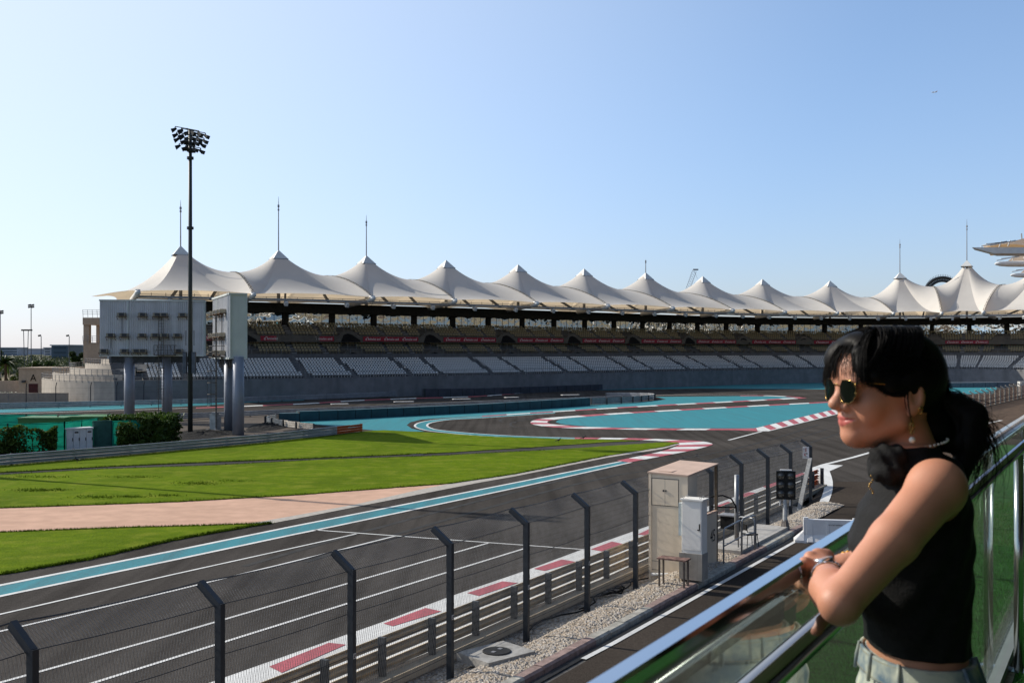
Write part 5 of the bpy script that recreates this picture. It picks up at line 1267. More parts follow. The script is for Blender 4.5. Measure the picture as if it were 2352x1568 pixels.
g = MB(); g.tbox(tb - .05, tb - .022, pb + wN2 - .16, pb + wN2 - .08, zc0 + .78, zc0 + .81); g.tbox(tb - .06, tb - .035, pb + wN2 - .10, pb + wN2 - .07, zc0 + .78, zc0 + 1.0); g.build('handle', BLK, dd_)
g = MB(); g.tbox(tb - .06, tb + wD2 + .02, pb + .0, pb + wN2 + .03, zc1, zc1 + .05); g.build('roof', WCB, wcab)
for aa, bb in ((.08, .08), (.08, wN2 - .08), (wD2 - .1, .1), (wD2 - .1, wN2 - .1)):
    c = A(tb + aa - .03, pb + bb, zc1 + .09); MB().tube([c + NV * .035 * math.cos(q) + UP * .035 * math.sin(q) for q in [2 * math.pi * k / 10 for k in range(11)]], .009, 5).build('lifting_eye', STG, wcab)
MB().tbox(tb + .05, tb + wD2 - .1, pb - .09, pb + .035, zc0 + .55, zc1 - .12).build('side_box', mat('pale blue grey panel', (.50, .56, .56), .4), wcab)
# small steel bench frame
bn = thing('steel_stand', 'small rusty steel stand with a worn top beside the cabinet plinth', 'stand', A(t_at(1512, -13.9), -13.9)); c0 = P(1512, 1335, 34.0); t_, p_ = c0.dot(DV), c0.dot(NV); zt = H - (1283 - HY) * 34 / F
for a, b in ((0, 0), (.0, .85), (.35, 0), (.35, .85)): MB().tbox(t_ + a, t_ + a + .05, p_ + b, p_ + b + .05, -.2, zt).build('leg', mat('brown steel leg', (.12, .10, .085), .7), bn)
MB().tbox(t_ - .04, t_ + .44, p_ - .04, p_ + .95, zt, zt + .045).build('top', mat('worn brown top', (.20, .12, .10), .8, var=.4, scale=8), bn)
# concrete platform behind the hut with railings, bin, chair
plat = thing('concrete_platform', 'raised concrete platform with grey tube railings next to the hut', 'platform', G(1720, 1262))
c1 = [G(1655, 1270, .3), G(1700, 1283, .3), G(1790, 1233, .3), G(1744, 1214, .3)]
tA_, tB_ = t_at(1690, -12.75), t_at(1800, -12.75)
MB().tbox(tA_, tB_, -13.9, -12.55, -.3, .26).build('slab', mat('platform concrete', (.44, .42, .39), .9, var=.12, scale=2, bump=.2, stain=.2), plat)
RLM = mat('galvanised tube', (.36, .37, .38), .4, .4, var=.08)
def loop_rail(pts, zb, h, r=.03):
    g = MB(); 
    top = [p + UP * h for p in pts]
    g.tube([pts[0], top[0] - UP * .12, top[0] - UP * .03 + (top[1] - top[0]).normalized() * .05, top[0] + (top[1] - top[0]).normalized() * .15] + [p for p in top[1:-1]] + [top[-1] + (top[-2] - top[-1]).normalized() * .15, top[-1] - UP * .03 + (top[-2] - top[-1]).normalized() * .05, top[-1] - UP * .12, pts[-1]], r, 8)
    for a, b in zip(pts[:-1], pts[1:]): g.tube([a + UP * h * .5, b + UP * h * .5], r * .8, 6)
    for p in pts[1:-1]: g.tube([p, p + UP * h], r, 6)
    g.build('railing', RLM, plat, True)
q0 = P(1662, 1294, 36.6); q1 = P(1703, 1270, 38.0); q2 = P(1735, 1262, 38.6); q3 = P(1698, 1240, 39.5)
loop_rail([q0, q1], 0, 1.22); loop_rail([q1 + DV * .05, q2 + DV * .2 - NV * .05], 0, 1.25); loop_rail([P(1733, 1262, 38.75), P(1696, 1256, 39.6)], 0, 1.16)
MB().tube([P(1692, 1240, 39), P(1692, 1090, 39)], .085, 8).build('pipe_post', mat('pale pipe post', (.33, .34, .35), .4, .4), plat, True)
MB().tube([P(1633, 1140, 38.3), P(1660, 1137, 38.4), P(1680, 1145, 38.6), P(1690, 1162, 38.9), P(1692, 1190, 39)], .03, 6).build('conduit', BLK, plat, True)
MB().tube([P(1633, 1163, 38.3), P(1690, 1165, 38.9)], .025, 6).build('conduit', BLK, plat, True)
bin_ = thing('waste_bin', 'black waste bin on the concrete platform beside the pipe post', 'bin', P(1676, 1212, 40)); c = P(1675, 1212, 40)
t_, p_ = c.dot(DV), c.dot(NV); g = MB(); g.prism([A(t_ - .25, p_ - .27, c.z), A(t_ + .25, p_ - .27, c.z), A(t_ + .3, p_ + .3, c.z), A(t_ - .3, p_ + .3, c.z)], UP * .48); g.build('body', BLK, bin_); MB().tbox(t_ - .3, t_ + .3, p_ - .34, p_ + .34, c.z + .482, c.z + .53).build('rim', mat('grey bin rim', (.3, .3, .31), .5), bin_)
ch = thing('chair', 'black metal chair standing behind the railing on the platform', 'chair', P(1728, 1258, 39.2)); c = P(1722, 1254, 39.4); u_, v_ = V((.95, .3, 0)), V((-.3, .95, 0))
for a, b in ((-.2, -.2), (.2, -.2), (-.2, .2), (.2, .2)): MB().tube([c + u_ * a * 1.25 + v_ * b * 1.2, c + u_ * a + v_ * b + UP * .45], .016, 5).build('leg', BLK, ch)
MB().obox(c + UP * .47, u_, v_, UP, .23, .22, .025).build('seat', BLK, ch)
g = MB(); g.tube([c - u_ * .2 - v_ * .2 + UP * .45, c - u_ * .26 - v_ * .22 + UP * .85, c - u_ * .26 + v_ * .22 + UP * .85, c - u_ * .2 + v_ * .2 + UP * .45], .016, 5); g.obox(c - u_ * .25 + UP * .75, v_, u_, UP, .2, .015, .11); g.build('backrest', BLK, ch)
# traffic light board
tl = thing('signal_board', 'black board of six round signal lamps on a short pale post by the pit exit', 'signal', G(1803, 1222)); c = G(1803, 1222); Yl = c.y
CS = V((.98, -.2, 0)).normalized(); CN = V((-.2, -.98, 0)).normalized()
px = Yl / F; zc = H - (1113.5 - HY) * px; bc = V((P(1805, 0, Yl).x, Yl, zc))
bd = MB().obox(bc, CS, CN, UP, 21.5 * px, .07, 32.5 * px).build('board', mat('matt black board', (.008, .008, .007), .6), tl)
MB().obox(bc + UP * 34.5 * px, CS, CN, UP, 13 * px, .09, 1.0 * px).build('bracket', mat('pale bracket', (.6, .6, .6), .5), tl)
for i in (-1, 1):
    for j in (-1, 0, 1):
        lc = bc + CS * i * 10.8 * px + UP * (j * 20.5 + .5) * px + CN * .07
        lo_ = MB().lathe(lc, [(7.6 * px, 0), (7.6 * px, .012), (6.9 * px, .014), (4.5 * px, .055), (.01, .075)], 24, CN).build('lamp', mat('dark lens', (.05, .045, .035), .15, spec=.8), tl, True)
        MB().tube([lc + CN * .015 + CS * 8.2 * px * math.cos(a) + UP * 8.2 * px * math.sin(a) for a in [math.pi * k / 16 for k in range(-1, 18)]], .02, 5).build('visor', mat('visor', (.02, .02, .02), .5), lo_)
MB().tube([c - UP * .05, c + UP * 30 * px, c + UP * 55 * px, c + UP * 77 * px], [6.2 * px, 5.2 * px, 4.6 * px, 3.4 * px], 10).build('post', mat('pale mottled post', (.42, .43, .43), .7, .1, var=.2, scale=6), tl, True)
MB().lathe(c - UP * .05, [(.38, 0), (.38, .06), (.24, .10), (.13, .55), (.12, .6)], 4).build('foot', mat('rusted foot', (.16, .14, .13), .8, var=.3, scale=6), tl)
for dx in (-13, 9): MB().beam(bc + CS * dx * px - UP * 33 * px, bc + CS * dx * px - UP * 47 * px, .05).build('stay', mat('pale bracket', (.6, .6, .6), .5), tl)
# end post of the fence: sign and brace
sgp = thing('notice_sign', 'small white notice sign with red marks on the last bent fence post', 'sign', P(1849, 1038, 44)); tt = PZ[-1][0]; b = A(tt, PF); Ye = b.y
c = P(1851, 1039, Ye - .25); cu_, cv_ = V((.93, -.37, 0)), V((-.37, -.93, 0))
MB().obox(c, cu_, cv_, UP, .16, .015, .30).build('panel', mat('white sign', (.72, .70, .70), .5), sgp)
g = MB(); g.obox(c + cv_ * .018 + UP * .14, cu_, cv_, UP, .03, .004, .09); g.obox(c + cv_ * .018 - UP * .1 - cu_ * .05, cu_, cv_, UP, .04, .004, .06); g.build('mark', RED, sgp)
g = MB(); g.obox(c + cv_ * .018 - UP * .05 + cu_ * .05, cu_, cv_, UP, .025, .004, .04); g.obox(c + cv_ * .018 - UP * .2 + cu_ * .02, cu_, cv_, UP, .06, .004, .015); g.build('mark', BLK, sgp)
g = MB(); g.beam(c + UP * .2, b + UP * (c.z + .2), .04); g.beam(c - UP * .2, b + UP * (c.z - .2), .04); g.build('bracket', STD, sgp)
MB().beam(P(1861, 1052, Ye - .3), P(1833, 1168, Ye - 2.2) - UP * .3, .20, .12).build('brace', mat('pale steel brace', (.36, .36, .35), .5, .3, stain=.2), fence)
# white plastic water barrier
wb = thing('water_barrier', 'white plastic water barrier with raised ribs standing on the pit exit road', 'barrier', G(1880, 1246)); Yw = 42.5
WBM = mat('white translucent plastic', (.84, .83, .82), .35, var=.05, scale=2, trans=.15)
q = V((.985, -.17, 0)).normalized(); nq = V((q.y, -q.x, 0)); b0 = G(1845, 1243); px = b0.y / F; Lw = 2.15; hb = 52 * px
def wprof(o): return [(-.36, 0), (-.36, .06), (-.13, .30), (-.11, hb), (.11, hb), (.13, .30), (.36, .06), (.36, 0)]
rows = []
xs_ = [0, .12, .14, .34, .36, .5, .9, .92, 1.0, 1.02, 1.2, 1.5, 1.52, 1.62, 1.64, Lw - .2, Lw]
for x in xs_:
    rib = .035 if (.13 < x < .35) or (.91 < x < 1.01) or (1.51 < x < 1.63) else 0
    rows.append([b0 + q * x - nq * (-(u + (rib if u > 0 else -rib) * (1 if 0.05 < z < hb * .7 else 0))) + UP * z for u, z in wprof(0)])
g = MB(); g.grid(rows); g.f.append(tuple(range(8))); g.m.append(0); k = len(g.v) - 8; g.f.append(tuple(range(k + 7, k - 1, -1))); g.m.append(0)
wbo = g.build('body', WBM, wb)
# outline end: the near end slopes out at the foot
g = MB(); g.prism([b0 - nq * .0 + q * .02 + UP * .0 + nq * .35, b0 - q * .36 + nq * .3, b0 - q * .36 - nq * .3, b0 + q * .02 - nq * .35], UP * .10); 
g.add([b0 - q * .36 + nq * .3 + UP * .1, b0 - q * .36 - nq * .3 + UP * .1, b0 - nq * .13 + UP * .45, b0 + nq * .13 + UP * .45, b0 + nq * .35 + UP * .1, b0 - nq * .35 + UP * .1], [(0, 1, 2, 3), (0, 3, 4), (1, 5, 2)]); g.build('foot', WBM, wb)
for x in (.1, Lw - .12): MB().obox(b0 + q * x + UP * (hb + .03), q, nq, UP, .09, .09, .04).build('coupling', WBM, wb)
cap_z = hb * .78
g = MB(); g.text('WATER BARRIER', .075, b0 + q * 1.25 + nq * .128 + UP * cap_z, q, UP, depth=.012); g.build('lettering', BLK, wb)
# ---------------------------------------------------------------- fence and yard on the right
fr2 = thing('yard_fence', 'row of pale bent fence posts with mesh beside the brown paved yard', 'fence', G(2300, 925))
pa, pb_ = G(2160, 958), G(2420, 896); nP = 26; prev = None; wg = MB()
for k in range(nP):
    f = k / (nP - 1); p = pa.lerp(pb_, f); h = 2.35
    MB().tube([p, p + UP * h * .85, p + UP * h + V((-.55, .1, 0))], [.12, .12, .08], 6).build('post', mat('sunlit pale post', (.48, .44, .37), .7, var=.15), fr2)
    if prev: 
        for zz in np.arange(.2, 2.0, .22): wg.beam(prev + UP * zz, p + UP * zz, .045)
        for q_ in range(10): c = prev.lerp(p, q_ / 10); wg.beam(c, c + UP * 1.95, .03)
        wg.beam(prev + UP * .35 , p + UP * .35, .05, .10); wg.beam(prev + UP * .9, p + UP * .9, .05, .10)
    prev = p
wg.build('mesh', mat('rusty fence mesh', (.16, .10, .075), .8, var=.4, scale=2), fr2)
gp_ = thing('goal_frame', 'thin white rail frame with a post before the right teal run-off', 'frame', G(2170, 908)); a, b = G(2174, 909), G(2318, 906)
MB().beam(a, a + UP * 2.2, .18).build('post', STW, gp_); MB().beam(a + UP * 2.2, b + UP * 2.2, .08).build('rail', STW, gp_)
sb_ = thing('site_cabinet', 'pale cabinet with white frame at the far end of the yard fence', 'cabinet', G(2345, 910)); c = G(2346, 908)
MB().obox(c + UP * 1.2, (1, 0, 0), (0, 1, 0), UP, .45, .5, 1.2).build('case', mat('pale case', (.55, .53, .50), .6), sb_); MB().beam(c + V((.5, -.55, 0)), c + V((.5, -.55, 2.5)), .15).build('frame', STW, sb_)
# ---------------------------------------------------------------- right-hand canopy ends, far things, trees, sky traffic
cn = thing('canopy_roof', 'white boom tips of a second tented canopy jutting in from the right edge', 'canopy', P(2600, 640, 82))
SHW = mat('white canopy boom', (.88, .86, .82), .35, var=.04)
def boom(x0, y0, x1, yt, yb, Y, name='boom', flat=False):
    s = Y / F; tip = P(x0, y0, Y); 
    if flat:
        pr = [P(x0, y0, Y), P(x0 + 52, yb, Y), P(x1, yb, Y), P(x1, yt, Y), P(x0 + 30, yt, Y)]
        g = MB(); g.prism(pr, V((1.2, 2.2, 0))); return g.build(name, SHW, cn)
    r = (yb - yt) / 2 * s; c0 = P(x0, (yt + yb) / 2, Y)
    L_ = (x1 - x0) * s; pts = []; rs = []
    for u, q in ((0, .05), (.006, .45), (.02, .75), (.05, .95), (.1, 1), (1, 1)): pts.append(c0 + V((L_ * u, 0, 0))); rs.append(r * q)
    g = MB(); g.tube(pts, rs, 16); return g.build(name, SHW, cn, True)
boom(2232, 568, 2900, 568, 582, 80, flat=True)
o1 = boom(2284, 606, 2900, 599, 613, 92); o2 = boom(2320, 632, 2900, 626, 638, 104); boom(2349, 652, 2900, 647, 657, 116)
def memb(pts_px, Y, d):
    a = [P(x, y, Y) for x, y in pts_px]; g = MB(); g.prism(a, V((d * .53, d, 0))); return g.build('membrane', FAB, cn)
memb([(2256, 563), (2300, 558), (2330, 553), (2380, 541), (2500, 505), (2700, 440), (2900, 470), (2900, 562), (2500, 560), (2352, 563), (2330, 560.5), (2300, 560.5)], 80.5, 9)
memb([(2316, 598), (2335, 586), (2352, 583), (2500, 583), (2900, 583), (2900, 599), (2352, 599)], 93, 6)
memb([(2345, 626), (2360, 614), (2900, 614), (2900, 626)], 105, 6)
g = MB()
for x, y, Y in ((2312, 596, 92), (2338, 590, 92), (2345, 622, 104), (2300, 561, 80), (2280, 563, 80)):
    c = P(x, y, Y); g.beam(c - V((.9, 0, .1)), c + V((1.1, 0, .3)), .07); g.beam(c + V((.3, -.4, -.2)), c + V((.5, -.4, .25)), .06); g.beam(c + V((-.7, -.4, .05)), c + V((.9, -.4, .2)), .06)
g.build('rigging', STW, cn)
MB().tube([P(2347, 549, 82), P(2346, 536, 82)], .05, 5).build('lightning_mast', STG, cn)
for x in (2700, 2860):
    MB().tube([V((P(x, 0, 84).x, 86, 0)), P(x, 560, 86)], .5, 12).build('column', SHW, cn, True)
    MB().beam(P(x, 590, 84), P(x, 590, 120), .8, .9).build('beam', SHW, cn)
# lattice arch behind the roofs
ar = thing('steel_arch', 'dark lattice steel arch rising just behind the two tallest tent peaks', 'arch', P(2158, 803, 420)); Ya = 420; s = Ya / F; c = P(2165, 680, Ya)
for rr, nm in ((43, 'outer_chord'), (35, 'inner_chord')):
    MB().tube([c + V((rr * s * math.cos(a), 0, rr * s * math.sin(a))) for a in np.linspace(-.6, math.pi + .6, 40)], .55, 6).build(nm, STD, ar)
g = MB(); aa = np.linspace(-.6, math.pi + .6, 44)
for k in range(43): g.beam(c + V((43 * s * math.cos(aa[k]), 0, 43 * s * math.sin(aa[k]))), c + V((35 * s * math.cos(aa[k + 1]), 0, 35 * s * math.sin(aa[k + 1]))), .35); g.beam(c + V((35 * s * math.cos(aa[k]), 0, 35 * s * math.sin(aa[k]))), c + V((43 * s * math.cos(aa[k + 1]), 0, 43 * s * math.sin(aa[k + 1]))), .35)
for a in np.linspace(.2, 2.9, 30): p = c + V((43 * s * math.cos(a), 0, 43 * s * math.sin(a))); g.beam(p, p + UP * 1.3, .12)
g.build('lattice', STD, ar); g = MB(); 
for a in (-.6, math.pi + .6): p = c + V((39 * s * math.cos(a), 0, 39 * s * math.sin(a))); g.beam(p, V((p.x, p.y, 0)), 2.0)
g.build('support', STD, ar)
# tower crane jib
cr = thing('lattice_crane', 'thin slanting lattice crane jib poking up behind the tent roofs', 'crane', P(1560, 803, 520)); a, b = P(1560, 720, 520), P(1595, 622, 520); g = MB(); d = (b - a).normalized(); x = V((d.z, 0, -d.x)) * 1.0
for q in range(18):
    p0, p1 = a.lerp(b, q / 18), a.lerp(b, (q + 1) / 18); g.beam(p0 - x, p1 - x, .16); g.beam(p0 + x, p1 + x, .16); g.beam(p0 - x, p1 + x, .09); g.beam(p0 + x, p1 + x * -1, .09)
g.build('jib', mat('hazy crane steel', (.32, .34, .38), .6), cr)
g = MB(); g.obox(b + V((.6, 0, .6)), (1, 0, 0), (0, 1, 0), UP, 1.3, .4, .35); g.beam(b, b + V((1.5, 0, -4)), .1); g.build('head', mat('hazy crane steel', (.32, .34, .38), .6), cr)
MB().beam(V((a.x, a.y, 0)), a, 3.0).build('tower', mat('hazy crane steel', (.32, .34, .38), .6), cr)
# airliner
ap = thing('airplane', 'tiny white airliner with a red tail high in the sky on the right', 'airplane', P(2146, 212, 4200)); c = P(2146, 212, 4200)
wht = mat('white aircraft', (.75, .75, .76), .35); u = V((1, .25, .12)).normalized(); v = V((-.25, 1, 0)).normalized()
MB().tube([c - u * 13, c - u * 12, c - u * 10, c + u * 8, c + u * 13], [.2, 1.1, 1.7, 1.7, .4], 10).build('fuselage', wht, ap, True)
for sg in (1, -1): MB().prism([c - u * 2, c + u * 2.5, c + u * 6 + v * sg * 13 + UP * .8, c + u * 4.4 + v * sg * 13 + UP * .8], UP * .3).build('wing', wht, ap)
MB().prism([c + u * 9 + UP * 1.3, c + u * 12.6 + UP * 1.3, c + u * 14 + UP * 5.5, c + u * 12.4 + UP * 5.5], v * .3).build('tail_fin', mat('red tail', (.6, .03, .03), .4), ap)
for sg in (1, -1): MB().tube([c - u * 1.5 + v * sg * 4.5 - UP * 1.2, c + u * 1.4 + v * sg * 4.5 - UP * 1.2], .8, 8).build('engine', wht, ap)
# birds on the lawn
def bird(label, x, y, f=1):
    p = G(x, y, .055); root = thing('bird', label, 'bird', p); s = 1.15; m = mat('dark plumage', (.02, .02, .02), .7)
    g = MB(); pts = [(-.16, .17, .012), (-.10, .18, .03), (-.02, .20, .062), (.06, .23, .05), (.09, .28, .032), (.12, .31, .034), (.15, .305, .02), (.19, .295, .004)]
    g.tube([p + V((f * a * s, 0, z * s)) for a, z, r in pts], [r * s for _, _, r in pts], 8); g.tube([p + V((-f * .10 * s, 0, .18 * s)), p + V((-f * .27 * s, 0, .12 * s))], [.03 * s, .015 * s], 5)
    for sy in (-.03, .03): g.tube([p + V((0, sy, .18 * s)), p + V((.01, sy, .0))], .008, 4)
    g.build('body', m, root, True)
bird('small dark bird on the far lawn, left of two near the hairpin', 1283, 1016.5); bird('small dark bird on the far lawn, right of two near the hairpin', 1340, 1010.6); bird('small dark bird on the lawn below the guard rail by the compound', 177, 1062.5, -1)
# ---- far left skyline: lamp masts, buildings, palms, shrubs
def small_flood(label, x, yt, yb_, Y, heads=4, tw=1):
    root = thing('floodlight_mast', label, 'floodlight', P(x, yb_, Y)); a, b = P(x, yb_, Y), P(x, yt, Y); a.z = min(a.z, -.3); s = Y / F
    MB().tube([a, b], [.55 * s * 2, .4 * s * 2], 6).build('pole', mat('far pole', (.12, .13, .15), .6, .2), root)
    for k in range(heads):
        c = b + V((((k % 2) * 2 - 1) * 3.6 * s, 0, -(k // 2) * 4.5 * s + 1.5 * s)); MB().obox(c, (1, 0, .2), (0, 1, 0), (-.2, 0, 1), 3.0 * s, 1.5 * s, 1.7 * s).build('lamp', LAMPM, root)
small_flood('slim lamp mast on the far left skyline, the tallest one there', 71.5, 702, 813, 330)
small_flood('slim lamp mast cut by the left edge of the view', 1, 716, 815, 300)
small_flood('far lamp mast with one pale square head, left of the stair tower', 94.5, 772, 806, 700, 1)
small_flood('street lamp with a single arm in front of the distant dark building', 159, 772, 818, 320, 1)
ws = thing('twin_mast', 'pair of slim leaning masts with lamps on the left skyline', 'mast', P(60, 812, 260))
for x0, x1, yb_ in ((57, 54, 812), (62, 65, 812)):
    a, b = P(x0, 845 if x0 == 57 else 815, 260), P(x1, 757, 260); a.z = -.3; MB().tube([a, b], .09, 5).build('pole', mat('far pole', (.12, .13, .15), .6, .2), ws); MB().obox(P(x0 + (1 if x0 == 57 else 3), 758, 260), (1, 0, 0), (0, 1, 0), UP, .9, .3, .18).build('lamp', LAMPM, ws)
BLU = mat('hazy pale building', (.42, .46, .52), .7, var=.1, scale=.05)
def far_building(label, x0, x1, yt, Y, m, yb_=806, dep=30, band=True):
    a, b = P(x0, yt, Y), P(x1, yt, Y); root = thing('distant_building', label, 'building', P((x0 + x1) / 2, yb_, Y)); z0 = -.5
    MB().box(a.x, b.x, Y, Y + dep, z0, a.z).build('wall', m, root); MB().box(a.x - 1, b.x + 1, Y - 1, Y + dep, a.z, a.z + 1).build('roof', BLU, root)
    if band:
        nf = 3
        for k in range(nf): MB().box(a.x + 2, b.x - 2, Y - .4, Y, max(1, z0 + (a.z - z0) * (k + .35) / nf), z0 + (a.z - z0) * (k + .75) / nf).build('window', mat('far glazing', (.05, .08, .11), .3), root)
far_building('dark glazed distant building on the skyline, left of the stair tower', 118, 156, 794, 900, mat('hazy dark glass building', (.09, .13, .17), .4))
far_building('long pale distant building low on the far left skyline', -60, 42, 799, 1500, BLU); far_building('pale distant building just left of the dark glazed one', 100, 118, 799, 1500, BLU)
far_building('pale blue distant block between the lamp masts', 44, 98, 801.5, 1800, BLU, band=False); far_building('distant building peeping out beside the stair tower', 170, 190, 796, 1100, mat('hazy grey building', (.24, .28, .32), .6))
BRK = mat('palm trunk', (.10, .07, .045), .9, var=.3, scale=6, bump=.5)
TL1 = leafmat('tree leaves', (.035, .062, .012)); TL2 = leafmat('lighter tree leaves', (.06, .085, .018))
def tree(label, x, yb_, yt, Y, wpx, m, name='tree', n=5200, size=.22, lobes=7):
    s = Y / F; base = P(x, yb_, Y); base.z = min(base.z, 0) - .4; top = P(x, yt, Y).z; root = thing(name, label, 'tree', base); hh = top - base.z; w_ = wpx * s / 2
    g = MB(); g.tube([base, base + V((.1, 0, hh * .3)), base + V((.0, .1, hh * .7))], [.22, .16, .06], 7)
    pts = []
    for k in range(lobes):
        a = rng.random() * 6.28; rr = w_ * rng.uniform(.15, .72); c = base + V((math.cos(a) * rr, math.sin(a) * rr * .7, hh * rng.uniform(.32, .86)))
        g.tube([base + UP * hh * .28, (base + UP * hh * .45).lerp(c, .5), c], [.09, .06, .02], 5)
        r = rng.uniform(.28, .5) * w_; q = rng.normal(size=(n // lobes, 3)); q /= np.linalg.norm(q, axis=1)[:, None]; q *= (rng.random((n // lobes, 1)) ** .45) * r * np.array([1.15, 1.0, .8]); q += np.array(c); pts.append(q)
    pts = np.concatenate(pts); pts = pts[pts[:, 2] > base.z + .4]
    g.build('trunk', BRK, root); l = MB(); leaf_cloud(l, pts, size); l.build('crown', m, root); return root
def palm(label, x, yb_, yt, Y, spread):
    base = P(x, yb_, Y); base.z = -.4; c = P(x + 2, yt, Y); root = thing('palm_tree', label, 'palm', base)
    MB().tube([base, base.lerp(c, .5) + V((.1, 0, 0)), c], [.32, .25, .22], 8).build('trunk', BRK, root)
    l = MB()
    for k in range(46):
        a = rng.random() * 6.28; el = rng.uniform(-.35, 1.25); L_ = spread * rng.uniform(.8, 1.15); d = V((math.cos(a) * math.cos(el), math.sin(a) * math.cos(el), math.sin(el))); prev = c
        side = d.cross(UP).normalized()
        for q in range(8):
            u = (q + 1) / 8; p = c + d * L_ * u - UP * (L_ * .55 * u * u)
            l.add([prev, p, p + side * .38 * (1.15 - u) - UP * .22 - d * -.15, prev + side * .38 * (1.15 - u + .1) - UP * .2], [(0, 1, 2, 3)]); l.add([prev, p, p - side * .38 * (1.15 - u) - UP * .22, prev - side * .38 * (1.15 - u + .1) - UP * .2], [(0, 1, 2, 3)]); prev = p
    l.build('crown', TL1, root); return root
palm('stocky palm tree at the left edge behind the beige wall', 11, 892, 832, 200, 4.0)
tree('bushy bright green tree between the left palm and the gate building', 44, 872, 838, 205, 50, TL2, n=4200, size=.26)
tree('spreading palm-like tree behind the gate building with the letter A', 84, 852, 811, 230, 78, TL1, n=6000, size=.30, lobes=11)
tree('round dark tree tucked behind the gate building beside the terraces', 120, 850, 822, 260, 50, TL1, n=3600, size=.3)
tree('dark tree just left of the stair tower', 178, 826, 799, 300, 46, TL1, n=4200, size=.34)
tree('low tree at the far left edge of the view', -12, 850, 800, 330, 70, TL1, n=4200, size=.4)
g = MB(); n = 16000; yy = 260 + rng.random(n) ** 1.3 * 800; k = -.62 + rng.random(n) * .25
mask = (np.sin(yy * .021 + k * 40) + np.sin(yy * .06 + k * 15)) > -.2; yy, k = yy[mask], k[mask]
leaf_cloud(g, np.stack([yy * k, yy, rng.random(len(yy)) ** 2 * 2.6], 1), .9)
tag(g.build('scrub', leafmat('scrub leaves', (.05, .065, .03)), None), 'low dark green scrub covering the flat land beyond the left wall', 'scrub', kind='stuff')
# ---------------------------------------------------------------- glass balustrade and terrace
PG, PH_ = -.51, -.44; HT, HL, HF = .372, .461, 1.48
zt, zl, zf = H - HT, H - HL, H - HF
CHR = mat('polished stainless steel', (.62, .62, .63), .09, 1.0, var=.02)
CHB = mat('brushed stainless steel', (.55, .55, .56), .18, 1.0, var=.02)
GL = glassmat('balustrade glass', (.86, .91, .88), (.95, 1, .97), f0=.045)
GLE = mat('glass edge', (.02, .10, .06), .1)
bal = thing('glass_balustrade', 'glass balustrade with polished steel top rail and round handrail along the terrace', 'balustrade', A(2, PG, zf))
T0, T1_ = -1.5, 16.0
g = MB(); g.tbox(T0, T1_, PG - .016, PG + .016, zt - .024, zt); 
tr_ = MB()
prof = [(-.017, -.026), (-.017, -.004), (-.012, .0), (.012, .0), (.017, -.004), (.017, -.026)]
tr_.grid([[A(t, PG + p, zt + z) for p, z in prof] for t in (T0, T1_)][::-1]); tr_.build('top_rail', CHR, bal)
joints = [T0 + .2]
for t in (t_at(1880, PG) - 2.6, t_at(1880, PG) - 1.25, t_at(2262, PG) - 1.5, t_at(2262, PG) + .02, t_at(2262, PG) + 1.6, t_at(2262, PG) + 3.2, t_at(2262, PG) + 4.8, t_at(2262, PG) + 6.4, t_at(2262, PG) + 8): joints.append(t)
joints = sorted(joints)
for a, b in zip(joints[:-1], joints[1:]):
    MB().tbox(a + .006, b - .006, PG - .006, PG + .006, zf + .03, zt - .02).build('glass_panel', [GL], bal)
g = MB(); g.tube([A(T0, PH_, zl), A(T1_, PH_, zl)], .0225, 28); g.build('handrail', CHR, bal, True)
for t in (t_at(2340, PH_) - 2.05, t_at(2340, PH_), t_at(2340, PH_) + 2.05, t_at(2340, PH_) + 4.1, t_at(2340, PH_) + 6.15):
    MB().tube([A(t, PH_, zf), A(t, PH_, zl - .02)], .021, 16).build('stanchion', CHB, bal, True)
    MB().lathe(A(t, PH_, zf), [(.05, 0), (.05, .008), (.022, .012)], 16).build('base_plate', CHB, bal)
g = MB(); g.tbox(T0, T1_, PG - .03, PG + .03, zf - .002, zf + .05); g.build('shoe_channel', STG, bal)
terr = MB(); terr.tbox(T0 - 2, 18, PG - .10, 9.0, zf - .5, zf - .012)
struct(terr.build('terrace', mat('terrace slab', (.30, .28, .25), .9, var=.15, scale=4)))
g = MB(); g.tbox(T0, 17.9, PG + .032, PG + .06, zf - .012, zf + .004); struct(g.build('coping', mat('speckled stone coping', (.36, .33, .29), .85, var=.35, scale=25, bump=.3)))
TURF = mat('turf backing', (.02, .10, .015), .9, var=.4, scale=30, bump=.8, bscale=120, dist=.01)
g = MB(); g.poly([A(T0, PG + .06), A(17.9, PG + .06), A(17.9, 8.9), A(T0, 8.9)], zf + .002); struct(g.build('turf_base', TURF))
bl = MB(); n = 60000
tt = 2.2 + rng.random(n) ** 1.4 * 9; pp = PG + .06 + rng.random(n) * np.minimum(1.6, .25 + tt * .16)
d = rng.normal(size=(n, 2)) * .012; ln = rng.uniform(.014, .03, n); wx = rng.normal(size=(n, 2)); wx /= np.linalg.norm(wx, axis=1)[:, None]; wx *= .0016
base = np.outer(tt, np.array(DV)) + np.outer(pp, np.array(NV)); base[:, 2] = zf + .002
w3 = np.concatenate([wx, np.zeros((n, 1))], 1); tip_ = base + np.concatenate([d, ln[:, None]], 1)
q = np.stack([base - w3, base + w3, tip_], 1).reshape(-1, 3); bl.v = [tuple(v) for v in q.tolist()]; bl.f = [(3 * k, 3 * k + 1, 3 * k + 2) for k in range(n)]; bl.m = [0] * n
tag(bl.build('turf', mat('artificial turf', (.035, .17, .02), .5, var=.5, scale=40, trans=.3)), 'bright green artificial turf on the terrace floor behind the glass', 'turf', kind='stuff')
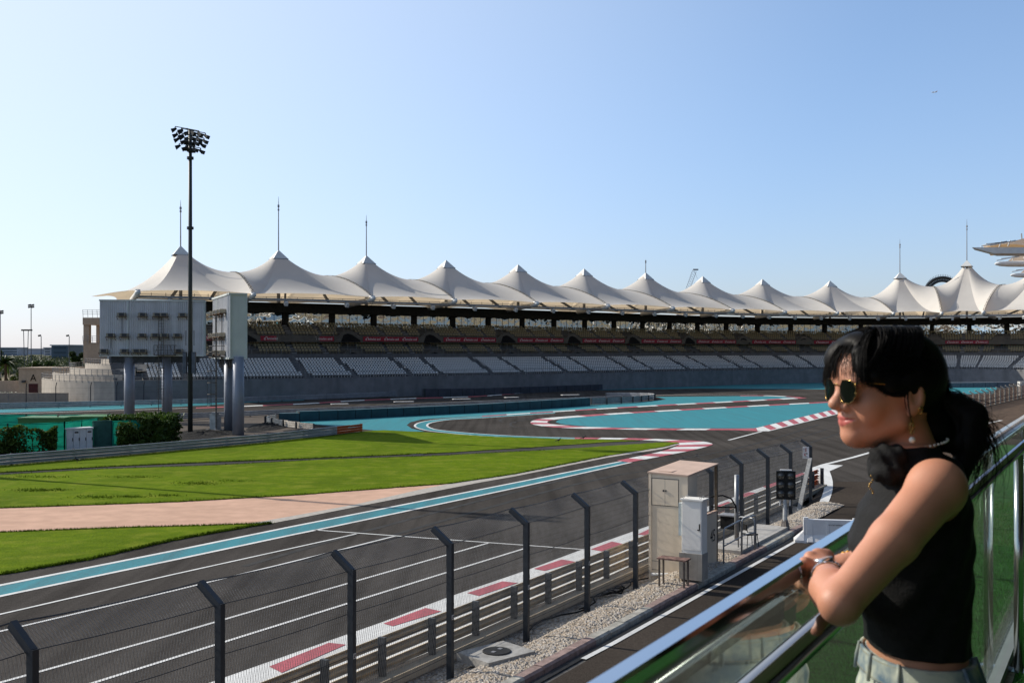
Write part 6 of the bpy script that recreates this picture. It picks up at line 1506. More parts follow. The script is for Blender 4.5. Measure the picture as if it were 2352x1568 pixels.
# building under the terrace
bb = thing('terrace_building', 'building wall under the glass balustrade terrace, seen dimly through the glass', 'building', A(6, 2, 0)); MB().tbox(T0 - 2, 17.5, PG + .25, 8.8, -.3, zf - .5).build('wall', BEIGE, bb)

# pavilion along the back of the terrace (unseen, added to block sky light on the woman; mirrored in the glass)
pv = thing('added_shade_pavilion', 'unseen dark pavilion with overhanging roof, added to cut sky light on the terrace', 'building', A(4, 4.5, zf))
MB().tbox(-9, 14, 3.9, 8.6, zf, zf + 3.24).build('wall', mat('dark bronze glazing', (.03, .032, .03), .25, var=.2, scale=.7), pv)
for k in range(9): MB().tbox(-9 + k * 2.8, -8.6 + k * 2.8, 3.6, 3.9, zf, zf + 3.24).build('column', mat('dark bronze frame', (.05, .045, .04), .5), pv)
MB().tbox(-9.3, 14.3, -.22, 8.8, zf + 3.25, zf + 3.6).build('roof', mat('added canopy soffit', (.50, .47, .43), .7), pv)  # added roof, carried out over the terrace to block overhead sky light
# ---------------------------------------------------------------- the woman leaning on the balustrade
woman = thing('person', 'dark-haired woman in sunglasses and sleeveless black top leaning on the glass balustrade', 'person', (.74, 1.92, H - HF))
def axis_pts(lo, hi, segs, coarse):      # non-uniform samples, fine inside segs (a, b, h)
    out = [lo]
    while out[-1] < hi:
        h = coarse
        for a, b, s in segs:
            if a <= out[-1] < b: h = min(h, s)
        out.append(out[-1] + h)
    return np.array(out, dtype=np.float32)
def nets(vals, xs, ys, zs):
    """naive surface nets on a rectilinear grid"""
    ins = vals < 0; nx, ny, nz = vals.shape
    sl = lambda a, dx, dy, dz: a[dx:nx - 1 + dx, dy:ny - 1 + dy, dz:nz - 1 + dz]
    cnt = sum(sl(ins, i, j, k).astype(np.int8) for i in (0, 1) for j in (0, 1) for k in (0, 1))
    act = np.argwhere((cnt > 0) & (cnt < 8)); idx = -np.ones(cnt.shape, dtype=np.int64); idx[act[:, 0], act[:, 1], act[:, 2]] = np.arange(len(act))
    acc = np.zeros((len(act), 3)); num = np.zeros(len(act)); I, J, K = act.T
    crn = [(i, j, k) for i in (0, 1) for j in (0, 1) for k in (0, 1)]
    for a in crn:
        for ax in range(3):
            if a[ax]: continue
            b = list(a); b[ax] = 1
            va = vals[I + a[0], J + a[1], K + a[2]]; vb = vals[I + b[0], J + b[1], K + b[2]]
            cr = (va < 0) != (vb < 0); t = np.where(cr, va / np.where(cr, va - vb, 1), 0)
            pa = np.stack([xs[I + a[0]], ys[J + a[1]], zs[K + a[2]]], 1); pb = np.stack([xs[I + b[0]], ys[J + b[1]], zs[K + b[2]]], 1)
            acc += np.where(cr[:, None], pa + (pb - pa) * t[:, None], 0); num += cr
    V_ = acc / num[:, None]; faces = []
    for ax in range(3):
        o = [0, 0, 0]; o[ax] = 1
        A_ = ins[:nx - o[0], :ny - o[1], :nz - o[2]]; B_ = ins[o[0]:, o[1]:, o[2]:]
        e = np.argwhere(A_ != B_); b1, b2 = [(1, 2), (2, 0), (0, 1)][ax]
        ok = (e[:, b1] > 0) & (e[:, b2] > 0) & (e[:, 0] < nx - 1) & (e[:, 1] < ny - 1) & (e[:, 2] < nz - 1); e = e[ok]
        def cell(d1, d2):
            c = e.copy(); c[:, b1] -= d1; c[:, b2] -= d2; return idx[c[:, 0], c[:, 1], c[:, 2]]
        q = np.stack([cell(1, 1), cell(0, 1), cell(0, 0), cell(1, 0)], 1); flip = ~A_[e[:, 0], e[:, 1], e[:, 2]]; q[flip] = q[flip][:, ::-1]; q = q[(q >= 0).all(1)]; faces.append(q)
    return V_, np.concatenate(faces)
def smin(a, b, k): h = np.clip(.5 + .5 * (b - a) / k, 0, 1); return b + (a - b) * h - k * h * (1 - h)
def smax(a, b, k): return -smin(-a, -b, k)
def ell(p, c, r):
    x, y, z = (p[0] - c[0]) / r[0], (p[1] - c[1]) / r[1], (p[2] - c[2]) / r[2]
    k0 = np.sqrt(x * x + y * y + z * z) + 1e-9; k1 = np.sqrt((x / r[0]) ** 2 + (y / r[1]) ** 2 + (z / r[2]) ** 2) + 1e-9
    return k0 * (k0 - 1) / k1
def cone(p, a, b, ra, rb):
    ab = [b[i] - a[i] for i in range(3)]; L2 = sum(c * c for c in ab)
    t = np.clip(((p[0] - a[0]) * ab[0] + (p[1] - a[1]) * ab[1] + (p[2] - a[2]) * ab[2]) / L2, 0, 1)
    return np.sqrt((p[0] - a[0] - ab[0] * t) ** 2 + (p[1] - a[1] - ab[1] * t) ** 2 + (p[2] - a[2] - ab[2] * t) ** 2) - (ra + (rb - ra) * t)
def chain(p, pts, rs, k=.01):
    d = None
    for a, b, ra, rb in zip(pts[:-1], pts[1:], rs[:-1], rs[1:]):
        e = cone(p, a, b, ra, rb); d = e if d is None else smin(d, e, k)
    return d
HO = V((.6993, 1.93, H - .070)); Hf = V((-.981, -.191, 0)).normalized(); Hs = V((.191, -.981, 0)).normalized()
def hw(u, v, w): return HO + Hf * u + Hs * v + UP * w
def headc(p):
    dx, dy = p[0] - HO.x, p[1] - HO.y; return (dx * Hf.x + dy * Hf.y, dx * Hs.x + dy * Hs.y, p[2] - HO.z)
def f_head(p):
    h = headc(p); d = ell(h, (.004, 0, .018), (.101, .073, .086))
    d = smin(d, ell(h, (.036, 0, -.040), (.0565, .0545, .070)), .025)
    d = smin(d, ell(h, (.086, 0, .028), (.020, .045, .032)), .02)                              # forehead
    for s in (1, -1):
        d = smin(d, cone(h, (.070, s * .006, -.0860), (.010, s * .048, -.060), .0160, .0155), .025)   # jaw line
        d = smin(d, ell(h, (.064, s * .040, -.028), (.022, .020, .018)), .018)              # cheekbone
        d = smin(d, ell(h, (.090, s * .027, .012), (.012, .024, .008)), .012)               # brow
        d = smax(d, -ell(h, (.104, s * .031, -.004), (.012, .016, .010)), .012)              # eye socket
        d = smin(d, ell(h, (.085, s * .031, -.005), (.0125, .0135, .0115)), .003)              # lid over the eye
    d = smin(d, ell(h, (.0775, 0, -.086), (.0140, .021, .0135)), .014)                          # chin
    d = smin(d, ell(h, (.0825, 0, -.056), (.0155, .028, .020)), .012)                            # muzzle
    d = smin(d, cone(h, (.0945, 0, .006), (.1090, 0, -.0250), .0072, .0100), .009)               # nose bridge
    d = smin(d, ell(h, (.1105, 0, -.0290), (.0130, .0128, .0112)), .006)                        # nose tip
    for s in (1, -1):
        d = smin(d, ell(h, (.0945, s * .0150, -.0345), (.0125, .0085, .0092)), .005)
        d = smax(d, -ell(h, (.1035, s * .0066, -.0432), (.0060, .0034, .0042)), .003)
    for s in (1, -1):
        d = smin(d, chain(h, [(.0955, 0, -.0535), (.0925, s * .011, -.0528), (.0822, s * .0280, -.0560)], (.0058, .0056, .0030), .004), .004)   # upper lip
        d = smin(d, chain(h, [(.0935, 0, -.0632), (.0905, s * .010, -.0630), (.0818, s * .0268, -.0578)], (.0066, .0062, .0028), .004), .004)   # lower lip
        d = smax(d, -chain(h, [(.1030, 0, -.0583), (.0980, s * .012, -.0580), (.0865, s * .0295, -.0552)], (.0013, .0013, .0010), .001), .002)   # mouth line
        d = smin(d, ell(h, (.063, s * .041, -.046), (.016, .014, .018)), .014)                   # cheek drawn back by the smile
    for s in (1, -1):                                                                           # ears
        e = ell(h, (-.004, s * .0745, -.014), (.0185, .0085, .0300)); e = smax(e, -ell(h, (.000, s * .0835, -.010), (.0105, .0070, .0180)), .004)
        e = smin(e, ell(h, (.004, s * .0735, -.040), (.0085, .0055, .0095)), .006); e = smin(e, ell(h, (.010, s * .0745, -.018), (.005, .004, .007)), .004); d = smin(d, e, .006)
    return d
LV = [(1035, 2045, 2130, .050), (1062, 2032, 2172, .080), (1085, 2030, 2190, .105), (1110, 2022, 2200, .122), (1140, 2010, 2206, .132), (1180, 1986, 2210, .135), (1250, 1964, 2212, .130), (1300, 1968, 2211, .123), (1360, 1984, 2210, .114), (1420, 1997, 2208, .110), (1470, 2000, 2206, .111), (1500, 1997, 2212, .118), (1540, 1991, 2226, .132), (1600, 1982, 2252, .150), (1680, 1983, 2276, .160), (1760, 2000, 2268, .160), (1830, 2022, 2250, .155)]
TY = 1.92; kx = TY / F
LZ = np.array([H - (l[0] - HY) * kx for l in LV])[::-1]; LC = np.array([((l[1] + l[2]) / 2 - CX) * kx for l in LV])[::-1]; LB = np.array([l[3] for l in LV])[::-1]
LA = np.array([math.sqrt(max(.0012, ((l[2] - l[1]) / 2 * kx) ** 2 - (l[3] * .36) ** 2)) / .933 for l in LV])[::-1]
def f_torso(p, off=0.0):
    z = p[2]; c = np.interp(z, LZ, LC).astype(np.float32); a = np.interp(z, LZ, LA).astype(np.float32) + off; b = np.interp(z, LZ, LB).astype(np.float32) + off
    dx, dy = np.abs(p[0] - c) / a, np.abs(p[1] - TY) / b; d = ((dx ** 2.25 + dy ** 2.25) ** (1 / 2.25) - 1) * np.minimum(a, b)
    return np.maximum(d * .92, np.maximum(z - (LZ[-1] + .01), LZ[0] - z))
SH, EL, WR = P(2150, 1124, 1.775), P(1928, 1386, 1.648), P(1897, 1318, 1.862)
FM = EL.lerp(WR, .35) + V((-.004, 0, .004))
SH2, EL2, WR2 = V((.760, 2.035, H - .262)), V((.735, 2.050, H - .50)), V((.622, 1.945, H - .402))
# left hand: knuckles, middle joints, finger ends (index to little)
HAND = [([P(1899, 1277, 1.900), P(1893, 1304, 1.925), P(1889, 1330, 1.915), P(1893, 1345, 1.895)], (.0112, .0098, .0085, .0075)),
        ([P(1879, 1275, 1.895), P(1870, 1306, 1.918), P(1868, 1334, 1.908), P(1875, 1348, 1.888)], (.0114, .0099, .0087, .0077)),
        ([P(1862, 1281, 1.880), P(1853, 1312, 1.893), P(1855, 1338, 1.880), P(1866, 1350, 1.866)], (.0110, .0096, .0084, .0074)),
        ([P(1849, 1293, 1.858), P(1844, 1320, 1.862), P(1851, 1341, 1.850), P(1863, 1354, 1.842)], (.0104, .0090, .0078, .0068))]
THUMB = ([P(1908, 1312, 1.880), P(1917, 1303, 1.905), P(1914, 1318, 1.925), P(1906, 1330, 1.925)], (.012, .0105, .0092, .0078))
off2 = V((.035, .012, -.022)); 
HAND2 = [([WR2 + V((-.055, -.020 + .017 * i, .004)), WR2 + V((-.085, -.022 + .017 * i, -.008)), WR2 + V((-.090, -.022 + .016 * i, -.030)), WR2 + V((-.078, -.022 + .016 * i, -.042))], (.0095, .0085, .0075, .0065)) for i in range(4)]
THUMB2 = ([WR2 + V((-.015, -.02, .0)), WR2 + V((-.04, -.035, .002)), WR2 + V((-.062, -.035, -.006))], (.011, .010, .008))
def f_arms(p):
    d = chain(p, [SH, SH.lerp(EL, .45) + V((-.002, -.004, -.002)), EL], (.0445, .0395, .0315), .012)
    d = smin(d, ell(p, SH + V((.004, .006, .004)), (.047, .046, .046)), .02)
    d = smin(d, ell(p, EL + V((.004, .0, -.003)), (.026, .026, .027)), .012)
    d = smin(d, chain(p, [EL, FM, EL.lerp(WR, .75), WR], (.0305, .0345, .0265, .0225), .012), .010)
    d2 = chain(p, [SH2, SH2.lerp(EL2, .5), EL2], (.050, .043, .034), .02); d2 = smin(d2, chain(p, [EL2, EL2.lerp(WR2, .35), WR2], (.034, .036, .024), .012), .014)
    return np.minimum(d, d2)
def f_hands(p):
    K = [h[0][0] for h in HAND]; d = None
    for q, (a, r) in enumerate(zip(K, (.0135, .0135, .0128, .0118))):
        e = cone(p, WR + (a - WR) * .12 + V((0, 0, .002)), a, .015, r); d = e if d is None else smin(d, e, .012)
    d = smin(d, cone(p, WR, WR.lerp(K[2], .3), .0235, .017), .015)
    for pts, rs in HAND: d = smin(d, chain(p, pts, rs, .003), .0035)
    d = smin(d, chain(p, *THUMB, .004), .008)
    e = ell(p, WR2 + V((-.03, .004, 0)), (.042, .036, .017)); e = smin(e, chain(p, *THUMB2, .004), .006)
    for pts, rs in HAND2: e = smin(e, chain(p, pts, rs, .003), .004)
    return np.minimum(d, e)
NK0, NK1 = hw(-.012, 0, -.060), P(2098, 1085, 1.93)
xs = axis_pts(.44, .955, [(.475, .62, .0026), (.565, .80, .0021)], .0048); ys = axis_pts(1.56, 2.19, [(1.835, 2.02, .0023)], .0050)
zs = axis_pts(H - .80, H + .06, [(H - .46, H - .36, .0026), (H - .19, H + .045, .0021)], .0050)
def grid(xs, ys, zs): return (xs[:, None, None], ys[None, :, None], zs[None, None, :])
vals = np.full((len(xs), len(ys), len(zs)), .2, dtype=np.float32)
def fill(f, x0, x1, y0, y1, z0, z1, k):
    i0, i1 = np.searchsorted(xs, [x0, x1]); j0, j1 = np.searchsorted(ys, [y0, y1]); l0, l1 = np.searchsorted(zs, [z0, z1])
    s = vals[i0:i1, j0:j1, l0:l1]; d = f(grid(xs[i0:i1], ys[j0:j1], zs[l0:l1])).astype(np.float32); vals[i0:i1, j0:j1, l0:l1] = smin(s, d, k)
fill(lambda p: f_torso(p), .60, .955, 1.7, 2.15, H - .80, H - .17, .004)
fill(f_arms, .44, .82, 1.56, 2.19, H - .58, H - .15, .022)
fill(f_hands, .44, .70, 1.80, 2.02, H - .47, H - .35, .010)
fill(lambda p: cone(p, NK0, NK1, .049, .056), .60, .82, 1.80, 2.08, H - .30, H - .06, .03)
fill(f_head, .55, .82, 1.80, 2.06, H - .21, H + .06, .016)
vb, fb_ = nets(vals, xs, ys, zs)
SKIN = newmat('skin')[0]; nt = SKIN.node_tree; N, L = nt.nodes.new, nt.links.new
out = N('ShaderNodeOutputMaterial'); bs = N('ShaderNodeBsdfPrincipled'); tc = N('ShaderNodeTexCoord'); nz = N('ShaderNodeTexNoise'); nz.inputs['Scale'].default_value = 24; nz.inputs['Detail'].default_value = 5; L(tc.outputs['Object'], nz.inputs[0])
mx = N('ShaderNodeMix'); mx.data_type = 'RGBA'; L(nz.outputs[0], mx.inputs[0]); mx.inputs[6].default_value = (.46, .20, .12, 1); mx.inputs[7].default_value = (.58, .27, .17, 1); L(mx.outputs[2], bs.inputs['Base Color'])
bs.inputs['Roughness'].default_value = .5; bs.inputs['Specular IOR Level'].default_value = .4; bs.inputs['Subsurface Weight'].default_value = .08; bs.inputs['Subsurface Radius'].default_value = (.012, .005, .003); bs.inputs['Subsurface Scale'].default_value = .6
n2 = N('ShaderNodeTexNoise'); n2.inputs['Scale'].default_value = 650; n2.inputs['Detail'].default_value = 2; L(tc.outputs['Object'], n2.inputs[0]); bp = N('ShaderNodeBump'); bp.inputs['Strength'].default_value = .35; bp.inputs['Distance'].default_value = .001; L(n2.outputs[0], bp.inputs['Height']); L(bp.outputs[0], bs.inputs['Normal']); L(bs.outputs[0], out.inputs[0])
LIP = mat('lips', (.50, .13, .11), .38, var=.08, scale=60)
g = MB(); g.v = vb.tolist(); g.f = [tuple(r) for r in fb_.tolist()]
cen = vb[fb_].mean(1); hc = headc(cen.T); lipm = (hc[0] > .078) & (np.abs(hc[1]) < .028) & (hc[2] < -.0492 - .0075 * (np.abs(hc[1]) / .028) ** 1.3) & (hc[2] > -.0700 + .0125 * (np.abs(hc[1]) / .028) ** 1.6)
g.m = lipm.astype(int).tolist()
body = g.build('body', [SKIN, LIP], woman, True)
def sub_mesh(name, f, lo, hi, h, m, parent=woman, smooth=True):
    X, Y_, Z = [np.arange(lo[i], hi[i], h, dtype=np.float32) for i in range(3)]
    v, f_ = nets(f(grid(X, Y_, Z)).astype(np.float32) + np.zeros((len(X), len(Y_), len(Z)), np.float32), X, Y_, Z)
    g = MB(); g.v = v.tolist(); g.f = [tuple(r) for r in f_.tolist()]; g.m = [0] * len(g.f); return g.build(name, m, parent, smooth)
# ---- black sleeveless top with gathered high neck
TOPM = mat('black knit', (.006, .006, .0065), .85, var=.3, scale=30, bump=.35, bscale=160, spec=.25, dist=.004)
HEMZ = H - .541
def f_top(p):
    wr = .0011 * np.sin(p[2] * 95 + p[0] * 40 + 3 * np.sin(p[1] * 18)) + .0012 * np.sin(p[0] * 130 - p[2] * 60 + p[1] * 50)
    d = f_torso(p, .007) - wr
    arm = chain(p, [SH, SH.lerp(EL, .45), EL], (.0445, .0395, .0315), .012); arm = smin(arm, ell(p, SH + V((.004, .006, .004)), (.047, .046, .046)), .02)
    d = smax(d, -(arm - .002), .006)
    nk = cone(p, P(2090, 1068, 1.93), P(2104, 1100, 1.93), .060, .085) ; d = smin(d, nk, .02)
    col = ell(p, P(2033, 1052, 1.875), (.028, .030, .027)); col = smin(col, ell(p, P(2042, 1083, 1.865), (.031, .032, .024)), .006); col = smin(col, ell(p, P(2018, 1075, 1.90), (.020, .034, .026)), .006); col = smin(col, ell(p, P(2058, 1046, 1.862), (.016, .022, .020)), .006)
    col = col - .0022 * np.sin(p[0] * 260 + p[2] * 120) ; d = smin(d, col, .008)
    return np.maximum(d, np.maximum(HEMZ - p[2], -(cone(p, NK0, P(2092, 1040, 1.93), .049, .049))))
sub_mesh('top', f_top, (.58, 1.70, HEMZ - .01), (.90, 2.14, H - .145), .0036, TOPM)
# ---- pale worn jeans
def denim():
    m, nt, N, L = newmat('pale worn denim'); out = N('ShaderNodeOutputMaterial'); b = N('ShaderNodeBsdfPrincipled'); tc = N('ShaderNodeTexCoord')
    n1 = N('ShaderNodeTexNoise'); n1.inputs['Scale'].default_value = 17; n1.inputs['Detail'].default_value = 6; L(tc.outputs['Object'], n1.inputs[0])
    r = N('ShaderNodeValToRGB'); r.color_ramp.elements[0].position = .40; r.color_ramp.elements[0].color = (.13, .18, .245, 1); r.color_ramp.elements[1].position = .64; r.color_ramp.elements[1].color = (.60, .57, .48, 1); L(n1.outputs[0], r.inputs[0]); L(r.outputs[0], b.inputs['Base Color']); b.inputs['Roughness'].default_value = .9; b.inputs['Specular IOR Level'].default_value = .15
    w_ = N('ShaderNodeTexNoise'); w_.inputs['Scale'].default_value = 500; L(tc.outputs['Object'], w_.inputs[0]); bp = N('ShaderNodeBump'); bp.inputs['Strength'].default_value = .4; bp.inputs['Distance'].default_value = .001; L(w_.outputs[0], bp.inputs['Height']); L(bp.outputs[0], b.inputs['Normal']); L(b.outputs[0], out.inputs[0]); return m
DEN = denim(); JT = H - .553
def f_jeans(p):
    d = f_torso(p, .005) - .0014 * np.sin(p[2] * 120 + p[0] * 70)
    for s in (-1, 1): d = smin(d, chain(p, [V((.775, TY + s * .085, H - .84)), V((.765, TY + s * .085, H - 1.20)), V((.775, TY + s * .09, H - 1.60))], (.092, .066, .058), .02), .03)
    return np.maximum(d, np.maximum(p[2] - JT, (H - HF + .03) - p[2]))
jeans = sub_mesh('jeans', f_jeans, (.58, 1.70, H - HF), (.97, 2.14, H - .53), .0062, DEN)
def f_band(p): d = f_torso(p, .0085); return np.maximum(np.abs(d) - .0032, np.maximum(p[2] - JT - .001, JT - .040 - p[2]))
sub_mesh('waistband', f_band, (.58, 1.70, JT - .06), (.97, 2.14, JT + .02), .0026, DEN, jeans)
def ring_pt(z, ang, off):
    a, b, c = np.interp(z, LZ, LA) + off, np.interp(z, LZ, LB) + off, np.interp(z, LZ, LC); ca, sa = math.cos(ang), math.sin(ang); r = (abs(ca / a) ** 2.25 + abs(sa / b) ** 2.25) ** (-1 / 2.25)
    return V((c + ca * r, TY + sa * r, z))
for ang in (3.4, 4.10, 5.0, 5.75, .4, 1.6, 2.6):
    MB().tube([ring_pt(JT + .004, ang, .0125), ring_pt(JT - .02, ang, .0145), ring_pt(JT - .046, ang, .0135)], [.0035, .004, .0035], 8).build('belt_loop', DEN, jeans, True)
st_ = MB()
for zz in (JT - .004, JT - .036):
    for k in range(120): a0, a1 = 2 * math.pi * k / 120, 2 * math.pi * (k + .65) / 120; st_.tube([ring_pt(zz, a0, .0122), ring_pt(zz, a1, .0122)], .0007, 4)
st_.build('stitching', mat('denim thread', (.42, .32, .18), .8), jeans)
shoe = mat('white shoes', (.6, .6, .58), .6)
for s in (-1, 1):
    g = MB(); c = V((.775, TY + s * .09, H - HF)); g.tube([c + V((.05, 0, .05)), c + V((.0, 0, .06)), c + V((-.09, 0, .045)), c + V((-.17, 0, .03)), c + V((-.19, 0, .025))], [.04, .045, .043, .032, .015], 12); g.build('shoe', shoe, woman, True)
# ---- hair
HAIRM, nt, N, L = newmat('black hair'); out = N('ShaderNodeOutputMaterial'); b = N('ShaderNodeBsdfPrincipled'); b.inputs['Base Color'].default_value = (.006, .0052, .005, 1); b.inputs['Roughness'].default_value = .5; b.inputs['Specular IOR Level'].default_value = .09
L(b.outputs[0], out.inputs[0])
PT = [P(2160, 915, 1.96), P(2192, 930, 1.96), P(2226, 958, 1.955), P(2224, 1015, 1.95), P(2212, 1066, 1.94), P(2222, 1106, 1.94)]
def f_hair(p):
    h = headc(p)
    d = ell(h, (-.004, 0, .024), (.100, .083, .0885))
    d = smax(d, -np.maximum(.030 - h[0] + np.clip(-.4 * h[2], -.02, .03), h[2] - (.034 + (np.abs(h[1]) - .04) * -.2)), .010)   # face opening
    d = smax(d, -np.maximum(-(h[0] + .024), h[2] + .016), .010)                 # below the ears only the back stays
    d = smin(d, ell(h, (.074, -.036, .050), (.036, .034, .040)), .015)          # fringe, far side
    d = smin(d, ell(h, (.060, .002, .080), (.036, .045, .024)), .015)           # roots of the fringe
    d = smin(d, chain(p, [P(1978, 815, 1.875), P(1984, 842, 1.866), P(2008, 864, 1.860), P(2044, 884, 1.860), P(2082, 880, 1.862)], (.018, .0165, .0155, .016, .012), .01), .012)   # swept over the near temple
    d = smin(d, chain(h, [(.058, -.044, .066), (.050, -.064, .034), (.026, -.075, .006)], (.022, .018, .014), .01), .012)
    d = smin(d, ell(p, P(2118, 905, 1.955), (.036, .048, .046)), .015)
    d = smin(d, chain(p, [P(2118, 945, 1.955), P(2146, 985, 1.955), P(2172, 1015, 1.955)], (.030, .032, .020), .012), .015)
    d = smin(d, chain(p, PT, (.014, .022, .031, .030, .016, .003), .012), .012)
    return d - .0005 * np.sin(h[1] * 900 + h[0] * 300)
hair = sub_mesh('hair', f_hair, (.53, 1.80, H - .30), (.93, 2.08, H + .065), .0032, HAIRM)
# loose strands over the fringe, the sides and the tail
sg = MB()
def strand(pts, r0=.0009):
    n = len(pts); sg.tube(pts, [r0 * (1 - .75 * (k / (n - 1)) ** 2) for k in range(n)], 3, cap=False)
def bez(a, b, c, d, n=9): return [a * (1 - t) ** 3 + b * 3 * t * (1 - t) ** 2 + c * 3 * t * t * (1 - t) + d * t ** 3 for t in [k / n for k in range(n + 1)]]
for k in range(420):         # fringe strands, from the parting forwards and down
    v0 = rng.uniform(-.03, .03); v1 = rng.uniform(-.075, .074); u = rng.random(); 
    f_ = max(0, 1 - (v1 / .085) ** 2) ** .5
    thin = .010 < v1 < .052
    if thin and rng.random() < .95: continue
    endw = rng.uniform(.012, .026) - (.012 if abs(v1) > .05 else 0)
    a = hw(.02 + rng.uniform(-.02, .02), v0, .1125); b_ = hw(.070, v0 * .5 + v1 * .4, .110); c = hw(.074 + .042 * f_, v1 * .98, .076); d_ = hw(.065 + .048 * f_ + rng.uniform(-.003, .005), v1 + rng.uniform(-.006, .006), endw)
    strand(bez(a, b_, c, d_), rng.uniform(.0006, .0013))
for k in range(420):          # swept over the near temple, from the parting to the ear
    u = rng.random(); a = hw(.035 - .075 * u + rng.normal() * .006, rng.uniform(-.005, .03), .1135)
    bx = 1968 + 112 * u + rng.normal() * 4; by = np.interp(bx, [1960, 1975, 1995, 2034, 2073, 2095], [862, 874, 886, 905, 905, 890]) + rng.normal() * 3
    e = P(bx, by, 1.846 + .004 * rng.random()); m = hw(.052 - .075 * u, .078, .082); strand(bez(a, a + Hs * .035 - UP * .004 + Hf * .01, m + Hs * .010, e - Hs * .0 , 10), rng.uniform(.0006, .0012))
for k in range(15):           # dark clumps across the bare part of the forehead
    v1 = .010 + .046 * (k / 14) + rng.normal() * .002; f_ = max(0, 1 - (v1 / .085) ** 2) ** .5
    strand(bez(hw(.04, v1 * .3, .111), hw(.075, v1 * .4, .106), hw(.070 + .042 * f_, v1 * .8, .075), hw(.066 + .045 * f_, v1 + .012, .018 + rng.uniform(-.004, .006)), 10), .0010)
for k in range(620):          # side and crown strands swept back to the tie
    v1 = rng.uniform(-1, 1); el = rng.uniform(-.1, 1.5); q = hw(.045 + rng.uniform(-.03, .03), 0, .0)
    a_ = rng.uniform(-.02, .06); s_ = 1 if rng.random() < .8 else -1
    ang = rng.uniform(.05, 1.5)
    st0 = hw(a_, s_ * .083 * math.cos(ang) ** .8, .024 + .088 * math.sin(ang)); mid = hw(-.050, s_ * .078 * math.cos(ang), .020 + .082 * math.sin(ang)); m2 = hw(-.096, s_ * .045 * math.cos(ang), .010 + .045 * math.sin(ang)); end = PT[0] + V(rng.normal(size=3) * .008)
    pts = bez(st0, mid, m2, end, 9); 
    h_ = [p + (p - hw(-.004, 0, .024)).normalized() * .0015 for p in pts]; strand(h_, rng.uniform(.0005, .001))
for k in range(260):          # tail
    o = V(rng.normal(size=3) * .013); o2 = V(rng.normal(size=3) * .020); e = PT[5] + V((rng.uniform(-.02, .025), rng.normal() * .02, rng.uniform(-.03, .06)))
    strand(bez(PT[0] + o * .4, PT[1] + V((.02, 0, .006)) + o, PT[3] + V((.05, 0, .02)) + o2, e + o2, 10), rng.uniform(.0006, .0013))
for k in range(46):           # flyaways
    e = P(2290 + rng.uniform(-50, 30), 1010 + rng.uniform(-70, 110), 1.95 + rng.normal() * .02)
    strand(bez(PT[1], P(2250, 930, 1.95) + V(rng.normal(size=3) * .012), P(2275, 970, 1.95) + V(rng.normal(size=3) * .02), e, 12), .00045)
strand(bez(P(2225, 1000, 1.95), P(2205, 1080, 1.94), P(2250, 1120, 1.93), P(2290, 1103, 1.93), 16), .0009); strand(bez(P(2235, 1040, 1.95), P(2222, 1090, 1.94), P(2262, 1095, 1.93), P(2258, 1150, 1.93), 16), .0008)
strand(bez(hw(.012, .080, .0), hw(.022, .083, -.02), hw(.008, .083, -.05), hw(.004, .080, -.075), 12), .0018); strand(bez(hw(.016, .080, .0), hw(.028, .082, -.02), hw(.018, .083, -.035), hw(.010, .082, -.05), 12), .0012)
sg.build('strands', HAIRM, hair, True)
MB().lathe(PT[0] + V((.004, 0, 0)), [(.014, -.012), (.022, -.010), (.025, 0), (.022, .010), (.014, .012)], 16, (PT[1] - PT[0] + V((0, 0, .02)))).build('hair_tie', TOPM, hair, True)
# ---- sunglasses
GOLD = mat('gold metal', (.40, .25, .08), .22, 1.0, var=.05); LENS = mat('dark green lens', (.003, .005, .003), .08, spec=.22); PEARL = mat('pearl', (.72, .68, .60), .2, spec=.7); SILV = mat('silver metal', (.7, .7, .7), .15, 1.0)
sgl = MB()
def lens_outline(s):
    pts = []
    for k in range(28):
        a = 2 * math.pi * k / 28; ca, sa = math.cos(a), math.sin(a); r = 1 / (abs(ca) ** 2.6 + abs(sa) ** 2.6) ** (1 / 2.6) 
        v = ca * r * .0245; w_ = sa * r * .0205 * (1.0 if sa > 0 else 1.08); v *= (1 + .10 * (w_ / .02))
        pts.append(hw(.1075 - .16 * (abs(v + s * .0) * 0 + (v * s + .010) ** 2 / .03) - .10 * (-w_) * .3, s * .0315 + v, -.0045 + w_))
    return pts
for s in (1, -1):
    o = lens_outline(s); c = sum(o, V((0, 0, 0))) / len(o)
    g = MB(); g.add(o + [c + Hf * .0022], [(k, (k + 1) % 28, 28) for k in range(28)]); g.add([p - Hf * .0016 for p in o] + [c + Hf * .0006], [((k + 1) % 28, k, 28) for k in range(28)]); g.add(o + [p - Hf * .0016 for p in o], [((k + 1) % 28, k, 28 + k, 28 + (k + 1) % 28) for k in range(28)])
    sgl.tube(o + o[:1], .00055, 6)
    ex = hw(.1005, s * .0555, .010)
    sgl.tube([hw(.1035, s * .0545, .006), ex, hw(.094, s * .063, .0105), hw(.05, s * .0775, .0095), hw(.0, s * .0805, .007), hw(-.02, s * .079, -.008)], .0011, 6)
    sgl.obox(ex, Hf, Hs, UP, .0013, .0013, .0025)
    sgl.tube([hw(.1045, s * .0115, -.006), hw(.0985, s * .0095, -.009)], .0007, 5)
    if s == 1: L1 = g
    else: L2 = g
sgl.tube([hw(.1075, .0085, .004), hw(.1105, .004, .0072), hw(.1105, -.004, .0072), hw(.1075, -.0085, .004)], .0012, 6)
sun_ = sgl.build('sunglasses', GOLD, woman, True)
for g in (L1, L2): g.build('lens', LENS, sun_, True)
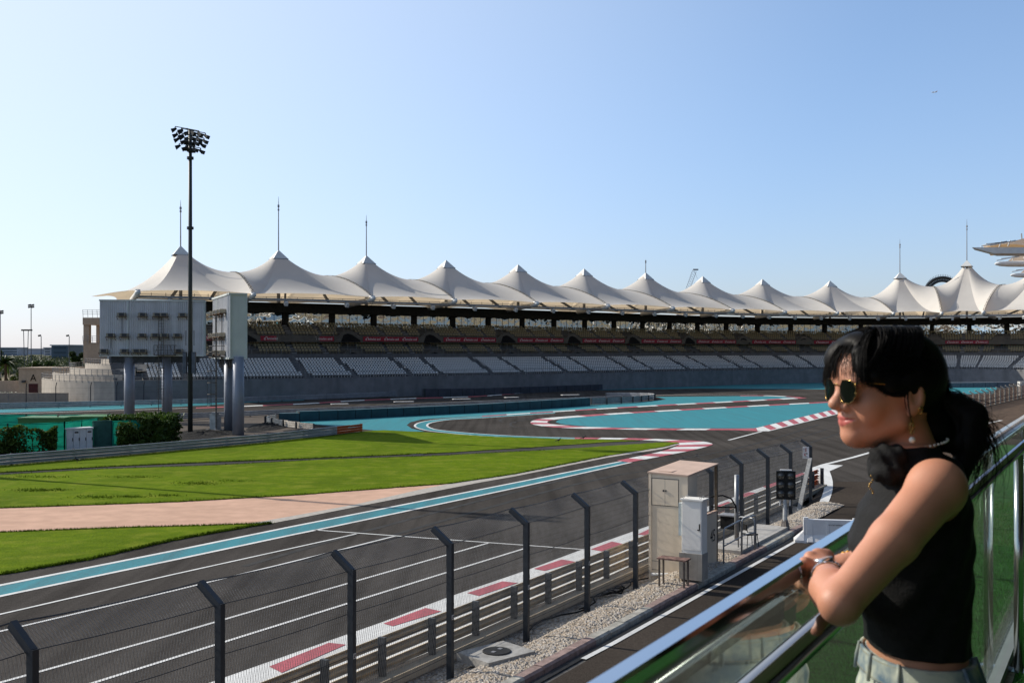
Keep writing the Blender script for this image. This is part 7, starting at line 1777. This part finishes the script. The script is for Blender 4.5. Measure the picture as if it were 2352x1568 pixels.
# ---- earrings, necklace, watch, bracelets
def ball(g, c, r, n=10): g.lathe(c, [(r * math.sin(math.pi * k / 6) + 1e-5, -r * math.cos(math.pi * k / 6)) for k in range(7)], n)
g = MB(); e0 = hw(.006, .0785, -.046); g.tube([e0, e0 + V((0, -.002, -.006)), e0 + V((.001, -.002, -.014))], .0007, 5)
for k in range(6): ball(g, e0 + V((.002 * math.sin(k), -.002, -.014 - .0035 * k)), .0021)
g.tube([e0 + V((.0045 * math.cos(a), -.002, -.022 - .012 * math.sin(a))) for a in [2 * math.pi * k / 16 for k in range(17)]], .0007, 5)
ear = g.build('earring', GOLD, woman, True); g = MB(); ball(g, e0 + V((0, -.002, -.0435)), .0058, 16); g.build('pearl', PEARL, ear, True)
g = MB(); c = hw(-.010, .079, -.038); g.tube([c + V((.004 * math.cos(a), -.003 * math.sin(a), .006 * math.sin(a))) for a in [2 * math.pi * k / 14 for k in range(15)]], .0016, 6); g.build('earring', GOLD, woman, True)
g = MB()
for k in range(44):
    a = 2 * math.pi * k / 44; c = P(2096, 1019, 1.93); ball(g, c + V((.0605 * math.cos(a), .0605 * math.sin(a), .010 * math.cos(a))), .0025, 8)
g.build('necklace', PEARL, woman, True)
g = MB(); c = P(2003, 1100, 1.87)
for k in range(9): ball(g, P(2001 + 4 * math.sin(k), 1092 + 5 * k, 1.868), .0020, 8)
g.build('necklace', GOLD, woman, True)
fd = (WR - EL).normalized(); wn = (UP * .80 + V((-.30, -.62, 0))).normalized(); wn = (wn - fd * wn.dot(fd)).normalized(); ws_ = fd.cross(wn)
wcn = WR - fd * .004; g = MB(); g.lathe(wcn + wn * .0235, [(.0172, -.002), (.0182, .0), (.0182, .005), (.0165, .0068)], 32, wn + fd * .12); wat = g.build('watch', SILV, woman, True)
g = MB(); g.lathe(wcn + wn * .0306, [(.0158, -.001), (.0158, .0004)], 32, wn + fd * .12); g.build('dial', mat('white watch dial', (.75, .76, .78), .12, coat=.8), wat)
g = MB(); g.tube([wcn + wn * .0248 * math.cos(a) + ws_ * .0262 * math.sin(a) for a in [2 * math.pi * k / 40 for k in range(41)]], .0034, 8)
for k in range(30): a = 2 * math.pi * k / 30; g.obox(wcn + wn * .0262 * math.cos(a) + ws_ * .0278 * math.sin(a), fd, wn * math.cos(a) + ws_ * math.sin(a), ws_ * math.cos(a) - wn * math.sin(a), .0055, .002, .0021)
g.build('strap', SILV, wat, True)
c = WR - fd * .022; g = MB(); g.tube([c + wn * .0262 * math.cos(a) + ws_ * .0275 * math.sin(a) for a in [2 * math.pi * k / 40 for k in range(41)]], .0019, 8); g.build('bangle', SILV, woman, True)
fd2 = (WR2 - EL2).normalized(); w2 = (UP - fd2 * fd2.z).normalized(); s2 = fd2.cross(w2); g = MB()
for k in range(22): a = 2 * math.pi * k / 22; ball(g, WR2 - fd2 * .006 + w2 * .029 * math.cos(a) + s2 * .029 * math.sin(a), .0050, 8)
g.build('bead_bracelet', mat('amber beads', (.75, .36, .02), .25, spec=.6), woman, True)
bpy.context.view_layer.update()
